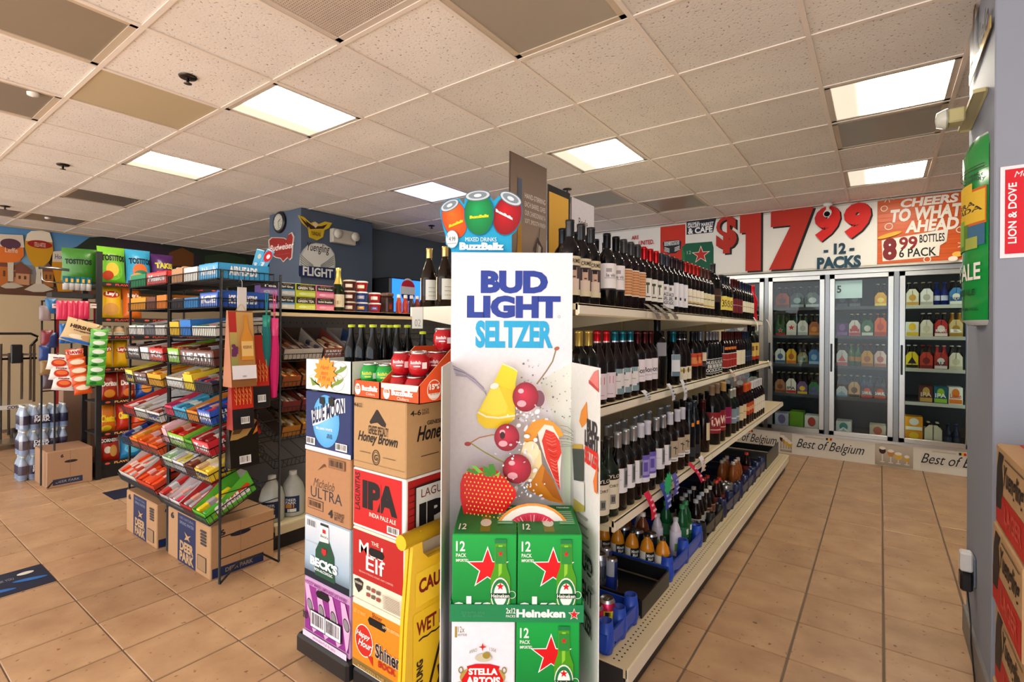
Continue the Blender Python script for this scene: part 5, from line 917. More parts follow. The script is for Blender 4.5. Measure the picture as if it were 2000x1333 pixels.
# right stack
w_ = RX1 - RX0; X_ = lambda a: RX0 + a * w_
def sidep(): return P((RX1, SY, 0), (0, 1, 0), (0, 0, 1))
t = bcase('beer_case', 'orange beer case with red speech bubble, lowest of right stack', RX0, RX1, .1, .36, '#e8dcc4'); p = PF(); Zz = lambda b: .1 + b * .26
p.rect(X_(.01), Zz(.13), X_(.97), Zz(.93), '#e2861c'); p.rect(X_(.01), Zz(.03), X_(.97), Zz(.13), '#8a6a34'); hole(X_(.32), X_(.68), Zz(.73), Zz(.84)); p.text('Shiner', X_(.4), Zz(.85), X_(.6), Zz(.92), '#7a2a1c', shear=.2)
p.ell(X_(.25), Zz(.46), .052, .06, '#f4e6d4'); p.ell(X_(.25), Zz(.46), .048, .056, '#c8281c'); p.poly([(X_(.32), Zz(.28)), (X_(.42), Zz(.3)), (X_(.43), Zz(.17))], '#c8281c'); p.text('Happy', X_(.1), Zz(.48), X_(.38), Zz(.58), '#f8f0e6', bold=.02, shear=.4); p.text('Hour!', X_(.14), Zz(.37), X_(.44), Zz(.47), '#f8f0e6', bold=.02, shear=.4)
p.text('Shiner', X_(.475), Zz(.325), X_(.945), Zz(.535), '#f6e8d0', bold=.06); p.text('Shiner', X_(.48), Zz(.33), X_(.94), Zz(.53), '#2a1c1e', bold=.03); p.text('BOCK', X_(.54), Zz(.22), X_(.86), Zz(.31), '#b8281c', bold=.04); p.text('LIMITED EDITION', X_(.62), Zz(.79), X_(.92), Zz(.83), '#f6d8a0'); p.text('LET IT WAIT', X_(.06), Zz(.82), X_(.3), Zz(.87), '#f2c070'); p.text('KREUZEN THE ALPS', X_(.15), Zz(.06), X_(.85), Zz(.1), '#c8a860'); p.build(t)
t = bcase('beer_case', 'red and cream beer case with white fancy lettering, right stack', RX0, RX1, .362, .63, '#e4d8c0'); p = PF(); Zz = lambda b: .362 + b * .268
p.rect(X_(.01), Zz(.32), X_(.97), Zz(.97), '#b01f1c'); p.text('THE', X_(.38), Zz(.83), X_(.52), Zz(.88), '#f0e6d4'); p.text('Mad', X_(.14), Zz(.66), X_(.6), Zz(.84), '#f4ece0', bold=.01); p.text('Elf', X_(.28), Zz(.46), X_(.64), Zz(.66), '#f4ece0', bold=.01); hole(X_(.33), X_(.63), Zz(.68), Zz(.79)); p.text('BELGIAN STRONG HONEY AND CHERRIES', X_(.15), Zz(.4), X_(.8), Zz(.425), '#e0b0a0')
p.poly([(X_(.05), Zz(.27)), (X_(.14), Zz(.3)), (X_(.23), Zz(.27)), (X_(.21), Zz(.17)), (X_(.14), Zz(.1)), (X_(.07), Zz(.17))], '#2c2422'); p.text('TROEGS', X_(.07), Zz(.22), X_(.21), Zz(.25), '#e8dcc4', bold=.02)
for k in range(3):
    for j in range(2): p.text(('ABV 11', 'IBU 15', 'HOP'), X_(.3 + .1 * k), Zz(.2 - .09 * j), X_(.38 + .1 * k), Zz(.26 - .09 * j), '#5a2a24') if False else p.rect(X_(.3 + .1 * k), Zz(.2 - .09 * j), X_(.37 + .1 * k), Zz(.25 - .09 * j), '#9a4a3c' if (k + j) % 2 else '#6a5a50')
for k in range(9): p.rect(X_(.63), Zz(.06 + .022 * k), X_(.94), Zz(.068 + .022 * k), '#8a7c6c')
p.build(t)
t = bcase('beer_case', 'red and white case with big black stencil IPA letters', RX0, RX1, .632, .853, '#e6e2dc'); p = PF(); Zz = lambda b: .632 + b * .221
p.rect(X_(.02), Zz(.05), X_(.94), Zz(.97), '#c01c1c'); p.text('LAGUNITAS', X_(.05), Zz(.3), X_(.15), Zz(.93), '#3a0c0c', rot=90, bold=.02); p.text('IPA', X_(.2), Zz(.36), X_(.86), Zz(.83), '#141012', bold=.06); p.rect(X_(.545), Zz(.36), X_(.56), Zz(.83), '#c01c1c'); p.text('INDIA PALE ALE', X_(.34), Zz(.25), X_(.84), Zz(.32), '#f0e2d4', bold=.01); p.bars(X_(.68), Zz(.08), X_(.9), Zz(.2), 16, '#f0ece6', 21); p.build(t)
p = sidep(); p.rect(.01, .64, .37, .845, '#a81c1a')
for k in range(8): p.line([(.015, .65 + .024 * k), (.12, .655 + .024 * k), (.36, .648 + .024 * k)], .003, '#5a1210')
p.rect(.04, .645, .32, .82, '#1c1614'); p.rect(.046, .65, .314, .815, '#d2d2ca'); p.text('LAGUNITAS', .07, .775, .29, .805, '#6a1a1a'); p.text('IPA', .06, .66, .3, .755, '#141012', bold=.06); p.build(t, 'printed_side')
t = bcase('beer_case', 'brown kraft case with black script lettering, right stack', RX0, RX1, .855, 1.12, '#b18a5c'); p = PF(); Zz = lambda b: .855 + b * .265
PG(c4, [(690, 715), (705, 718), (775, 840), (770, 870), (735, 858), (700, 828), (665, 832), (640, 838), (630, 820)], '#241510'); T('GENESEE SPECIALTY', c4, 620, 922, 796, 878, '#2c2018', bold=.02, slope=.0); p.text('Honey Brown', X_(.1), Zz(.35), X_(.86), Zz(.53), '#1d1512', bold=.025, shear=.35); p.ring(X_(.46), Zz(.2), .022, .028, .003, '#2c2018'); p.ring(X_(.46), Zz(.2), .016, .021, .002, '#2c2018'); p.text('G', X_(.43), Zz(.16), X_(.49), Zz(.24), '#2c2018', bold=.02); p.text('4-6', X_(.02), Zz(.86), X_(.11), Zz(.92), '#241a14', bold=.02); p.text('PACK\nBEERS', X_(.12), Zz(.86), X_(.19), Zz(.92), '#241a14'); p.rect(X_(.15), Zz(.24), X_(.36), Zz(.247), '#4a3626'); p.rect(X_(.6), Zz(.22), X_(.83), Zz(.227), '#4a3626'); p.line([(X_(.01), Zz(.1)), (X_(.99), Zz(.1))], .001, '#5a4228'); p.build(t)
p = sidep(); p.text('4-6', .02, 1.07, .07, 1.09, '#241a14', bold=.02); p.text('PACK\nBEERS', .075, 1.07, .11, 1.09, '#241a14'); p.text('GENESEE SPECIALTY', .1, 1.03, .3, 1.045, '#2c2018', bold=.02); p.text('Honey Brown', .05, .96, .35, 1.03, '#1d1512', bold=.025, shear=.35); p.rect(.07, .92, .16, .923, '#4a3626'); p.build(t, 'printed_side')
# round-can trays
def rtray(name, label, x0, x1, y1, hs, back):
    t = thing(name, label, 'tray', ((x0 + x1) / 2, SY, 1.121)); q = M('card'); c = '#e2501c'; d = y1 - SY
    q.box((x0, SY, 1.121), (x1, SY + .003, 1.121 + .062), c); q.box((x0, SY, 1.121), (x1, y1, 1.124), '#c8a070')
    for xx, inn in ((x0, 0), (x1 - .003, 1)): q.prism([(SY, 1.121), (y1, 1.121), (y1, 1.121 + hs), (SY + d * .55, 1.121 + hs), (SY, 1.121 + .062)], .003, c, ((xx, 0, 0), (0, 1, 0), (0, 0, 1)), side='#c49a68')
    q.box((x0, y1 - .003, 1.121), (x1, y1, 1.121 + hs), '#c49a68'); q.build('tray_body', t, True); return t
t = rtray('round_can_tray', 'small orange cardboard tray holding green round cans', RX0 + .005, -1.465, 1.42, .08, 0); p = P((0, SY - .0005, 0), (1, 0, 0), (0, 0, 1)); p.text('BuzzBallz', -1.565, 1.146, -1.475, 1.166, '#fff4ea', bold=.05); p.text('Chillers', -1.54, 1.131, -1.49, 1.141, '#fbd8c4'); p.ell(-1.588, 1.15, .017, .021, '#f4e6d8'); p.text('15%', -1.6, 1.15, -1.576, 1.163, '#e2501c', bold=.04); p.build(t, 'printed_face')
t = rtray('round_can_tray', 'larger orange cardboard tray holding red round cans', -1.46, -1.26, 1.5, .19, 0); p = P((0, SY - .0005, 0), (1, 0, 0), (0, 0, 1)); p.poly([(-1.455, 1.182), (-1.455, 1.165), (-1.38, 1.16), (-1.27, 1.162), (-1.262, 1.183)], '#efe0cc'); p.text('BuzzBallz', -1.4, 1.142, -1.29, 1.162, '#fff4ea', bold=.05); p.text('Chillers', -1.37, 1.127, -1.31, 1.138, '#fbd8c4'); p.ell(-1.425, 1.148, .018, .022, '#f4e6d8'); p.text('15%', -1.438, 1.148, -1.412, 1.16, '#e2501c', bold=.04); p.build(t, 'printed_face')
p = P((-1.26 + .0005, 0, 0), (0, 1, 0), (0, 0, 1)); p.ell(1.27, 1.165, .034, .036, '#f4e6d8'); p.ell(1.27, 1.165, .031, .033, '#e2501c'); p.ell(1.27, 1.153, .029, .019, '#f4e6d8', a0=math.pi, a1=2 * math.pi); p.text('15%', 1.246, 1.166, 1.294, 1.186, '#fff4ea', bold=.05); p.text('alc by vol', 1.25, 1.146, 1.29, 1.154, '#7a2a10'); p.text('BuzzBallz', 1.33, 1.2, 1.48, 1.24, '#fff4ea', bold=.05); p.build(t, 'printed_side')
BALL = {}
def ball(x, y, z, c, c2, label):
    k = c
    if k not in BALL:
        t = thing('round_drink_can', label, 'can', (x, y, z), 0, 'round drink cans'); q = M('gloss'); q.lathe([(.001, .001, c), (.022, 0, c), (.034, .014, c), (.0395, .036, c), (.038, .058, c), (.03, .074, c), (.027, .078, None)], 18); q.build('ball_body', t)
        q = M('metal'); q.lathe([(.027, .077, '#c9ccd0'), (.03, .08, '#d6d8dc'), (.03, .084, '#c9ccd0'), (.026, .085, '#b0b4b8'), (.024, .081, '#a9adb2'), (.001, .081, None)], 16); q.build('can_lid', t)
        lab(.0392, [('t', 'BuzzBallz', -30, 28, .044, .055, c2), ('p', -12, 22, .034, .038, c2), ('p', 32, 58, .028, .05, '#e8dcdc')], -60).build('label', t); BALL[k] = t; return t
    return dup(BALL[k], (x, y, z), 0, label, 'round drink cans')
G_, R_ = ('#1c9a3c', '#e6e23a'), ('#b0101c', '#f6e4e4')
for k, (x, y, z) in enumerate(((-1.578, 1.25, 1.16), (-1.50, 1.26, 1.16), (-1.575, 1.335, 1.16), (-1.495, 1.34, 1.16))): ball(x, y, z, *G_, 'green round drink can in the small orange tray, %s' % ORD[k])
n0 = 0
for z, pts in ((1.1245, ((-1.415, 1.25), (-1.332, 1.25), (-1.415, 1.335), (-1.332, 1.335), (-1.415, 1.42), (-1.332, 1.42))), (1.21, ((-1.41, 1.255), (-1.325, 1.26), (-1.41, 1.34), (-1.325, 1.345), (-1.335, 1.43))), (1.296, ((-1.33, 1.39),))):
    for x, y in pts: ball(x, y, z, *R_, 'red round drink can in the larger orange tray, %s' % ORD[n0]); n0 += 1
# dark long-neck bottles with lime caps
k0 = 0; LN = None
for px, yy in ((687, 1.36), (707, 1.36), (729, 1.36), (750, 1.44), (763, 1.52), (776, 1.45), (796, 1.53), (826, 1.56)):
    a = atY(px, 645, yy); x = a.x; z = 1.15 if x < -1.64 else 1.122; lbl = 'dark long-neck bottle with lime cap behind the round cans, %s' % ORD[k0]; k0 += 1
    if LN is None:
        t = thing('longneck_bottle', lbl, 'bottle', (x, yy, z), 0, 'lime capped bottles'); q = M('dglass'); q.lathe([(.001, .001, '#0a0c10'), (.028, 0, '#0a0c10'), (.0305, .005, '#0a0c10'), (.0305, .13, '#0a0c10'), (.027, .155, '#0a0c10'), (.015, .195, '#0a0c10'), (.0125, .235, None)], 14); q.build('bottle_body', t); q = M('plastic'); q.lathe([(.0155, .233, '#b8c81c'), (.0145, .244, '#c4d424'), (.001, .245, None)], 12); q.build('bottle_cap', t); LN = t
    else: dup(LN, (x, yy, z), 0, lbl, 'lime capped bottles')
# ---- wet floor sign
WX = -1.262; ws = thing('wet_floor_sign', 'yellow folding wet floor caution sign leaning by the cases', 'floor sign', (WX, 1.28, 0)); YL = '#e6b81c'
def fold(off, dx):
    q = M('plastic'); y0, y1 = 1.165, 1.465
    q.prism([(y0 - .03, 0), (y0 + .02, 0), (y0 + .04, .02), (y1 - .04, .02), (y1 - .02, 0), (y1 + .03, 0), (y1 + .01, .4), (y1 - .015, .66), (y1 - .05, .69), (y1 - .05, .61), (y1 - .085, .585), (y0 + .085, .585), (y0 + .06, .61), (y0 + .05, .69), (y0 + .015, .66), (y0 - .01, .4)], .014, YL, ((WX - .014 + off, 0, 0), (0, 1, 0), (0, 0, 1))); q.build('panel', ws, True)
fold(0, 0); fold(-.02, 0)
q = M('plastic'); q.tube([(WX - .017, 1.14, .668), (WX - .017, 1.43, .668)], .026, YL, n=12); q.build('hinge_bar', ws, True)
p = P((WX + .0005, .03, 0), (0, 1, 0), (0, 0, 1)); p.rect(1.16, .435, 1.415, .55, '#eec42c'); p.rect(1.15, .06, 1.42, .415, '#eabd22')
p.text('CAUTION', 1.175, .475, 1.40, .525, '#7a1814', bold=.04); p.text('WET FLOOR', 1.165, .335, 1.41, .385, '#7a1814', bold=.03); p.line([(1.175 + .02 * k, .318 + .004 * (k % 2)) for k in range(12)], .006, '#2a1c14'); p.text('ACHTUNG', 1.165, .1, 1.195, .25, '#2a1a12', rot=90, bold=.04)
p.poly([(1.2, .09), (1.38, .09), (1.30, .29), (1.28, .29)], '#2a1a12'); p.poly([(1.214, .098), (1.366, .098), (1.293, .272), (1.287, .272)], '#e6b81c'); p.poly([(1.25, .11), (1.27, .15), (1.262, .19), (1.30, .2), (1.32, .16), (1.345, .12), (1.33, .115), (1.3, .15), (1.285, .15), (1.265, .11)], '#3a2418'); p.text('CUIDADO', 1.2, .06, 1.39, .085, '#2a1a12', bold=.04); p.build(ws, 'printed_face')
# ================================================================ TEA GONDOLA (faces the aisle, +X)
TX = -3.0; TY0, TY1 = 1.66, 4.6; TB = -3.46
tg = thing('tea_gondola', 'cream shelf unit holding tea boxes, candy and water jugs', 'shelving', (TX - .2, TY0, 0))
q = M('paint'); q.box((TB, TY0 + .01, 0), (TX - .03, TY1, .11), '#17181b'); q.build('plinth', tg, True); q = M('paint'); q.box((TB, TY0, .02), (TX - .01, TY0 + .012, .15), '#1d2026'); q.build('end_plate', tg, True)
q = M('paint'); q.box((TB, TY0, .12), (TX, TY1, .155), '#d6c8a2'); q.box((TX, TY0, .1), (TX + .006, TY1, .15), '#c9ba94'); q.build('base_deck', tg, True)
q = M('paint'); q.box((TB - .03, TY0, 0), (TB, TY1, 1.478), '#7b7c82'); q.build('pegboard_back', tg, True)
q = M('paint'); q.box((TB, TY0, 1.478), (TX - .05, TY1, 1.50), '#d8c096'); q.box((TX - .062, TY0, 1.455), (TX - .05, TY1, 1.502), '#e0c89c'); q.build('shelf_deck', tg, True)
q = M('ink')
for k in range(56):
    for j in range(9): yy = TY0 + .06 + .05 * k; zz = 1.02 + .05 * j; q.add([(TB + .0006, yy + .005 * math.cos(a * 1.0472), zz + .005 * math.sin(a * 1.0472)) for a in range(6)], [list(range(6))], '#3a3c42')
q.build('peg_holes', tg, True)['kind'] = 'stuff'
def wires(q, a, b, n_, d0, d1, r, c):
    a, b = Vector(a), Vector(b)
    for i in range(n_): s = i / (n_ - 1); p0 = a.lerp(b, s); q.tube([p0 + Vector(d0), p0 + Vector(d1)], r, c, n=4)
BKW = '#141416'
def basketmesh(w_, d_, h=.05, nf=30):
    q = M('paint'); a = w_ / 2
    for z in (0, h):
        q.tube([(-a, 0, z), (a, 0, z)], .003, BKW, n=4); q.tube([(-a, 0, z), (-a, d_, z)], .003, BKW, n=4); q.tube([(a, 0, z), (a, d_, z)], .003, BKW, n=4); q.tube([(-a, d_, z), (a, d_, z)], .003, BKW, n=4)
    wires(q, (-a, 0, 0), (a, 0, 0), nf, (0, 0, 0), (0, 0, h), .0018, BKW); wires(q, (-a, 0, 0), (-a, d_, 0), 12, (0, 0, 0), (0, 0, h), .0018, BKW); wires(q, (a, 0, 0), (a, d_, 0), 12, (0, 0, 0), (0, 0, h), .0018, BKW)
    wires(q, (-a, 0, 0), (a, 0, 0), 14, (0, 0, 0), (0, d_, 0), .0016, BKW)
    return q.mesh('wire_basket')
gb = basketmesh(1.2, .4, .05, 44)
for k, z in enumerate((1.165, .99, .83, .67, .5)):
    for j in range(2):
        o = ob('wire_basket', gb, tg); M4 = Matrix.Translation(Vector((TX - .05, TY0 + .62 + 1.22 * j, z))) @ Matrix.Rotation(R(90), 4, 'Z') @ Matrix.Rotation(R(18), 4, 'X'); o.matrix_basis = tg.matrix_basis.inverted() @ M4
# candy trays generic --------------------------------------------------------------
def tray(M4, w_, d_, hf, hb, c, text, pc, label, inner='#9a9490', tc='#ffffff', n_=5, side=None, cat='candy tray', flat=False):
    t = thing('candy_tray', label, cat, (0, 0, 0)); t.matrix_basis = M4; q = M('card'); a = w_ / 2
    q.box((-a, 0, 0), (a, .002, hf), c); q.box((-a, d_ - .002, 0), (a, d_, hb), inner); q.box((-a, 0, 0), (a, d_, .002), inner)
    for x in (-a, a - .002): q.prism([(0, 0), (d_, 0), (d_, hb), (d_ * .35, hf + (hb - hf) * .25), (0, hf)], .002, c, ((x, 0, 0), (0, 1, 0), (0, 0, 1)), side=inner if x < 0 else c)
    q.build('tray_body', t); pw = (w_ - .006) / n_
    for i in range(n_):
        q = M('film'); x = -a + .003 + (i + .5) * pw; hh = hf * random.uniform(.7, 1.15); q.box((x - pw * .44, .006, .003), (x + pw * .44, d_ * random.uniform(.5, .9), hh), pc[i % len(pc)], ch=min(.004, pw * .2)); L_ = d_ * random.uniform(.12, .3); q.box((x - pw * .445, L_, .003), (x + pw * .445, L_ + d_ * .16, hh + .0012), mixc(pc[(i + 1) % len(pc)], ('#ffffff', '#f0e0c0', '#201818')[i % 3], .45)); q.build('candy_pack', t)
    if text:
        p_ = P((0, 0, 0), (1, 0, 0), (0, 0, 1)); p_.rect(-a * .9, hf * .1, a * .9, hf * .9, mixc(c, '#ffffff', .12)); p_.text(text, -a * .78, hf * .28, a * .78, hf * .78, tc, bold=.04); p_.build(t, 'printed_face', False)
    if side:
        p_ = P((a, 0, 0), (0, 1, 0), (0, 0, 1)); p_.text(side, d_ * .2, hf * .25, d_ * .75, hf * .85, tc, bold=.05); p_.build(t, 'printed_side', False)
    return t
def gtray(px, z, w_, c, text, pc, label, hf=.07, hb=.12, **k):
    y = atX(px, 700, TX - .1).y; return tray(Matrix.Translation(Vector((TX - .075, y, z + .012))) @ Matrix.Rotation(R(90), 4, 'Z') @ Matrix.Rotation(R(18), 4, 'X'), w_, .3, hf, hb, c, text, pc, label, **k)
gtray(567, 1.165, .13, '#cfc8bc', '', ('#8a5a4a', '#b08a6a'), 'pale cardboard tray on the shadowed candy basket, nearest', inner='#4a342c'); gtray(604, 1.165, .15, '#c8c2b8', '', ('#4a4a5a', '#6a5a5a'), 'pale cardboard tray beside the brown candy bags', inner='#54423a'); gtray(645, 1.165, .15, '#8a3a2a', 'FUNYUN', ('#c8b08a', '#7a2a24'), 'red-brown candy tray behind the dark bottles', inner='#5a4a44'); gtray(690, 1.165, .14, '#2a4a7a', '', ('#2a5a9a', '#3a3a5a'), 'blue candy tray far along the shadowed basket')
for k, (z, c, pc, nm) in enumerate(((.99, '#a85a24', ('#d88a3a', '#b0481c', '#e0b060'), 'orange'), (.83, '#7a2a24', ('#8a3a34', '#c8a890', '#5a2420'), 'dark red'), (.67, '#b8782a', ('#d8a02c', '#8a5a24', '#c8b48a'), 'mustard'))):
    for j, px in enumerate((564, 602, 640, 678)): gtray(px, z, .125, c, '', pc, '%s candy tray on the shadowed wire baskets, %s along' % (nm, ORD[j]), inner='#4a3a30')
# tea boxes
def tbox(px0, px1, row, c, c2, text, label):
    y0 = atX(px0, 590, TX - .09).y; y1 = atX(px1, 590, TX - .09).y; z = 1.5 + .0865 * row; t = thing('tea_box', label, 'box', (TX - .13, (y0 + y1) / 2, z)); q = M('card'); q.box((TX - .16, y0 + .001, z), (TX - .09, y1 - .001, z + .085), c, ch=.002); q.build('carton', t, True)
    p_ = P((TX - .09, 0, 0), (0, 1, 0), (0, 0, 1)); p_.rect(y0 + .003, z + .043, y1 - .003, z + .083, '#23262a'); p_.rect(y0 + .003, z + .036, y1 - .003, z + .043, c2); p_.text(text, y0 + .015, z + .049, y1 - .015, z + .066, '#f2efe6', bold=.02); p_.text('BIGELOW', y0 + .03, z + .071, y1 - .03, z + .078, '#c89a4a'); p_.ell(y0 + .05, z + .02, .03, .01, mixc(c, '#ffffff', .35)); p_.rect((y0 + y1) / 2, z + .006, y1 - .01, z + .03, mixc(c, '#ffffff', .2)); p_.build(t)
for r in (0, 1):
    s_ = ('lower', 'upper')[r]
    tbox(545, 577, r, '#aeb3b8', '#3a8ac0', 'Earl Grey', 'grey tea box, %s of the pair on the shelf' % s_); tbox(578, 617, r, '#c8d02c', '#a8b81c', 'GREEN TEA', 'lime green tea box, %s of the pair on the shelf' % s_); tbox(618, 653, r, '#e87a9c', '#d85a84', 'English Breakfast', 'pink tea box, %s of the pair on the shelf' % s_)
    tbox(508, 544, r, '#8a6ab0', '#6a4a9a', 'Tea', 'violet tea box mostly behind the candy rack, %s' % s_)
SX = TX - .13
def lthing(name, label, cat, px, z, parts, Xv=SX):
    y = atX(px, 590, Xv).y; t = thing(name, label, cat, (Xv, y, z))
    for nm, prof, mat in parts: q = M(mat); q.lathe(prof, 16); q.build(nm, t)
    return t
t = lthing('sparkling_wine_bottle', 'sparkling wine bottle with gold foil beside the tea boxes', 'bottle', 661, 1.5, (('bottle_body', [(.001, .001, '#12200f'), (.04, 0, '#12200f'), (.043, .006, '#12200f'), (.043, .14, '#12200f'), (.036, .18, '#12200f'), (.02, .23, None)], 'dglass'), ('foil', [(.034, .185, '#d8c060'), (.019, .24, '#dcc868'), (.0165, .28, '#d8c060'), (.019, .285, '#dcc868'), (.018, .31, '#d8c060'), (.001, .312, None)], 'foil'))); lab(.0432, [('p', -70, 70, .03, .12, '#d8cdae'), ('p', -20, 20, .05, .075, '#b09a5a')], -40).build('label', t)
def cup(px, row, c, lid, label, c2, h=.075, r=.046, Xv=SX):
    z = 1.5 + (h + .003) * row; t = lthing('soup_cup', label, 'cup', px, z, (('cup_body', [(.001, .001, c), (r * .8, 0, c), (r, h * .86, None)], 'inkgloss'), ('cup_lid', [(r + .002, h * .84, lid), (r + .002, h * .96, lid), (r * .9, h, lid), (.001, h, None)], 'gloss')), Xv); lab(r * .93, [('p', -50, 20, .02, h * .6, c2), ('p', -30, 5, .03, h * .5, '#f0e4d8')], -30).build('label', t)
for k in range(3): cup(683, k, '#5a2420', '#b8a898', 'brown and white soup cup, %s from the shelf' % ORD[k], '#d8c8b8')
cup(706, 0, '#26408c', '#d8d4d0', 'blue soup cup at the bottom of its stack', '#d89a3a'); cup(706, 1, '#2a4a98', '#e0dcd8', 'blue soup cup in the middle of its stack', '#a8a8b8'); cup(706, 2, '#c01c24', '#e8e4e0', 'red soup cup on top of the blue cups', '#e8e0b8'); cup(732, 0, '#b81c2c', '#e0d8d4', 'red soup cup at the bottom of the right stack', '#5a6ab0'); cup(732, 1, '#c8202c', '#e8e2de', 'red soup cup on top of the right stack', '#f0ece4')
t = thing('coffee_jar', 'square brown glass jar of instant coffee on the tea shelf', 'jar', (SX, atX(757, 590, SX).y, 1.5)); q = M('dglass'); q.box((-.04, -.04, 0), (.04, .04, .13), '#3a1a10', ch=.012); q.build('jar_body', t); q = M('plastic'); q.box((-.038, -.038, .131), (.038, .038, .16), '#6a4a3a', ch=.008); q.build('jar_lid', t); lab(.043, [('p', -30, 30, .03, .085, '#8a2a1c'), ('p', -26, 26, .07, .11, '#1c1412')], -20).build('label', t)
for k, (px, c, c2) in enumerate(((779, '#c8482a', '#e8d8b0'), (792, '#b83a24', '#f0e8d8'), (804, '#3a2420', '#c8c0b8'), (815, '#7a2a20', '#d8c8b0'), (824, '#5a1c18', '#c8a890'))):
    t = lthing('sauce_bottle', ('orange sauce bottle', 'red sauce bottle', 'dark sauce bottle', 'brown sauce bottle', 'maroon sauce bottle')[k] + ' near the end of the tea shelf', 'bottle', px, 1.5, (('bottle_body', [(.001, .001, c), (.022, 0, c), (.024, .005, c), (.024, .085, c), (.014, .12, c), (.013, .13, None)], 'gloss'), ('cap', [(.016, .128, c2), (.014, .155, c2), (.001, .156, None)], 'plastic')))
for k, px in enumerate((574, 533, 622)):
    y = atX(px, 950, TX - .12).y; t = thing('water_jug', 'gallon water jug on the tea shelf base, %s' % ('beside the cases', 'behind the candy rack', 'farthest along')[k], 'jug', (TX - .13, y, .1555)); q = M('plastic'); q.lathe([(.001, .001, '#a9ada6'), (.068, 0, '#a9ada6'), (.075, .01, '#b2b6ae'), (.075, .14, '#b2b6ae'), (.06, .2, '#b6bab2'), (.026, .25, '#b9bdb4'), (.022, .262, None)], 18); q.build('jug_body', t); q = M('plastic'); q.lathe([(.024, .26, '#d8d8d2'), (.024, .283, '#d8d8d2'), (.001, .284, None)], 14); q.build('jug_cap', t)
    lab(.0755, [('p', -45, 35, .03, .135, '#1d3050'), ('t', 'DEER\nPARK', -30, 20, .085, .12, '#e2e6ea'), ('p', -30, 10, .06, .085, '#c8823a'), ('p', -20, 20, .035, .055, '#e6e6e2')], -35).build('label', t)
# ================================================================ CANDY RACK (two wire units, facing the camera side)
RY0, RY1 = 1.27, 1.60; RXR, RXM, RXL = -2.845, -3.515, -4.17
def rackunit(x0, x1, label):
    t = thing('wire_candy_rack', label, 'rack', ((x0 + x1) / 2, (RY0 + RY1) / 2, 0))
    for x in (x0, x1):
        for y in (RY0, RY1): q = M('paint'); q.tube([(x, y, .01), (x, y, 1.69)], .0075, BKW, n=6); q.build('post', t, True)
        q = M('paint'); q.tube([(x, RY0, .008), (x, RY0 + .1, .09), (x, RY1 - .1, .09), (x, RY1, .008)], .006, BKW, n=5); q.build('foot_brace', t, True)
        for k in range(14): q = M('paint'); z = .14 + k * .115; q.tube([(x, RY0, z), (x, RY1, z + .015)], .0028, BKW, n=4); q.build('side_wire', t, True)
    return t
ru = rackunit(RXM + .012, RXR, 'black wire candy rack with hanging gift bags, right of pair'); lu = rackunit(RXL, RXM - .012, 'black wire candy rack in front of the chips, left of pair')
bm = basketmesh(.635, .31)
RS = [(1.64, 0), (1.486, 0), (1.327, 4), (1.165, 8), (1.02, 12), (.85, 15), (.685, 18), (.547, 20), (.33, 26)]
LS = [(1.645, 0), (1.49, 0), (1.325, 4), (1.165, 8), (1.008, 12), (.79, 16), (.59, 20), (.345, 26)]
def bmat(xc, z, a): return Matrix.Translation(Vector((xc, RY0 - .015 - .0012 * a, z))) @ Matrix.Rotation(R(a), 4, 'X')
RC = (RXM + .012 + RXR) / 2; LC = (RXL + RXM - .012) / 2
for root, xc, S in ((ru, RC, RS), (lu, LC, LS)):
    for z, a in S: o = ob('wire_basket', bm, root); o.matrix_basis = root.matrix_basis.inverted() @ bmat(xc, z, a)
def ctray(unit, row, f0, f1, c, text, pc, label, hf=.06, hb=.09, **k):
    xc, S = (RC, RS) if unit == 'R' else (LC, LS); z, a = S[row]; w_ = (f1 - f0) * .62; m_ = bmat(xc, z, a) @ Matrix.Translation(Vector(((f0 + f1) / 2 * .62 - .31, .008, .004)))
    k.setdefault('n_', max(2, int(w_ / .035))); return tray(m_, w_ - .004, .28, hf, hb, c, text, pc, label, **k)
WH = '#e6e2dc'
ctray('R', 0, .02, .28, '#b98d66', '', ('#5a3a2a', '#c8a080'), 'plain tan carton on the right candy rack top', hf=.085, hb=.1); ctray('R', 0, .3, .6, '#e4ded6', '', ('#c8303a', '#e6e0dc'), 'white carton beside the blue taffy box', hf=.08, hb=.12); ctray('R', 0, .62, 1.0, '#3aa0d8', 'Airheads', ('#e02838', '#4ab0e0', '#f0e8e0'), 'bright blue taffy tray with red balloon on the rack top', hf=.085, hb=.09, side='AIRHEADS')
ctray('R', 1, .02, .3, '#1d1c20', '', ('#d8d0c8', '#2a2a30', '#c8c4c0'), 'black and white gum tray on second basket'); ctray('R', 1, .31, .62, '#2a7ab8', '', ('#2a9a6a', '#3aa0c8', '#e0e4e6'), 'blue green gum tray on second basket'); ctray('R', 1, .64, 1.0, '#1f56b4', 'ICE', ('#2a6ac8', '#1f4aa0'), 'royal blue mint tray on second basket', hf=.08, side='ICE BREAKERS')
ctray('R', 2, .02, .24, '#d8a81c', '', ('#e0b82c', '#8a4a1c'), 'yellow candy box on third basket', hf=.08); ctray('R', 2, .26, .5, '#2a72c0', '', ('#3a90d8', '#c8dcea'), 'blue mint roll tray on third basket', hf=.09); ctray('R', 2, .52, 1.0, '#d8d4ca', '', ('#1c8a4a', '#e8641c', '#e4e0d8', '#e8641c'), 'white tray of green and orange mint boxes', hf=.055)
ctray('R', 3, .02, .28, '#7ab81c', 'SOUR', ('#9ad02c', '#d8481c'), 'lime green sour candy tray on the right rack', hf=.085, hb=.1); ctray('R', 3, .29, 1.0, '#5a2a1c', 'HEATH', ('#6a3420', '#4a2014'), 'long brown toffee bar tray on the right rack', hf=.085, hb=.1, side='HEATH')
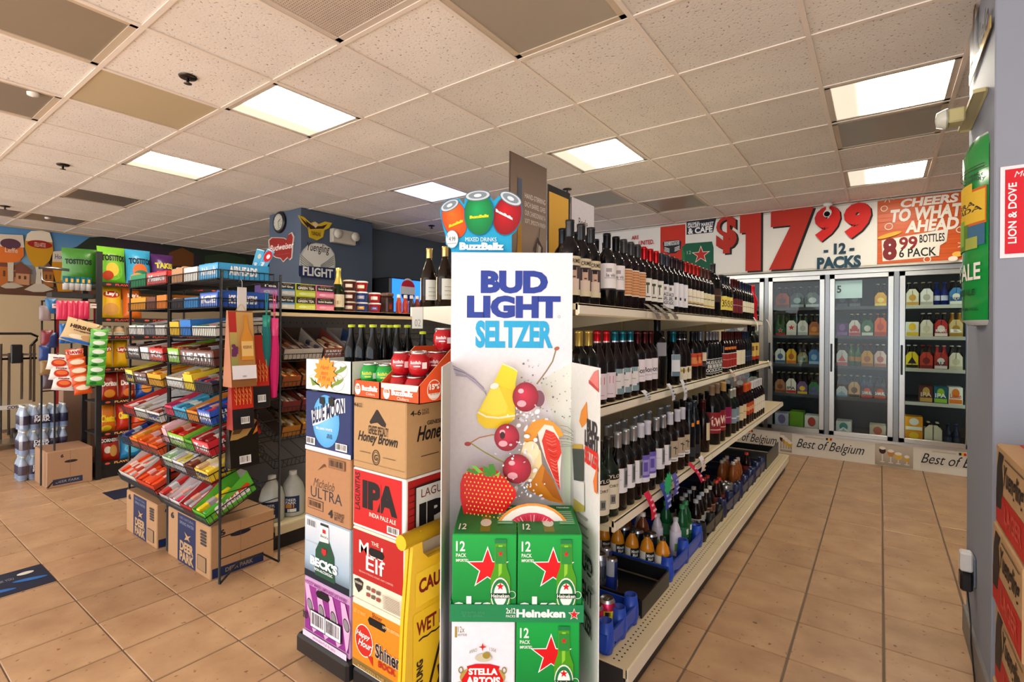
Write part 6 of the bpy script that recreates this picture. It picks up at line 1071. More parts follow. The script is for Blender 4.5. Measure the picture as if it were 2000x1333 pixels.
ctray('R', 4, .02, .4, '#d8d2c4', 'Extra', ('#c8b890', '#d84a5a', '#e6e0d0'), 'pale tray with yellow edge on fifth basket'); ctray('R', 4, .42, .62, '#e0c030', '', ('#e6c83a', '#c8a018'), 'small yellow candy box on fifth basket', hf=.09); ctray('R', 4, .64, 1.0, '#2a2226', '', ('#b0203c', '#2a3a6a', '#4a2420'), 'dark chocolate bar tray on fifth basket')
ctray('R', 5, .02, .2, '#d83a5a', '', ('#e05a7a', '#8a2a6a'), 'pink candy tray on sixth basket'); ctray('R', 5, .21, .5, '#4aa0c4', '', ('#5ab8d8', '#2a7a9a', '#d8e8ec'), 'pale blue candy tray on sixth basket'); ctray('R', 5, .51, .74, '#d8862a', '', ('#e09a3a', '#b8501c'), 'orange candy tray on sixth basket'); ctray('R', 5, .75, 1.0, '#2250b0', 'HARI', ('#d82a2a', '#2a62c8'), 'deep blue gummy tray on sixth basket', hf=.08, side='HARIBO')
ctray('R', 6, .02, .13, '#e8b0b8', '', ('#f0c8cc', '#e08a98'), 'narrow pale pink candy tray on seventh basket', hf=.09); ctray('R', 6, .14, .5, '#8ac02a', 'PUNCH', ('#c8281c', '#b8200f'), 'lime edged candy tray with red front', hf=.075); ctray('R', 6, .51, .66, '#5aa82a', '', ('#6ab83a', '#d8d8d0'), 'green mint candy tray on seventh basket'); ctray('R', 6, .67, 1.0, '#c81c24', 'Twiz', ('#8a1418', '#b8b0ac'), 'red licorice tray with white lettering', hf=.08, side='Twizzlers')
ctray('R', 7, .02, .25, '#c8d8c0', '', ('#8ab07a', '#e0e8e0'), 'white and green candy tray on eighth basket'); ctray('R', 7, .26, .5, '#e2e0e4', '', ('#b8b4bc', '#d8c04a'), 'plain white candy tray on eighth basket'); ctray('R', 7, .51, .72, '#5a2c20', '', ('#6a3424', '#8a4a30'), 'brown chocolate tray on eighth basket'); ctray('R', 7, .73, 1.0, '#e8c420', 'CHEWY', ('#d8b080', '#f0d040'), 'yellow chewy bar tray with open top', side='CHEWY', tc='#2a3a9a')
ctray('R', 8, .02, .24, '#b8b0b0', '', ('#c8302c', '#8a8488'), 'grey carton with red packets on lowest basket', hf=.06, hb=.13); ctray('R', 8, .25, .48, '#d8d4d4', '', ('#e02a4a', '#b8b0b0'), 'white carton with pink packets on lowest basket', hf=.06, hb=.13); ctray('R', 8, .49, .73, '#b82420', '', ('#c8302c', '#a8a0a0'), 'red edged carton on lowest basket', hf=.06, hb=.13)
t = ctray('R', 8, .74, 1.0, '#5ab82c', '', ('#d83a1c', '#e8c81c', '#5a2a8a', '#3a9a2a'), 'bright green fruit candy tray with white lettering, lowest basket', hf=.06, hb=.13); p_ = P((.26 * .31 - .002, 0, 0), (0, 1, 0), (0, 0, 1)); p_.poly([(.03, .018), (.1, .05), (.25, .075), (.26, .05), (.12, .02)], '#d84a1c'); p_.text('Skittles', .05, .02, .25, .062, '#ffffff', bold=.07); p_.build(t, 'printed_side', False)
ctray('L', 0, .02, .45, '#2a8a5a', '', ('#e0d8cc', '#2a7a4a', '#c8281c'), 'green candy carton on top of the left rack', hf=.08, hb=.12); ctray('L', 0, .47, 1.0, '#c8281c', 'Mentos', ('#d83020', '#e8e0d8'), 'red mint roll carton on top of the left rack', hf=.08)
ctray('L', 1, .02, .46, '#d8901c', '', ('#6a3a7a', '#e0a02c'), 'orange and purple gum tray on the left rack', hf=.08); ctray('L', 1, .48, .72, '#6a3a2a', '', ('#d8701c', '#3a3a8a'), 'brown gum tray in the middle of the left rack', hf=.075); ctray('L', 1, .74, 1.0, '#d8761c', '', ('#7a5aa0', '#e08a2c'), 'orange gum tray at right of the left rack', hf=.085)
ctray('L', 2, .02, .22, WH, '', ('#3a8a6a', '#e0dcd4'), 'white mint box with green label, left rack'); ctray('L', 2, .24, .46, WH, '', ('#5a5a60', '#d8d8d4'), 'white mint box with grey label, left rack'); ctray('L', 2, .48, .72, '#7a7c84', '', ('#8a8c94', '#5a5c64'), 'grey mint tray on the left rack'); ctray('L', 2, .74, 1.0, '#c8c4bc', '', ('#6a6a70', '#b8b4ac'), 'silver-grey mint tray on the left rack')
ctray('L', 3, .02, .38, '#3a2420', 'COOKIE', ('#2a1a18', '#4a3028'), 'dark brown cookie bar tray on the left rack', hf=.085); ctray('L', 3, .4, .62, WH, '', ('#c8583a', '#e0dcd4'), 'white tray with red square on the left rack', hf=.08); ctray('L', 3, .64, 1.0, '#c02418', 'Kit', ('#d03020', '#a81c14'), 'red wafer bar tray on the left rack', hf=.08)
ctray('L', 4, .02, .24, '#d8c42c', 'Butter', ('#e0d03a', '#c8a81c'), 'yellow butter candy box on the left rack', tc='#2a3a8a', hf=.08); ctray('L', 4, .26, .62, '#5a2a20', 'Take', ('#6a3424', '#d8d0c8'), 'brown pretzel bar tray on the left rack', hf=.075); ctray('L', 4, .64, 1.0, '#e0a020', '', ('#e8b02c', '#d8701c'), 'golden candy tray on the left rack', hf=.075)
ctray('L', 5, .02, .3, '#c82820', '', ('#e0dcd8', '#c82820'), 'red and white bar tray on the left rack'); ctray('L', 5, .32, .64, '#e0dcd6', '', ('#4a3a34', '#d8d4d0'), 'white tray with torn lip on the left rack'); ctray('L', 5, .66, 1.0, '#d8d2ca', 'BARS', ('#8a2420', '#c8c0b8'), 'white bar tray beside the post, left rack', tc='#3a4a8a')
ctray('L', 6, .02, .22, '#1c2a5a', '', ('#2a3a7a', '#1c2448'), 'navy candy tray on the left rack'); ctray('L', 6, .24, .48, '#e86a1c', '', ('#e8841c', '#f0a02c'), 'orange peanut butter tray, first of three on left rack'); ctray('L', 6, .5, .74, '#d84a14', '', ('#e8641c', '#c83a10'), 'orange-red peanut butter tray, second of three on left rack'); ctray('L', 6, .76, 1.0, '#e0561a', '', ('#e8701c', '#d8481a'), 'orange peanut butter tray beside the post, third of three')
ctray('L', 7, .02, .5, '#d0c8c0', '', ('#e8481c', '#e86a2c', '#c8c0b8'), 'large white carton with orange packets at the rack bottom', hf=.07, hb=.14); ctray('L', 7, .52, 1.0, '#c83a18', '', ('#e8501c', '#e0401a'), 'large orange carton at the rack bottom', hf=.07, hb=.12)
# water cartons below
def wbox(x0, x1, y0, y1, h, label, front='y', sidep=True):
    t = thing('water_carton', label, 'carton', ((x0 + x1) / 2, (y0 + y1) / 2, 0)); q = M('card'); q.box((x0, y0, 0), (x1, y1, h), '#b0875f', ch=.005); q.build('carton', t, True); w_ = x1 - x0
    p = P((x0, y0, 0), (1, 0, 0), (0, 0, 1)); p.rect(w_ * .25, .004, w_ * .68, h - .006, '#1c2a52'); p.text('DEER\nPARK', w_ * .3, h * .05, w_ * .64, h * .45, '#b79468', bold=.05); p.text('SPRING WATER', w_ * .3, h * .78, w_ * .64, h * .84, '#8f96b0'); p.text('100% NATURAL', w_ * .3, h * .88, w_ * .64, h * .93, '#7f86a4')
    p.poly([(w_ * .42, h * .5), (w_ * .5, h * .53), (w_ * .55, h * .5), (w_ * .52, h * .57), (w_ * .58, h * .64), (w_ * .5, h * .6), (w_ * .42, h * .66), (w_ * .46, h * .57)], '#b79468'); p.text('6', w_ * .08, h * .8, w_ * .16, h * .93, '#2a2a34', bold=.04); p.rect(w_ * .73, h * .1, w_ * .92, h * .38, '#3a3840'); p.rect(w_ * .74, h * .11, w_ * .91, h * .37, '#9a7a58')
    for k in range(5): p.rect(w_ * .8, h * (.6 + .06 * k), w_ * .92, h * (.64 + .06 * k), '#3c3a40')
    p.build(t); L = y1 - y0; p = P((x1, y0, 0), (0, 1, 0), (0, 0, 1)); p.rect(.01, h * .02, L * .82, h * .2, '#1c2a52'); p.text('DEER PARK', L * .22, h * .07, L * .65, h * .15, '#8f8068', bold=.03); p.text('6', L * .12, h * .78, L * .22, h * .9, '#2a2a34', bold=.04); p.ell(L * .45, h * .74, L * .16, .014, '#20202c'); p.line([(L * .45, .01), (L * .45, h - .01)], .0015, '#7a5a3c'); p.build(t, 'printed_side'); return t
wbox(-3.495, -2.935, 1.262, 1.62, .292, 'large brown water carton under the right candy rack'); wbox(-4.14, -3.62, 1.245, 1.6, .275, 'brown water carton under the left candy rack')
# ---- gift bags, clip strip and umbrellas hanging on the right side of the rack
HX = RXR + .02
def pt(px, py, X0): return atX(px, py, X0)
def wedge(label, px0, px1, pyt, pyb, Xb, dep, c, name='gift_bag', cs=None):
    a, b = pt(px0, pyb, Xb + dep), pt(px1, pyt, Xb + dep); z0, z1 = a.z, b.z; y0, y1 = a.y, b.y; t = thing(name, label, 'gift bag', (Xb, (y0 + y1) / 2, z0)); q = M('inkgloss')
    v = [(Xb, y0, z0), (Xb, y1, z0), (Xb + dep, y1, z0), (Xb + dep, y0, z0), (Xb + dep * .35, y0, z1), (Xb + dep * .35, y1, z1), (Xb + dep * .5, y1, z1), (Xb + dep * .5, y0, z1)]; cs = cs or c
    q.add(v, [(0, 1, 2, 3), (4, 7, 6, 5), (0, 4, 5, 1), (2, 6, 7, 3), (3, 7, 4, 0), (1, 5, 6, 2)], [lin(cs), lin(c), lin(cs), lin(c), lin(cs), lin(cs)]); q.build('bag_body', t, True)
    top = Vector((Xb + dep * .5, (y0 + y1) / 2, z1)); q = M('fabric'); q.tube([top + Vector((.004, -.025 + .05 * k / 8, .035 * math.sin(math.pi * k / 8))) for k in range(9)], .002, '#c8b078', n=5); q.build('handle', t, True)
    n_ = Vector((1, 0, dep * .5 / (z1 - z0))).normalized(); V = Vector((-(dep * .5) / (z1 - z0), 0, 1)).normalized(); return t, P(Vector((Xb + dep, y0, z0)) + n_ * .0006, (0, 1, 0), V), y1 - y0, (z1 - z0)
t, p, w_, h = wedge('brown gift bag printed with a wine bottle and grapes', 453, 503, 608, 758, HX, .1, '#8a5a30', cs='#a86a4a')
p.rect(.002, h * .2, w_ - .002, h * .99, '#b07a3c', '#c89a5a'); p.rect(0.002, h * .72, w_ * .3, h * .99, '#b02a24'); p.rect(.002, h * .25, w_ * .3, h * .72, '#8a8a4a', '#b8a05a')
for k in range(14): p.ell(w_ * (.1 + .05 * (k % 4)), h * (.42 + .03 * (k // 3)), .007, .009, '#6a2a5a')
p.poly([(w_ * .42, h * .35), (w_ * .92, h * .35), (w_ * .92, h * .62), (w_ * .74, h * .78), (w_ * .73, h * .95), (w_ * .6, h * .95), (w_ * .59, h * .78), (w_ * .42, h * .62)], '#d08a2c'); p.rect(w_ * .44, h * .4, w_ * .9, h * .6, '#e2b870'); p.text('RESERVE', w_ * .5, h * .5, w_ * .84, h * .54, '#6a3a1c'); p.rect(w_ * .02, h * .1, w_ * .98, h * .28, '#e6e2e8'); p.bars(w_ * .4, h * .12, w_ * .6, h * .15, 8, '#e6e2e8', 4); p.build(t, 'printed_face')
p = P((HX + .05, pt(453, 700, HX + .05).y - .0008, 0), (1, 0, 0), (0, 0, 1))
def redbag(label, a, b, c_, d_, off):
    t, p, w_, h = wedge(label, a, b, c_, d_, HX + off, .07, '#b8281c', cs='#8a1c14'); p.rect(.001, .001, w_ - .001, h * .3, '#1c1a1c')
    for k in range(5):
        x = w_ * (.2 + .16 * k); p.line([(x, h * .36), (x + w_ * .04, h * .5), (x, h * .66 - .02 * (k % 2))], .003, '#e8a04a')
        for j in range(3): p.line([(x, h * (.4 + .07 * j)), (x - w_ * .07, h * (.45 + .07 * j))], .0025, '#e8a04a')
    p.bars(w_ * .35, h * .08, w_ * .75, h * .18, 8, '#eceae6', 6); p.build(t, 'printed_face')
redbag('red gift bag with gold leaves and black base, nearer the umbrellas', 489, 529, 655, 800, -.015, ); redbag('red gift bag with gold leaves, hanging lower beside the post', 455, 498, 705, 842, .012)
t, p, w_, h = wedge('dark gold satin print gift bag hanging lowest on the rack', 451, 508, 800, 918, HX - .01, .07, '#1a1712'); p.poly([(0.003, h * .5), (w_ * .2, h * .9), (w_ * .5, h * .95), (w_ * .98, h * .8), (w_ * .6, h * .55), (w_ * .25, h * .5)], '#b08a4a'); p.poly([(w_ * .1, h * .6), (w_ * .3, h * .85), (w_ * .7, h * .8), (w_ * .35, h * .6)], '#5a4424'); p.poly([(w_ * .8, h * .55), (w_ * .98, h * .6), (w_ * .98, h * .72)], '#c87a24'); p.bars(w_ * .3, h * .06, w_ * .7, h * .2, 8, '#eceae6', 8); p.build(t, 'printed_face')
a, b = pt(466, 612, HX + .06), pt(484, 562, HX + .06); t = thing('clip_strip', 'white plastic clip strip holding the wine print gift bag', 'clip strip', (HX, a.y, a.z)); q = M('plastic'); q.box((HX + .045, a.y, a.z), (HX + .048, b.y, b.z), '#d8d4d2'); q.build('strip', t, True); q = M('metal'); q.tube([(HX + .047, (a.y + b.y) / 2, b.z - .005), (HX + .047, (a.y + b.y) / 2, b.z + .03), (HX + .03, (a.y + b.y) / 2, b.z + .045), (HX + .01, (a.y + b.y) / 2, b.z + .03)], .002, '#c8c8c8'); q.build('hook', t, True)
def umbrella(label, px, pytop, pybot, pyloop, c, c2, r):
    a, b = pt(px, pybot, HX + .02), pt(px, pytop, HX + .02); h = b.z - a.z; t = thing('folding_umbrella', label, 'umbrella', (HX + .02, a.y, a.z)); q = M('fabric'); q.lathe([(.001, 0, c), (r * .6, .005, c), (r * .95, h * .3, c), (r, h * .62, c), (r * .8, h * .78, None)], 9, smooth=False); q.build('canopy', t); q = M('plastic'); q.lathe([(r * .75, h * .78, c2), (r * .8, h * .8, c2), (r * .8, h, c2), (.001, h + .001, None)], 12); q.build('handle', t); q = M('fabric'); zt = pt(px, pyloop, HX + .02).z - a.z; q.tube([(-.004, 0, h), (-.006, -.004, zt), (0, 0, zt + .01), (.006, .004, zt), (.004, 0, h)], .0022, c2, n=5); q.build('wrist_strap', t)
umbrella('closed teal folding umbrella hanging from the rack', 520, 616, 720, 572, '#12706e', '#1a8a78', .026); umbrella('closed hot pink folding umbrella hanging from the rack', 535, 622, 778, 572, '#d01c6a', '#e0407e', .028)
# ================================================================ CHIP RACK (faces +X)
KX = -5.72; KY0, KY1 = 1.5, 2.75
ck = thing('chip_rack', 'black metal chip rack filled with bright snack bags', 'rack', (KX - .2, KY0, 0))
for y in (KY0, KY1):
    for x in (KX + .01, KX - .4): q = M('paint'); q.box((x - .02, y - .02, 0), (x + .02, y + .02, 2.06), '#121214'); q.build('post', ck, True)
q = M('paint'); q.box((KX - .42, KY0, .0), (KX + .0, KY1, .12), '#0f0f11'); q.build('plinth', ck, True)
CZ = [1.77, 1.445, 1.285, .99, .69, .4, .13]
for k, z in enumerate(CZ):
    q = M('paint'); q.box((KX - .4, KY0, z - .012), (KX, KY1, z), '#141416'); q.build('shelf', ck, True); q = M('paint'); q.box((KX, KY0 + .02, z - .02), (KX + .012, KY1, z + .02), '#17120f'); s_ = q.build('shelf_rail', ck, True)
    p = P((KX + .0125, 0, 0), (0, 1, 0), (0, 0, 1))
    for j in range(4): p.text('FLAVOR', KY0 + .12 + .3 * j, z - .01, KY0 + .27 + .3 * j, z + .01, '#c8402c' if z > 1.2 else '#e0a060', bold=.04); p.ell(KY0 + .07 + .3 * j, z, .02, .009, '#c8543a')
    p.build(ck, 'rail_print')['kind'] = 'stuff'
def bag(w_, h, d_, c, ops, label, M4, name='chip_bag', c2=None):
    t = thing(name, label, 'snack bag', (0, 0, 0)); t.matrix_basis = M4; q = M('film'); nu, nv = 8, 10
    dep = lambda u, v: d_ / 2 * max(0, 1 - abs(2 * u - 1) ** 2.4) ** .6 * max(0, 1 - abs(2 * v - 1) ** 3.5) ** .7
    sh = lambda u, v: 1 - .06 * math.sin(math.pi * v)
    for s_ in (-1, 1):
        vs = [((u / nu - .5) * w_ * sh(u / nu, v / nv), s_ * dep(u / nu, v / nv) + (.002 * s_), v / nv * h) for v in range(nv + 1) for u in range(nu + 1)]
        fs = [[v * (nu + 1) + u, v * (nu + 1) + u + 1, (v + 1) * (nu + 1) + u + 1, (v + 1) * (nu + 1) + u][::-s_] for v in range(nv) for u in range(nu)]
        cs = [mixc(c, c2 or c, (f // nu) / (nv - 1)) for f in range(nu * nv)]
        q.add(vs, fs, cs, smooth=True)
    q.build('bag_body', t); m = M('ink'); k = 1
    def sp(u, v, k): return ((u - .5) * w_ * sh(u, v), -dep(min(1, max(0, u)), min(1, max(0, v))) - .002 - .0009 * k, v * h)
    for o in ops:
        if o[0] == 't': v_, f_, _ = glyphs(o[1], .05, 0); m.add([sp(o[2] + (o[4] - o[2]) * x, o[3] + (o[5] - o[3]) * y, k + 1) for x, y in v_], f_, o[6])
        else:
            _, cu, cv, ru_, rv, cc = o; pts = [sp(cu, cv, k)]; n_ = 14
            for rr_ in (.5, 1): pts += [sp(cu + ru_ * rr_ * math.cos(6.2832 * i / n_), cv + rv * rr_ * math.sin(6.2832 * i / n_), k) for i in range(n_)]
            m.add(pts, [[0, 1 + i, 1 + (i + 1) % n_] for i in range(n_)] + [[1 + i, 1 + n_ + i, 1 + n_ + (i + 1) % n_, 1 + (i + 1) % n_] for i in range(n_)], cc)
        k += 1
    if ops: m.build('printed_face', t)
    return t
def cbag(px0, px1, zi, h, c, ops, label, c2=None, tilt=8, dx=.0):
    y0, y1 = atX(px0, 700, KX).y, atX(px1, 700, KX).y; m_ = Matrix.Translation(Vector((KX - .07 + dx, (y0 + y1) / 2, CZ[zi] + .002))) @ Matrix.Rotation(R(90), 4, 'Z') @ Matrix.Rotation(R(-tilt), 4, 'X'); return bag((y1 - y0) * 1.02, h, .11, c, ops, label, m_, c2=c2)
def tost(c): return [('e', .5, .36, .36, .26, c), ('e', .46, .38, .24, .18, '#e8c040'), ('e', .3, .22, .2, .12, '#b83a1c'), ('t', 'TOSTITOS', .08, .6, .95, .76, '#16141c')]
cbag(196, 250, 0, .36, '#5cae24', tost('#7cc83a'), 'large green tortilla chip bag at the top of chip rack', '#86cc34'); cbag(251, 300, 0, .36, '#2a92c4', [('e', .5, .4, .3, .2, '#e86a2c'), ('e', .55, .3, .3, .12, '#1c7a5a'), ('t', 'TOSTITOS', .08, .58, .98, .74, '#16141c'), ('e', .4, .2, .3, .14, '#c89a5a')], 'large blue tortilla chip bag at the top of chip rack', '#3aaad8'); cbag(302, 345, 0, .34, '#4a1c5e', [('t', 'TAKIS', .1, .55, .9, .72, '#d8c83a')], 'purple chip bag at the top of chip rack')
cbag(198, 244, 1, .33, '#eebc14', [('e', .5, .7, .36, .1, '#c8201c'), ('t', "Lay's", .25, .64, .78, .78, '#fff8ee'), ('e', .45, .28, .34, .18, '#d89a4a')], 'big yellow potato chip bag on second chip shelf'); cbag(245, 282, 1, .33, '#d86a1c', [('t', "Lay's", .2, .62, .8, .76, '#fff0e0')], 'orange potato chip bag beside the yellow one')
cbag(198, 226, 3, .27, '#ecba14', [('e', .5, .66, .4, .1, '#c8201c'), ('t', "Lay's", .2, .6, .8, .74, '#fff8ee')], 'yellow potato chip bag beside the green strip'); cbag(227, 256, 3, .27, '#e4b012', [('e', .5, .62, .38, .1, '#c8201c'), ('t', "Lay's", .2, .56, .8, .7, '#fff8ee')], 'yellow potato chip bag half behind the candy rack')
cbag(198, 236, 4, .27, '#b02a14', [('t', 'Doritos', .1, .5, .95, .68, '#f6f0ea'), ('e', .5, .25, .3, .14, '#e08a2c')], 'dark red corn chip bag, nearer of two'); cbag(237, 270, 4, .27, '#a82812', [('t', 'Doritos', .1, .5, .95, .68, '#f6f0ea'), ('e', .5, .25, .3, .14, '#e0782c')], 'dark red corn chip bag, farther of two'); cbag(271, 308, 4, .24, '#1c4a9a', [('e', .5, .4, .3, .2, '#e08a2c')], 'blue corn chip bag beside the red ones')
cbag(197, 232, 5, .27, '#e0641a', [('t', 'Cheetos', .12, .35, .95, .6, '#f0d820'), ('e', .4, .15, .3, .1, '#e8c820')], 'orange cheese puff bag on the low chip shelf', '#e8841c'); cbag(233, 262, 5, .27, '#c8301a', [('t', 'Cheetos', .1, .4, .95, .65, '#f0d820')], 'red hot cheese puff bag on the low chip shelf'); cbag(263, 300, 5, .24, '#d8481a', [('e', .5, .5, .3, .2, '#f0b02c')], 'red orange snack bag behind the candy rack')
cbag(196, 240, 6, .27, '#c42a18', [('e', .5, .72, .46, .1, '#1c1816'), ('t', 'CORNERS', .1, .66, .92, .78, '#f4efe6'), ('e', .4, .4, .16, .12, '#e0d8cc'), ('e', .66, .35, .18, .2, '#c8964a')], 'red popped corner chips bag on the lowest shelf'); cbag(241, 285, 6, .26, '#2a8ac0', [('e', .5, .35, .36, .16, '#5ac0e0')], 'bright blue snack bag on the lowest chip shelf')
for k, px in enumerate((207, 232)):
    y = atX(px, 650, KX - .06).y; t = thing('dip_jar', 'glass dip jar on the chip rack, %s' % ('nearer with green dip' if k == 0 else 'farther with orange dip'), 'jar', (KX - .06, y, CZ[2])); c = ('#8a9a6a', '#c8a070')[k]; q = M('gloss'); q.lathe([(.001, .001, c), (.04, 0, c), (.044, .01, c), (.044, .08, c), (.036, .09, None)], 14); q.build('jar_body', t); q = M('foil'); q.lathe([(.038, .089, '#b8b4a4'), (.038, .105, '#b8b4a4'), (.001, .106, None)], 14); q.build('jar_lid', t); lab(.0442, [('p', -60, 60, .02, .05, '#e8e2d2'), ('t', 'TOSTITOS', -45, 45, .028, .042, '#26242a')], -10).build('label', t)
# green tortilla bags behind on the near end
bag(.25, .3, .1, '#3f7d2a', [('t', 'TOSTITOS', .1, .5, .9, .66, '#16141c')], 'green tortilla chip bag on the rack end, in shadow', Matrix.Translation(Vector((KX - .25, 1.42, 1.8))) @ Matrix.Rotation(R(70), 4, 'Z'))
# ---- peg rack with hanging strips
GX = -5.75
pk = thing('peg_strip_rack', 'black wire peg rack hung with candy and nut strips', 'rack', (GX, 1.3, 0))
pg = lambda px, py, X0=GX + .1: atX(px, py, X0)
for px in (80, 106, 138): a, b = pg(px, 940, GX), pg(px, 588, GX); q = M('paint'); q.tube([(GX, a.y, .03 if px < 130 else .9), (GX, a.y, b.z)], .007, BKW); q.build('post', pk, True)
for py in (588, 625, 660, 700, 765): a, b = pg(80, py, GX), pg(188, py, GX); q = M('paint'); q.tube([(GX, a.y, a.z), (GX, b.y, a.z)], .005, BKW, n=5); q.build('cross_wire', pk, True)
a, b = pg(112, 600, GX), pg(112, 790, GX); q = M('paint'); q.box((GX - .004, a.y - .012, b.z), (GX + .004, a.y + .012, a.z), '#8f1c14'); q.build('red_rail', pk, True); a = pg(186, 600, GX); q = M('paint'); q.box((GX - .004, a.y - .012, b.z + .2), (GX + .004, a.y + .012, a.z), '#8f1c14'); q.build('red_rail', pk, True)
a, b = pg(100, 580, GX), pg(190, 566, GX); q = M('paint'); q.box((GX - .15, a.y, a.z), (GX + .02, b.y, a.z + .04), '#1c1b1e'); q.build('top_board', pk, True)
q = M('paint'); y_ = pg(90, 950, GX).y; q.tube([(GX + .05, y_ - .0, .012), (GX + .05, y_ + .03, .05), (GX + .02, y_ + .3, .07)], .007, BKW); q.tube([(GX, y_, .03), (GX + .05, y_, .012)], .007, BKW); q.build('foot_loop', pk, True)
q = M('metal'); pts = [pg(x, y, GX + .02) for x, y in ((75, 523), (105, 524), (135, 528))]; q.tube(pts, .012, '#b8b8ba', n=8); q.build('chrome_bar', pk, True); q = M('metal'); q.tube([pg(x, y, GX + .02) for x, y in ((83, 525), (83, 546), (90, 551), (124, 553))], .006, '#b8b0a8', n=6); q.build('chrome_bracket', pk, True)
for k, px in enumerate((114, 148, 187)): a = pg(px, 598, GX + .05); q = M('ink'); q.box((GX + .05, a.y - .04, a.z - .02), (GX + .053, a.y + .04, a.z + .018), '#e2dcd6'); q.build('price_card', pk, True); p = P((GX + .0535, 0, 0), (0, 1, 0), (0, 0, 1)); p.rect(a.y - .03, a.z, a.y + .03, a.z + .008, '#c8302c'); p.build(pk, 'card_print')
for px, py, dx in ((147, 683, .18), (112, 694, .17), (193, 640, .2), (150, 628, .17)):
    a = pg(px, py, GX + dx); q = M('metal'); q.tube([(GX, a.y, a.z + .004), (GX + dx + .02, a.y, a.z + .004), (GX + dx + .03, a.y, a.z + .02)], .003, '#8a8a8c', n=5); q.build('peg_hook', pk, True)
def pouch(px, py, w_, h, c, label, X0=GX + .08, ops=(), c2=None, roll=0):
    a = pg(px, py, X0); return bag(w_, h, .03, c, list(ops), label, Matrix.Translation(Vector((X0, a.y, a.z - h / 2))) @ Matrix.Rotation(R(90), 4, 'Z') @ Matrix.Rotation(R(roll), 4, 'Y'), 'candy_pouch', c2)
for k in range(6): pouch(116 + 10.5 * k, 606, .045, .16, '#c8284e' if k % 2 else '#d83a5c', 'slim hot pink candy pouch on the peg rack, %s' % ORD[k])
for k in range(3): pouch(122 + 10 * k, 652, .045, .17, '#1f6ab4', 'slim blue candy pouch below the pink ones, %s' % ORD[k], GX + .05)
pouch(150, 648, .25, .2, '#d8bc8c', 'cream chocolate candy bag hanging tilted on the peg rack', GX + .16, [('t', 'HERSHEY', .12, .6, .88, .76, '#3a1c14'), ('t', "nuggets", .25, .48, .85, .56, '#6a4a3a'), ('e', .4, .26, .22, .1, '#e8d8c0'), ('e', .7, .3, .18, .1, '#c89a6a'), ('e', .5, .08, .5, .07, '#2a6ac0')], roll=18)
for k in range(3): pouch(112 + 5 * k, 708 + 20 * k, .15, .13, '#e6e0dc', 'white and red nut pouch in a hanging strip, %s down' % ORD[k], GX + .16 + .004 * k, [('e', .5, .45, .36, .26, '#c8381c'), ('e', .5, .5, .26, .14, '#e8743a'), ('t', 'nuts', .2, .74, .7, .84, '#8a1c1c')], roll=8)
for k in range(5): pouch(147 + 4 * k, 693 + 16.5 * k, .125, .1, '#d8541c', 'orange seed pouch in a hanging strip, %s down' % ORD[k], GX + .17 + .003 * k, ([('e', .5, .7, .5, .22, '#f0e6dc'), ('t', 'DAVID', .08, .55, .94, .85, '#b81c1c')] if k == 0 else [('e', .5, .6, .42, .22, '#f0dcc4')]), roll=-4)
for k in range(6): pouch(193 - 1.5 * k, 655 + 17.5 * k, .13, .1, '#3f9a34', 'green nut pouch in a hanging strip, %s down' % ORD[k], GX + .19 + .003 * k, [('e', .5, .62, .36, .2, '#dce4d8'), ('e', .35, .25, .2, .14, '#1c6a2a')], '#6aba4a', roll=4)
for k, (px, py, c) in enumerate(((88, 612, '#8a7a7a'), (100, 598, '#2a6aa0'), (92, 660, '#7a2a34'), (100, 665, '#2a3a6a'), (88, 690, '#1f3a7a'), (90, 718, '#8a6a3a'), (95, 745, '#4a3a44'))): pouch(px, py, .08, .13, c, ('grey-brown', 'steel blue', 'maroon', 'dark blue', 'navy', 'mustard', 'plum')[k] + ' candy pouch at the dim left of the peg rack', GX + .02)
for k in range(5): q_ = pg(130 + 11 * k, 545, GX + .02); t = thing('wrapped_can', 'teal topped can in a clear wrapped pack on the rack, %s' % ORD[k], 'can', (GX + .0, q_.y, pg(100, 565, GX).z), 0, 'wrapped cans'); q = M('gloss'); q.lathe([(.001, .001, '#b8b4b0'), (.023, 0, '#b8b4b0'), (.023, .06, '#12606e'), (.023, .12, '#12606e'), (.001, .121, None)], 12); q.build('can_body', t); lab(.023, [('p', -20, 20, .07, .1, '#d8a02c')], 0).build('label', t)
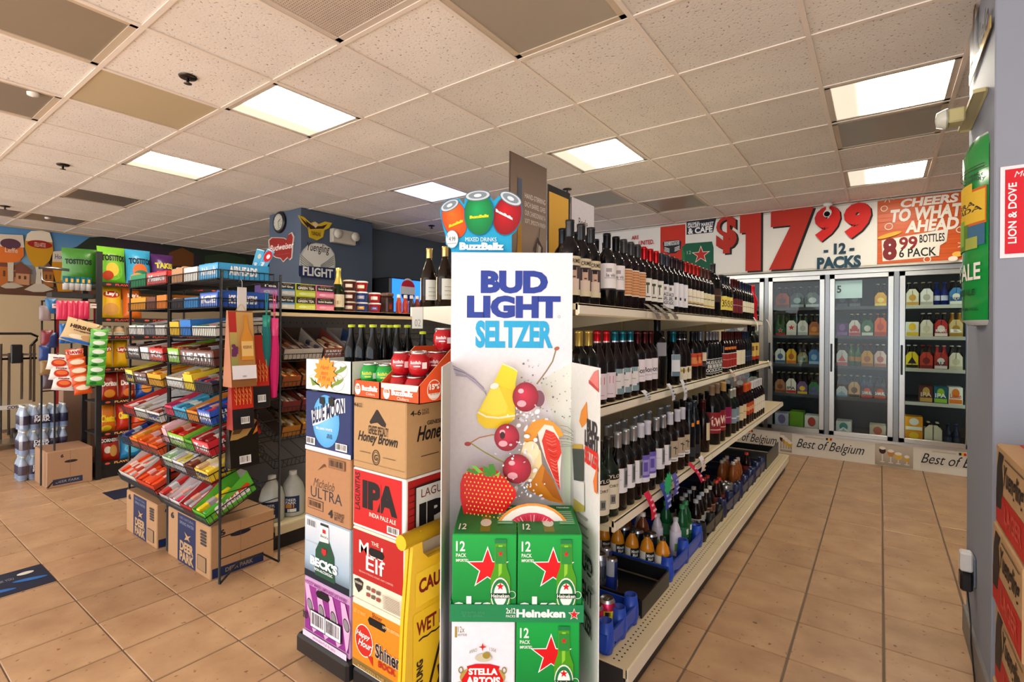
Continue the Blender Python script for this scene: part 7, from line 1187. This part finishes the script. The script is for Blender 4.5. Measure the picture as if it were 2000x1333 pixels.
# ---- cartons and water packs on the floor
wx = thing('water_carton', 'brown water carton on the floor before the peg rack', 'carton', (-5.9, 1.3, 0)); q = M('card'); q.box((-6.1, 1.15, 0), (-5.7, 1.46, .31), '#a67f60', ch=.005); q.build('carton', wx, True); p = P((-5.7, 1.15, 0), (0, 1, 0), (0, 0, 1)); p.rect(.04, .02, .24, .07, '#24304e'); p.text('DEER PARK', .06, .035, .22, .055, '#a89a88'); p.ell(.16, .21, .045, .012, '#2a2224'); p.line([(.155, .005), (.155, .305)], .002, '#7a5a44'); p.text('6', .09, .25, .11, .28, '#2a2226', bold=.04); p.build(wx)
def wpack(x, y, z, label):
    t = thing('water_pack', label, 'water pack', (x, y, z)); me = getattr(wpack, 'me', None)
    if me is None:
        q = M('gloss'); q.lathe([(.001, .001, '#9fb4cc'), (.03, 0, '#9fb4cc'), (.032, .01, '#8fa8c8'), (.032, .05, '#1c2a52'), (.0325, .051, '#1c2a52'), (.0325, .13, '#9fb4cc'), (.031, .14, '#b2c4d6'), (.014, .19, '#b8c8d8'), (.0125, .2, '#d8dcd8'), (.0145, .201, '#d8dcd8'), (.0145, .218, '#d8dcd8'), (.001, .219, None)], 12); me = wpack.me = q.mesh('bottle')
    for i in range(5):
        for j in range(3): ob('bottle', me, t).location = (-j * .068, i * .068, 0)
    q = M('wrap'); q.box((-.17, -.034, -.0), (.036, .306, .2), '#ffffff', ch=.02); q.build('shrink_wrap', t); p = P((.0365, 0, 0), (0, 1, 0), (0, 0, 1)); p.text('DEER\nPARK', .06, .07, .17, .13, '#e6e8ee', bold=.04); p.build(t, 'printed_face', False)
wpack(-6.2, 1.09, .0, 'lowest shrink-wrapped water bottle pack beside the brown carton'); wpack(-6.2, 1.095, .222, 'middle shrink-wrapped water bottle pack on the pile'); wpack(-6.21, 1.10, .444, 'topmost shrink-wrapped water bottle pack on the pile')
bx = thing('brown_carton', 'plain brown carton standing behind the water packs', 'carton', (-6.78, 1.6, 0)); q = M('card'); q.box((-6.95, 1.45, 0), (-6.6, 1.85, .82), '#8a6a54', ch=.005); q.build('carton', bx, True); q = M('ink'); q.box((-6.601, 1.63, .0), (-6.599, 1.67, .82), '#a08868'); q.build('tape', bx, True)
# ---- hand cart
HCX = -8.2; hc = thing('hand_cart', 'upright silver hand cart with black handle by the left wall', 'cart', (HCX, 1.1, 0)); g = lambda px, py: atX(px, py, HCX)
for px, pa, pb in ((2, 672, 865), (18, 690, 850), (43, 690, 780), (60, 675, 782), (67, 672, 785)): a, b = g(px, pa), g(px, pb); q = M('metal'); q.tube([(HCX, a.y, a.z), (HCX, a.y, b.z)], .013, '#b0aeac', n=8); q.build('upright', hc, True)
q = M('plastic'); q.tube([g(x, y) for x, y in ((-40, 654), (0, 652), (60, 652), (74, 658), (72, 664), (60, 676))], .014, '#141416', n=8); q.build('handle', hc, True)
a, b = g(-40, 805), g(62, 788); q = M('plastic'); q.box((HCX - .005, a.y, a.z), (HCX + .02, b.y, b.z + .0), '#d8d2cc'); q.build('cross_plate', hc, True); p = P((HCX + .0205, 0, 0), (0, 1, 0), (0, 0, 1)); p.tpx('COSCO', 14, 800, 50, 791, '#3a3436', bold=.04); p.build(hc, 'lettering')
for py in (694, 702): a = g(0, py); q = M('metal'); q.box((HCX - .01, g(-40, py).y, a.z - .012), (HCX + .01, g(72, py).y, a.z + .012), '#a8a6a4' if py < 700 else '#26262a'); q.build('cross_bar', hc, True)
q = M('plastic'); a = g(32, 690); q.box((HCX - .01, a.y - .05, a.z - .12), (HCX + .03, a.y + .05, a.z + .1), '#17171a', ch=.01); q.build('latch', hc, True)
q = M('metal'); q.box((HCX - .02, g(-40, 850).y, .06), (HCX + .35, g(35, 850).y, .075), '#b8b6b2'); q.build('toe_plate', hc, True)
for y in (g(-30, 850).y, g(30, 850).y): q = M('plastic'); q.lathe([(.001, -.02, '#17171a'), (.09, -.02, '#17171a'), (.09, .02, '#17171a'), (.001, .02, None)], 16); q.v = [(a_ + HCX - .08, c_ + y, b_ + .09) for a_, b_, c_ in q.v]; q.build('wheel', hc, True)
# ================================================================ MURAL
mu = thing('beer_mural', 'wall mural of beer glasses before a village and trees', 'mural', (WL + .004, 3, 1.8)); MX = WL + .006; p = P((MX, 0, 0), (0, 1, 0), (0, 0, 1), step=.001); yb = p.px(0, 575)[1]
q = M('ink'); q.box((WL, -2.9, yb), (MX, 7.9, CEIL - .02), '#5d8cb4'); q.build('sheet', mu, True)
p.rect(-2.9, yb + .3, 7.9, CEIL - .02, '#86aecb', '#4f86b8'); p.rect(-2.9, yb, 7.9, yb + .16, '#5a3a2a', '#6a4630'); p.rect(-2.9, yb + .16, 7.9, yb + .42, '#8a7058', '#7a8a94')
p.poly(p.pp([(95, 500), (150, 482), (175, 464), (210, 462), (260, 470), (330, 478), (400, 488), (530, 500), (620, 520), (620, 600), (95, 560)]), '#2c352c'); p.poly(p.pp([(200, 470), (245, 462), (330, 486), (390, 500), (390, 560), (200, 560)]), '#3a3138'); p.poly(p.pp([(330, 494), (356, 484), (378, 496), (378, 520), (330, 520)]), '#7a4a24'); p.poly(p.pp([(400, 500), (440, 495), (480, 505), (480, 560), (400, 560)]), '#3a4a34')
for k, (x0, y0, x1, y1, c) in enumerate(((-10, 558, 16, 522, '#b8682c'), (20, 555, 58, 530, '#b8835c'), (30, 556, 57, 536, '#c08c64'), (84, 560, 104, 532, '#a86a2c'))):
    a, b = p.px(x0, y0), p.px(x1, y1); p.rect(a[0], a[1], b[0], b[1], c); p.poly([(a[0] - .03, b[1]), (b[0] + .03, b[1]), ((a[0] + b[0]) / 2, b[1] + .12)], '#7a4a3a'); [p.rect(a[0] + (b[0] - a[0]) * (.2 + .4 * j), a[1] + (b[1] - a[1]) * .5, a[0] + (b[0] - a[0]) * (.36 + .4 * j), a[1] + (b[1] - a[1]) * .8, '#5a3a2a') for j in range(2)]
def gp(pts, c, cols=None): p.poly(p.pp(pts), c, None, cols)
gp([(-20, 458), (44, 460), (46, 500), (36, 512), (20, 514), (-10, 513), (-20, 505)], '#d8732c'); gp([(-20, 457), (44, 460), (47, 484), (-20, 481)], '#d6c8b4'); gp([(14, 513), (26, 513), (25, 550), (15, 550)], '#c9bda8'); gp([(0, 560), (12, 553), (28, 553), (46, 560), (28, 564), (10, 564)], '#b8ac9a'); a = p.px(20, 477); p.ell(a[0], a[1], .1, .07, '#5a3a4a'); p.tpx('Leffe', 9, 493, 34, 486, '#f0dcc0')
gp([(52, 458), (60, 452), (80, 451), (96, 455), (101, 470), (103, 490), (96, 510), (84, 522), (66, 522), (54, 505), (48, 485), (48, 470)], '#c8931c'); gp([(52, 458), (60, 452), (80, 451), (96, 455), (102, 474), (49, 471)], '#e4d9c2'); gp([(68, 522), (82, 522), (78, 535), (81, 556), (68, 556), (70, 535)], '#cfc5b2'); gp([(46, 566), (66, 555), (84, 555), (103, 566), (84, 571), (64, 571)], '#c2b6a4'); a = p.px(77, 478); p.ell(a[0], a[1], .13, .055, '#9a241c'); p.tpx('STELLA ARTOIS', 66, 482, 88, 476, '#f0d8c0')
gp([(102, 492), (130, 490), (155, 494), (156, 520), (148, 540), (140, 570), (112, 570), (106, 545), (100, 520)], '#c8881c'); gp([(102, 492), (130, 490), (155, 494), (156, 514), (101, 512)], '#d8cbb2'); p.tpx('Hoegaarden', 106, 509, 152, 501, '#5a6a94', bold=.02)
p.build(mu, 'mural_print')
# ================================================================ COLUMN SIGNS
sY = CYN - .004; p = P((0, sY, 0), (1, 0, 0), (0, 0, 1))
a = p.px(548, 435); t = thing('wall_clock', 'round black framed wall clock on the blue column', 'clock', (a[0], sY, a[1])); q = M('plastic'); q.lathe([(.001, 0, '#17181b'), (.125, 0, '#17181b'), (.125, .02, '#17181b'), (.105, .035, '#17181b'), (.095, .03, '#b9b7a8'), (.001, .03, None)], 28); q.v = [(x, -z, y) for x, y, z in q.v]; q.build('clock_body', t); p2 = P((0, -.0305, 0), (1, 0, 0), (0, 0, 1))
for k in range(12): g_ = k * math.pi / 6; p2.line([(.075 * math.sin(g_), .075 * math.cos(g_)), (.088 * math.sin(g_), .088 * math.cos(g_))], .006, '#3a3a38')
p2.build(t, 'dial_marks', False); p2 = P((0, -.032, 0), (1, 0, 0), (0, 0, 1)); p2.line([(0, 0), (.05, .03)], .007, '#1c1c1c'); p2.line([(0, 0), (.02, -.075)], .005, '#1c1c1c'); p2.build(t, 'clock_hands', False)
def board(name, label, plane, pts, c, edge, th=.012):
    O, U = ((0, sY, 0), (1, 0, 0)) if plane == 'Y' else ((CXR + .004, 0, 0), (0, 1, 0)); P0 = P(O, U, (0, 0, 1)); poly = P0.pp(pts); cx_ = sum(a for a, b in poly) / len(poly); cz_ = sum(b for a, b in poly) / len(poly); loc = (cx_, sY, cz_) if plane == 'Y' else (CXR, cx_, cz_); t = thing(name, label, 'sign', loc); q = M('inkgloss'); q.prism(poly, th, edge, (O, U, (0, 0, 1))); q.build('board', t, True); O2 = (0, sY - th - .0005, 0) if plane == 'Y' else (CXR + .004 + th + .0005, 0, 0); p = P(O2, U, (0, 0, 1)); ins = [(cx_ + (a - cx_) * .93, cz_ + (b - cz_) * .93) for a, b in poly]; p.poly(ins, c); return t, p
t, p = board('map_sign', 'red map-shaped metal sign with white script on the column', 'Y', [(526, 470), (532, 464), (545, 464), (556, 465), (562, 468), (566, 458), (572, 454), (576, 462), (574, 476), (573, 490), (572, 505), (568, 509), (564, 504), (555, 513), (550, 506), (540, 504), (528, 496)], '#8f241e', '#c9c2bc'); p.tpx('Budweiser', 527, 492, 574, 472, '#f0e6de', bold=.01, shear=.3); p.tpx('KING OF BEERS', 538, 499, 566, 495, '#d8b8b0'); p.build(t, 'printed_face')
t, p = board('winged_sign', 'yellow winged emblem sign high on the blue column', 'X', [(582, 421), (592, 424), (605, 436), (614, 433), (622, 438), (634, 433), (648, 436), (642, 446), (633, 450), (630, 464), (618, 470), (604, 464), (601, 446), (590, 436)], '#d8b82c', '#c8a81c')
for pts, c in (([(586, 424), (604, 440), (602, 446), (594, 436)], '#3a2024'), ([(596, 430), (612, 442), (628, 442), (640, 438), (632, 447), (606, 448)], '#3a2024'), ([(610, 436), (617, 434), (622, 440), (616, 446)], '#e0c8a0'), ([(606, 450), (628, 450), (627, 463), (616, 468), (606, 462)], '#c8a41c')): p.poly(p.pp(pts), c)
p.tpx('YUENGLING', 608, 459, 626, 455, '#3a2a14', bold=.03); p.build(t, 'printed_face')
t, p = board('oval_beer_sign', 'white oval beer sign above a navy band on the column', 'X', [(585, 520), (586, 500), (592, 488), (602, 478), (616, 475), (632, 477), (645, 485), (652, 496), (654, 512), (653, 546), (583, 540)], '#d6d4cc', '#b8b6ae'); p.tpx('Yuengling', 600, 494, 644, 480, '#24221f', shear=.3, bold=.01)
for k in range(5): p.line(p.pp([(586, 496 + 5 * k), (598, 508 + 4 * k), (612, 519 + 2 * k)]), .012, '#8f918c'); p.line(p.pp([(652, 500 + 4 * k), (640, 510 + 3 * k), (626, 519 + 2 * k)]), .012, '#8f918c')
p.poly(p.pp([(583, 519), (654, 524), (653, 547), (583, 540)]), '#1c2650'); p.tpx('FLIGHT', 591, 538, 650, 527, '#e6e6e2', bold=.03); p.build(t, 'printed_face')
a, b = atX(643, 474, CXR), atX(688, 460, CXR); t = thing('emergency_light', 'beige emergency light unit on the blue column', 'emergency light', (CXR, a.y, a.z)); q = M('plastic'); q.box((CXR + .002, a.y, a.z), (CXR + .08, b.y, b.z + .03), '#c2bcae', ch=.008); q.build('housing', t, True)
for k in (.12, .88): q = M('gloss'); q.lathe([(.001, 0, '#b0aca0'), (.05, .01, '#b8b4a8'), (.055, .05, '#d6d2c4'), (.001, .055, None)], 12); yy = a.y + (b.y - a.y) * k; q.v = [(CXR + .08 + z, yy + x, (a.z + b.z) / 2 + .03 + y) for x, y, z in q.v]; q.build('lamp_head', t, True)
# ---- fountain
fo = thing('soda_fountain', 'soda fountain with glowing blue panel behind the tea shelf', 'fountain', (-5.2, 5.2, 0)); q = M('paint'); q.box((-5.57, 4.22, 0), (-4.95, 6.3, .92), '#3a3c40'); q.build('counter', fo, True); q = M('plastic'); q.box((-5.57, 4.25, .92), (-5.0, 6.2, 2.04), '#17181c', ch=.02); q.build('machine_body', fo, True); emat('bluepanel', '#1e60dc', 1.6); q = M('bluepanel'); q.box((-4.999, 4.28, 1.6), (-4.99, 6.18, 2.02), '#1a4fd0'); q.build('lit_panel', fo, True); p = P((-4.9895, 0, 0), (0, 1, 0), (0, 0, 1)); a = p.px(797, 568); p.ell(a[0], a[1], .13, .16, '#e8eef6'); p.ell(a[0], a[1] + .05, .115, .085, '#d82a44', a0=0, a1=math.pi); p.ell(a[0], a[1] - .05, .115, .085, '#1c3a9c', a0=math.pi, a1=2 * math.pi); p.build(fo, 'printed_roundel')
# ================================================================ RIGHT PILLAR
t = thing('emergency_light', 'cream emergency light box with clear lamp on the pillar', 'emergency light', (PX0, 2.75, 2.3)); a, b = atX(1896, 262, PX0), atX(1932, 172, PX0); q = M('plastic'); q.box((PX0 - .045, b.y, a.z + .02), (PX0 - .001, a.y, b.z), '#c8bc8a', ch=.008); q.build('housing', t, True); ym = (a.y + b.y) / 2; zm = (a.z + b.z) / 2; q = M('plastic'); q.box((PX0 - .1, ym - .04, zm - .03), (PX0 - .045, ym + .04, zm + .03), '#c4b884', ch=.006); q.build('lamp_arm', t, True); q = M('gloss'); q.lathe([(.001, -.035, '#cfcdbc'), (.03, -.03, '#d8d6c8'), (.042, 0, '#9a988a'), (.042, .006, None)], 16); q.v = [(PX0 - .106 + z, ym + x, zm + y) for x, y, z in q.v]; q.build('lamp_head', t, True)
a, b = atX(1893, 168, PX0 - .012), atX(1934, 30, PX0 - .012); t = thing('gold_poster', 'shiny gold beer poster high on the pillar side', 'poster', (PX0 - .01, (a.y + b.y) / 2, a.z)); q = M('foil'); q.box((PX0 - .012, b.y, a.z), (PX0 - .009, a.y, min(b.z, CEIL - .02)), '#c8a860'); q.build('sheet', t, True); p = P((PX0 - .0125, 0, 0), (0, -1, 0), (0, 0, 1)); zc = (a.z + min(b.z, CEIL)) / 2; p.text('Modelo', -a.y + .02, a.z + .03, -b.y - .02, a.z + .12, '#3a2a1c', shear=.4, bold=.02); p.poly([(-a.y + .05, zc + .05), (-a.y + .15, zc + .3), (-a.y + .2, zc + .28), (-a.y + .12, zc + .04)], '#5a3a30'); p.build(t, 'printed_face')
cr_ = .32; CYc = 2.74; t = thing('beer_can_sign', 'tall curved green beer can tin sign on the pillar', 'sign', (PX0, CYc, 1.42)); zb = 1.425; zt = 2.13; cxo = PX0 - .002 - .055 + cr_
q = M('gloss'); A0, A1 = R(180 - 34), R(180 + 34); q.lathe([(cr_ - .02, zb - .02, '#b8bcb8'), (cr_, zb, '#1f9a44'), (cr_, zt - .05, '#1f9a44'), (cr_ - .02, zt, '#c8ccc8'), (cr_ - .025, zt + .01, None)], 18, (cxo - PX0, 0, -1.42), a0=A0, a1=A1); q.build('curved_sheet', t)
lb = lab(cr_, [('p', -33, 33, 1.79, 1.93, '#d8681c'), ('p', -32, 32, 1.80, 1.92, '#ecc02c'), ('t', 'SIERRA\nNEVADA', -30, 30, 1.842, 1.885, '#2a1c14'), ('p', -20, 20, 1.92, 1.955, '#ecc02c'), ('p', -32, 32, 1.71, 1.79, '#3a6a8a'), ('p', -15, 15, 1.70, 1.80, '#5a8a24'), ('p', -9, 9, 1.72, 1.82, '#8ab83a'), ('p', -24, -12, 1.70, 1.74, '#7a9a2c'), ('p', 12, 26, 1.70, 1.745, '#a8b04a'), ('t', 'PALE ALE', -29, 29, 1.58, 1.645, '#f2efe4'), ('t', 'IMPORTED ALE', -24, 24, 1.52, 1.545, '#12401f'), ('p', -32, 32, 2.0, 2.004, '#12401f'), ('p', -32, 32, 2.012, 2.015, '#12401f'), ('t', 'Finest\nQuality', 8, 30, 1.955, 1.99, '#12401f'), ('t', 'CHICO & MILLS RIVER, N.C.', -26, 28, 1.46, 1.472, '#12401f')], 180); lb.v = [(x + cxo - PX0, y, z - 1.42) for x, y, z in lb.v]; lb.build('printed_face', t)
a = atY(1953, 505, PY0 - .006); b = atY(1953, 327, PY0 - .006); t = thing('red_poster', 'red poster with white border on the grey pillar', 'poster', (a.x + .15, PY0 - .004, a.z)); q = M('ink'); q.box((a.x, PY0 - .006, a.z), (a.x + .34, PY0 - .003, b.z), '#e8e4e6'); q.build('sheet', t, True); p = P((a.x, PY0 - .0065, a.z), (1, 0, 0), (0, 0, 1)); H_ = b.z - a.z; p.rect(.012, .014, .328, H_ - .012, '#d01424'); p.text('LION & DOVE', .02, .05, .042, H_ - .06, '#f4eeee', rot=90, bold=.02); p.text('Merlot', .035, H_ - .042, .11, H_ - .022, '#f4dcdc', shear=.3); [p.rect(.075, H_ * (.66 - .05 * k), .26 - .02 * (k % 3), H_ * (.675 - .05 * k), '#ecc4c8') for k in range(8)]; p.build(t, 'printed_face')
a = atX(1903, 1115, PX0 - .003); t = thing('wall_outlet', 'white double wall outlet low on the pillar', 'outlet', (PX0, a.y, a.z)); q = M('plastic'); q.box((PX0 - .008, a.y - .04, a.z - .06), (PX0 - .001, a.y + .04, a.z + .06), '#6f7a88', ch=.003); q.build('cover_plate', t, True)
t = thing('plug_adapter', 'white plug-in adapter above the black charger', 'adapter', (PX0 - .03, a.y, a.z)); q = M('plastic'); q.box((PX0 - .05, a.y - .03, a.z - .005), (PX0 - .009, a.y + .025, a.z + .075), '#dcdad8', ch=.006); q.build('housing', t, True)
t = thing('black_charger', 'black plug charger with thin cord on the pillar', 'charger', (PX0 - .03, a.y, a.z - .08)); q = M('plastic'); q.box((PX0 - .05, a.y - .035, a.z - .085), (PX0 - .009, a.y + .035, a.z - .01), '#141417', ch=.008); q.build('housing', t, True); q = M('plastic'); q.tube([(PX0 - .025, a.y - .01, a.z - .085), (PX0 - .02, a.y - .03, a.z - .16), (PX0 - .015, a.y - .02, a.z - .22), (PX0 - .018, a.y - .06, a.z - .28), (PX0 - .02, a.y - .14, a.z - .33), (PX0 - .025, a.y - .28, a.z - .4)], .003, '#1c1c20', n=6); q.build('cord', t, True)
for k in range(4):
    z0 = .2545 * k; t = thing('lager_case', 'red and kraft lager case in the right stack, %s' % ('at the floor', 'second from floor', 'third from floor', 'topmost')[k], 'beer case', (.44, 2.07, z0)); q = M('card'); sh_ = .006 * (k % 2); q.box((.302 + sh_, 1.85 - sh_, z0), (.585 + sh_, 2.275 - sh_, z0 + .253), '#b08a5e', ch=.004); q.build('carton', t, True)
    p = P((.3015 + sh_, 2.275 - sh_, z0), (0, -1, 0), (0, 0, 1)); p.rect(.004, .006, .42, .11, '#b8201c'); p.poly([(.01, .05), (.09, .06), (.12, .14), (.1, .2), (.13, .235), (.05, .235), (.02, .18), (.01, .1)], '#241c1c'); p.text('Yuengling', .13, .125, .4, .21, '#241c1a', shear=.35, bold=.02); p.text('LAGER', .15, .035, .38, .09, '#cf4a3a', bold=.03); p.rect(.15, .225, .4, .229, '#5a4430'); p.build(t)
    p = P((.3 + sh_, 1.8495 - sh_, z0), (1, 0, 0), (0, 0, 1)); p.rect(.01, .006, .275, .13, '#c81c1c'); p.text('Yuengling', .04, .15, .25, .21, '#241c1a', shear=.35, bold=.02); p.text('LAGER', .06, .04, .23, .1, '#e8a090', bold=.03); p.build(t, 'printed_end')
p = P((.31, 1.86, z0 + .2535), (1, 0, 0), (0, 1, 0)); p.rect(.05, .0, .27, .41, '#b8241c'); p.text('LAGER', .08, .1, .24, .2, '#cf5a4a', bold=.03); p.build(t, 'printed_top')
# ================================================================ FLOOR STICKERS, CEILING FITTINGS
for k, (x0, y0, x1, y1) in enumerate(((-3.93, .1, -3.6, .77), (-5.22, 1.40, -4.93, 2.1))):
    t = thing('floor_sticker', ('navy floor sticker with blue shapes near the left edge', 'navy floor sticker behind the candy rack')[k], 'sticker', ((x0 + x1) / 2, (y0 + y1) / 2, .001)); q = M('ink'); q.box((x0, y0, .0005), (x1, y1, .0018), '#18213a'); q.build('sheet', t, True); p = P((x1, y0, .0018), (0, 1, 0), (-1, 0, 0)); L, W = y1 - y0, x1 - x0
    for j in range(4): p.ell(L * (.28 + .2 * j), W * (.25 + .16 * (j % 2)), .07, .02, '#2a6ab4', -.3)
    p.ell(L * .88, W * .74, .035, .022, '#d8d4c8'); p.text('DEER PARK', L * .3, W * .6, L * .62, W * .78, '#c8c4b8', bold=.03); p.text('THANK YOU', L * .66, W * .58, L * .8, W * .68, '#9aa0a8'); p.build(t)
for k, (px, py) in enumerate(((367, 150), (123, 322), (10, 403), (1108, 370), (843, 441))):
    a = atZ(px, py, CEIL); t = thing('sprinkler_head', ('dark ceiling sprinkler head nearest the camera', 'ceiling sprinkler head above the chip rack', 'ceiling sprinkler head at the far left edge', 'ceiling sprinkler head above the white wine card', 'ceiling sprinkler head near the soda fountain')[k], 'sprinkler', (a.x, a.y, CEIL)); q = M('metal'); q.lathe([(.045, .0, '#4a4644'), (.04, -.008, '#4a4644'), (.012, -.01, None)], 16); q.build('escutcheon', t); q = M('metal'); q.lathe([(.008, 0, '#8a8480'), (.007, -.035, '#8a8480'), (.02, -.036, '#6a6460'), (.02, -.039, '#6a6460'), (.001, -.04, None)], 12); q.build('deflector', t)
for k, (px, py) in enumerate(((65, 182), (93, 425))):
    a = atZ(px, py, CEIL); t = thing('ceiling_sensor', 'small white ceiling sensor, %s' % ('nearer the camera' if k == 0 else 'near the mural'), 'sensor', (a.x, a.y, CEIL)); q = M('plastic'); q.lathe([(.03, 0, '#e6e0d8'), (.028, -.015, '#e6e0d8'), (.001, -.022, None)], 16); q.build('housing', t)
a = atY(1618, 400, HY - .03); t = thing('security_camera', 'small white security camera above the price banner', 'camera', (a.x, HY - .1, CEIL)); q = M('plastic'); q.lathe([(.001, 0, '#e6e4de'), (.045, 0, '#e6e4de'), (.04, -.03, '#dcdad4'), (.015, -.035, '#dcdad4'), (.015, -.07, None)], 16); q.build('mount', t); q = M('plastic'); q.tube([(0, .03, -.09), (.0, -.09, -.13)], .035, '#e2e0da', n=14); q.build('camera_body', t); q = M('dglass'); q.tube([(0, -.088, -.1295), (0, -.094, -.1315)], .027, '#101114', n=14); q.build('lens', t)

for k, (px, c, c2, tl) in enumerate(((508, '#d01c2c', '#f0e8e8', 24), (497, '#5ab4d8', '#e0d0c0', 14))):
    a = atY(px, 520, 1.5); t = thing('taffy_bar', ('red', 'pale blue')[k] + ' taffy bar sticking up from the blue candy tray', 'candy bar', (a.x, 1.5, 1.70)); t.matrix_basis = Matrix.Translation(Vector((a.x, 1.5, 1.70))) @ Matrix.Rotation(R(60), 4, 'Z') @ Matrix.Rotation(R(tl), 4, 'Y'); q = M('film'); q.box((-.022, -.004, 0), (.022, .004, .14), '#4aa8d4', ch=.003); q.build('wrapper', t); p_ = P((0, -.0042, 0), (1, 0, 0), (0, 0, 1)); p_.ell(0, .1, .02, .034, c); p_.ell(.002, .1, .009, .015, c2); p_.text('Airheads', -.018, .01, .0, .06, '#ffffff', rot=90, bold=.04); p_.build(t, 'printed_face', False)
# REPARENT: print belongs to the carton, sheet or bottle it is printed on (thing > part > print)
BODY = ('carton', 'board', 'sheet', 'card', 'bag_body', 'tray_body', 'bottle_body', 'can_body', 'ball_body', 'jug_body', 'jar_body', 'cup_body', 'back_panel', 'curved_sheet', 'foil', 'cross_plate', 'kick_panel', 'lit_panel')
INK = ('printed_', 'label', 'lettering', 'tag_print', 'poster_print', 'banner_print', 'mural_print', 'handwriting', 'pull_tab')
I4 = Matrix.Identity(4)
for o in list(col.objects):
    if o.parent is None and 'category' in o:
        body = next((c for n in BODY for c in o.children if c.name.split('.')[0] == n and c.matrix_basis == I4), None)
        if body and sum(not c.name.startswith(INK) for c in o.children) >= 2:
            for c in list(o.children):
                if c is not body and c.name.startswith(INK) and c.matrix_basis == I4: c.parent = body
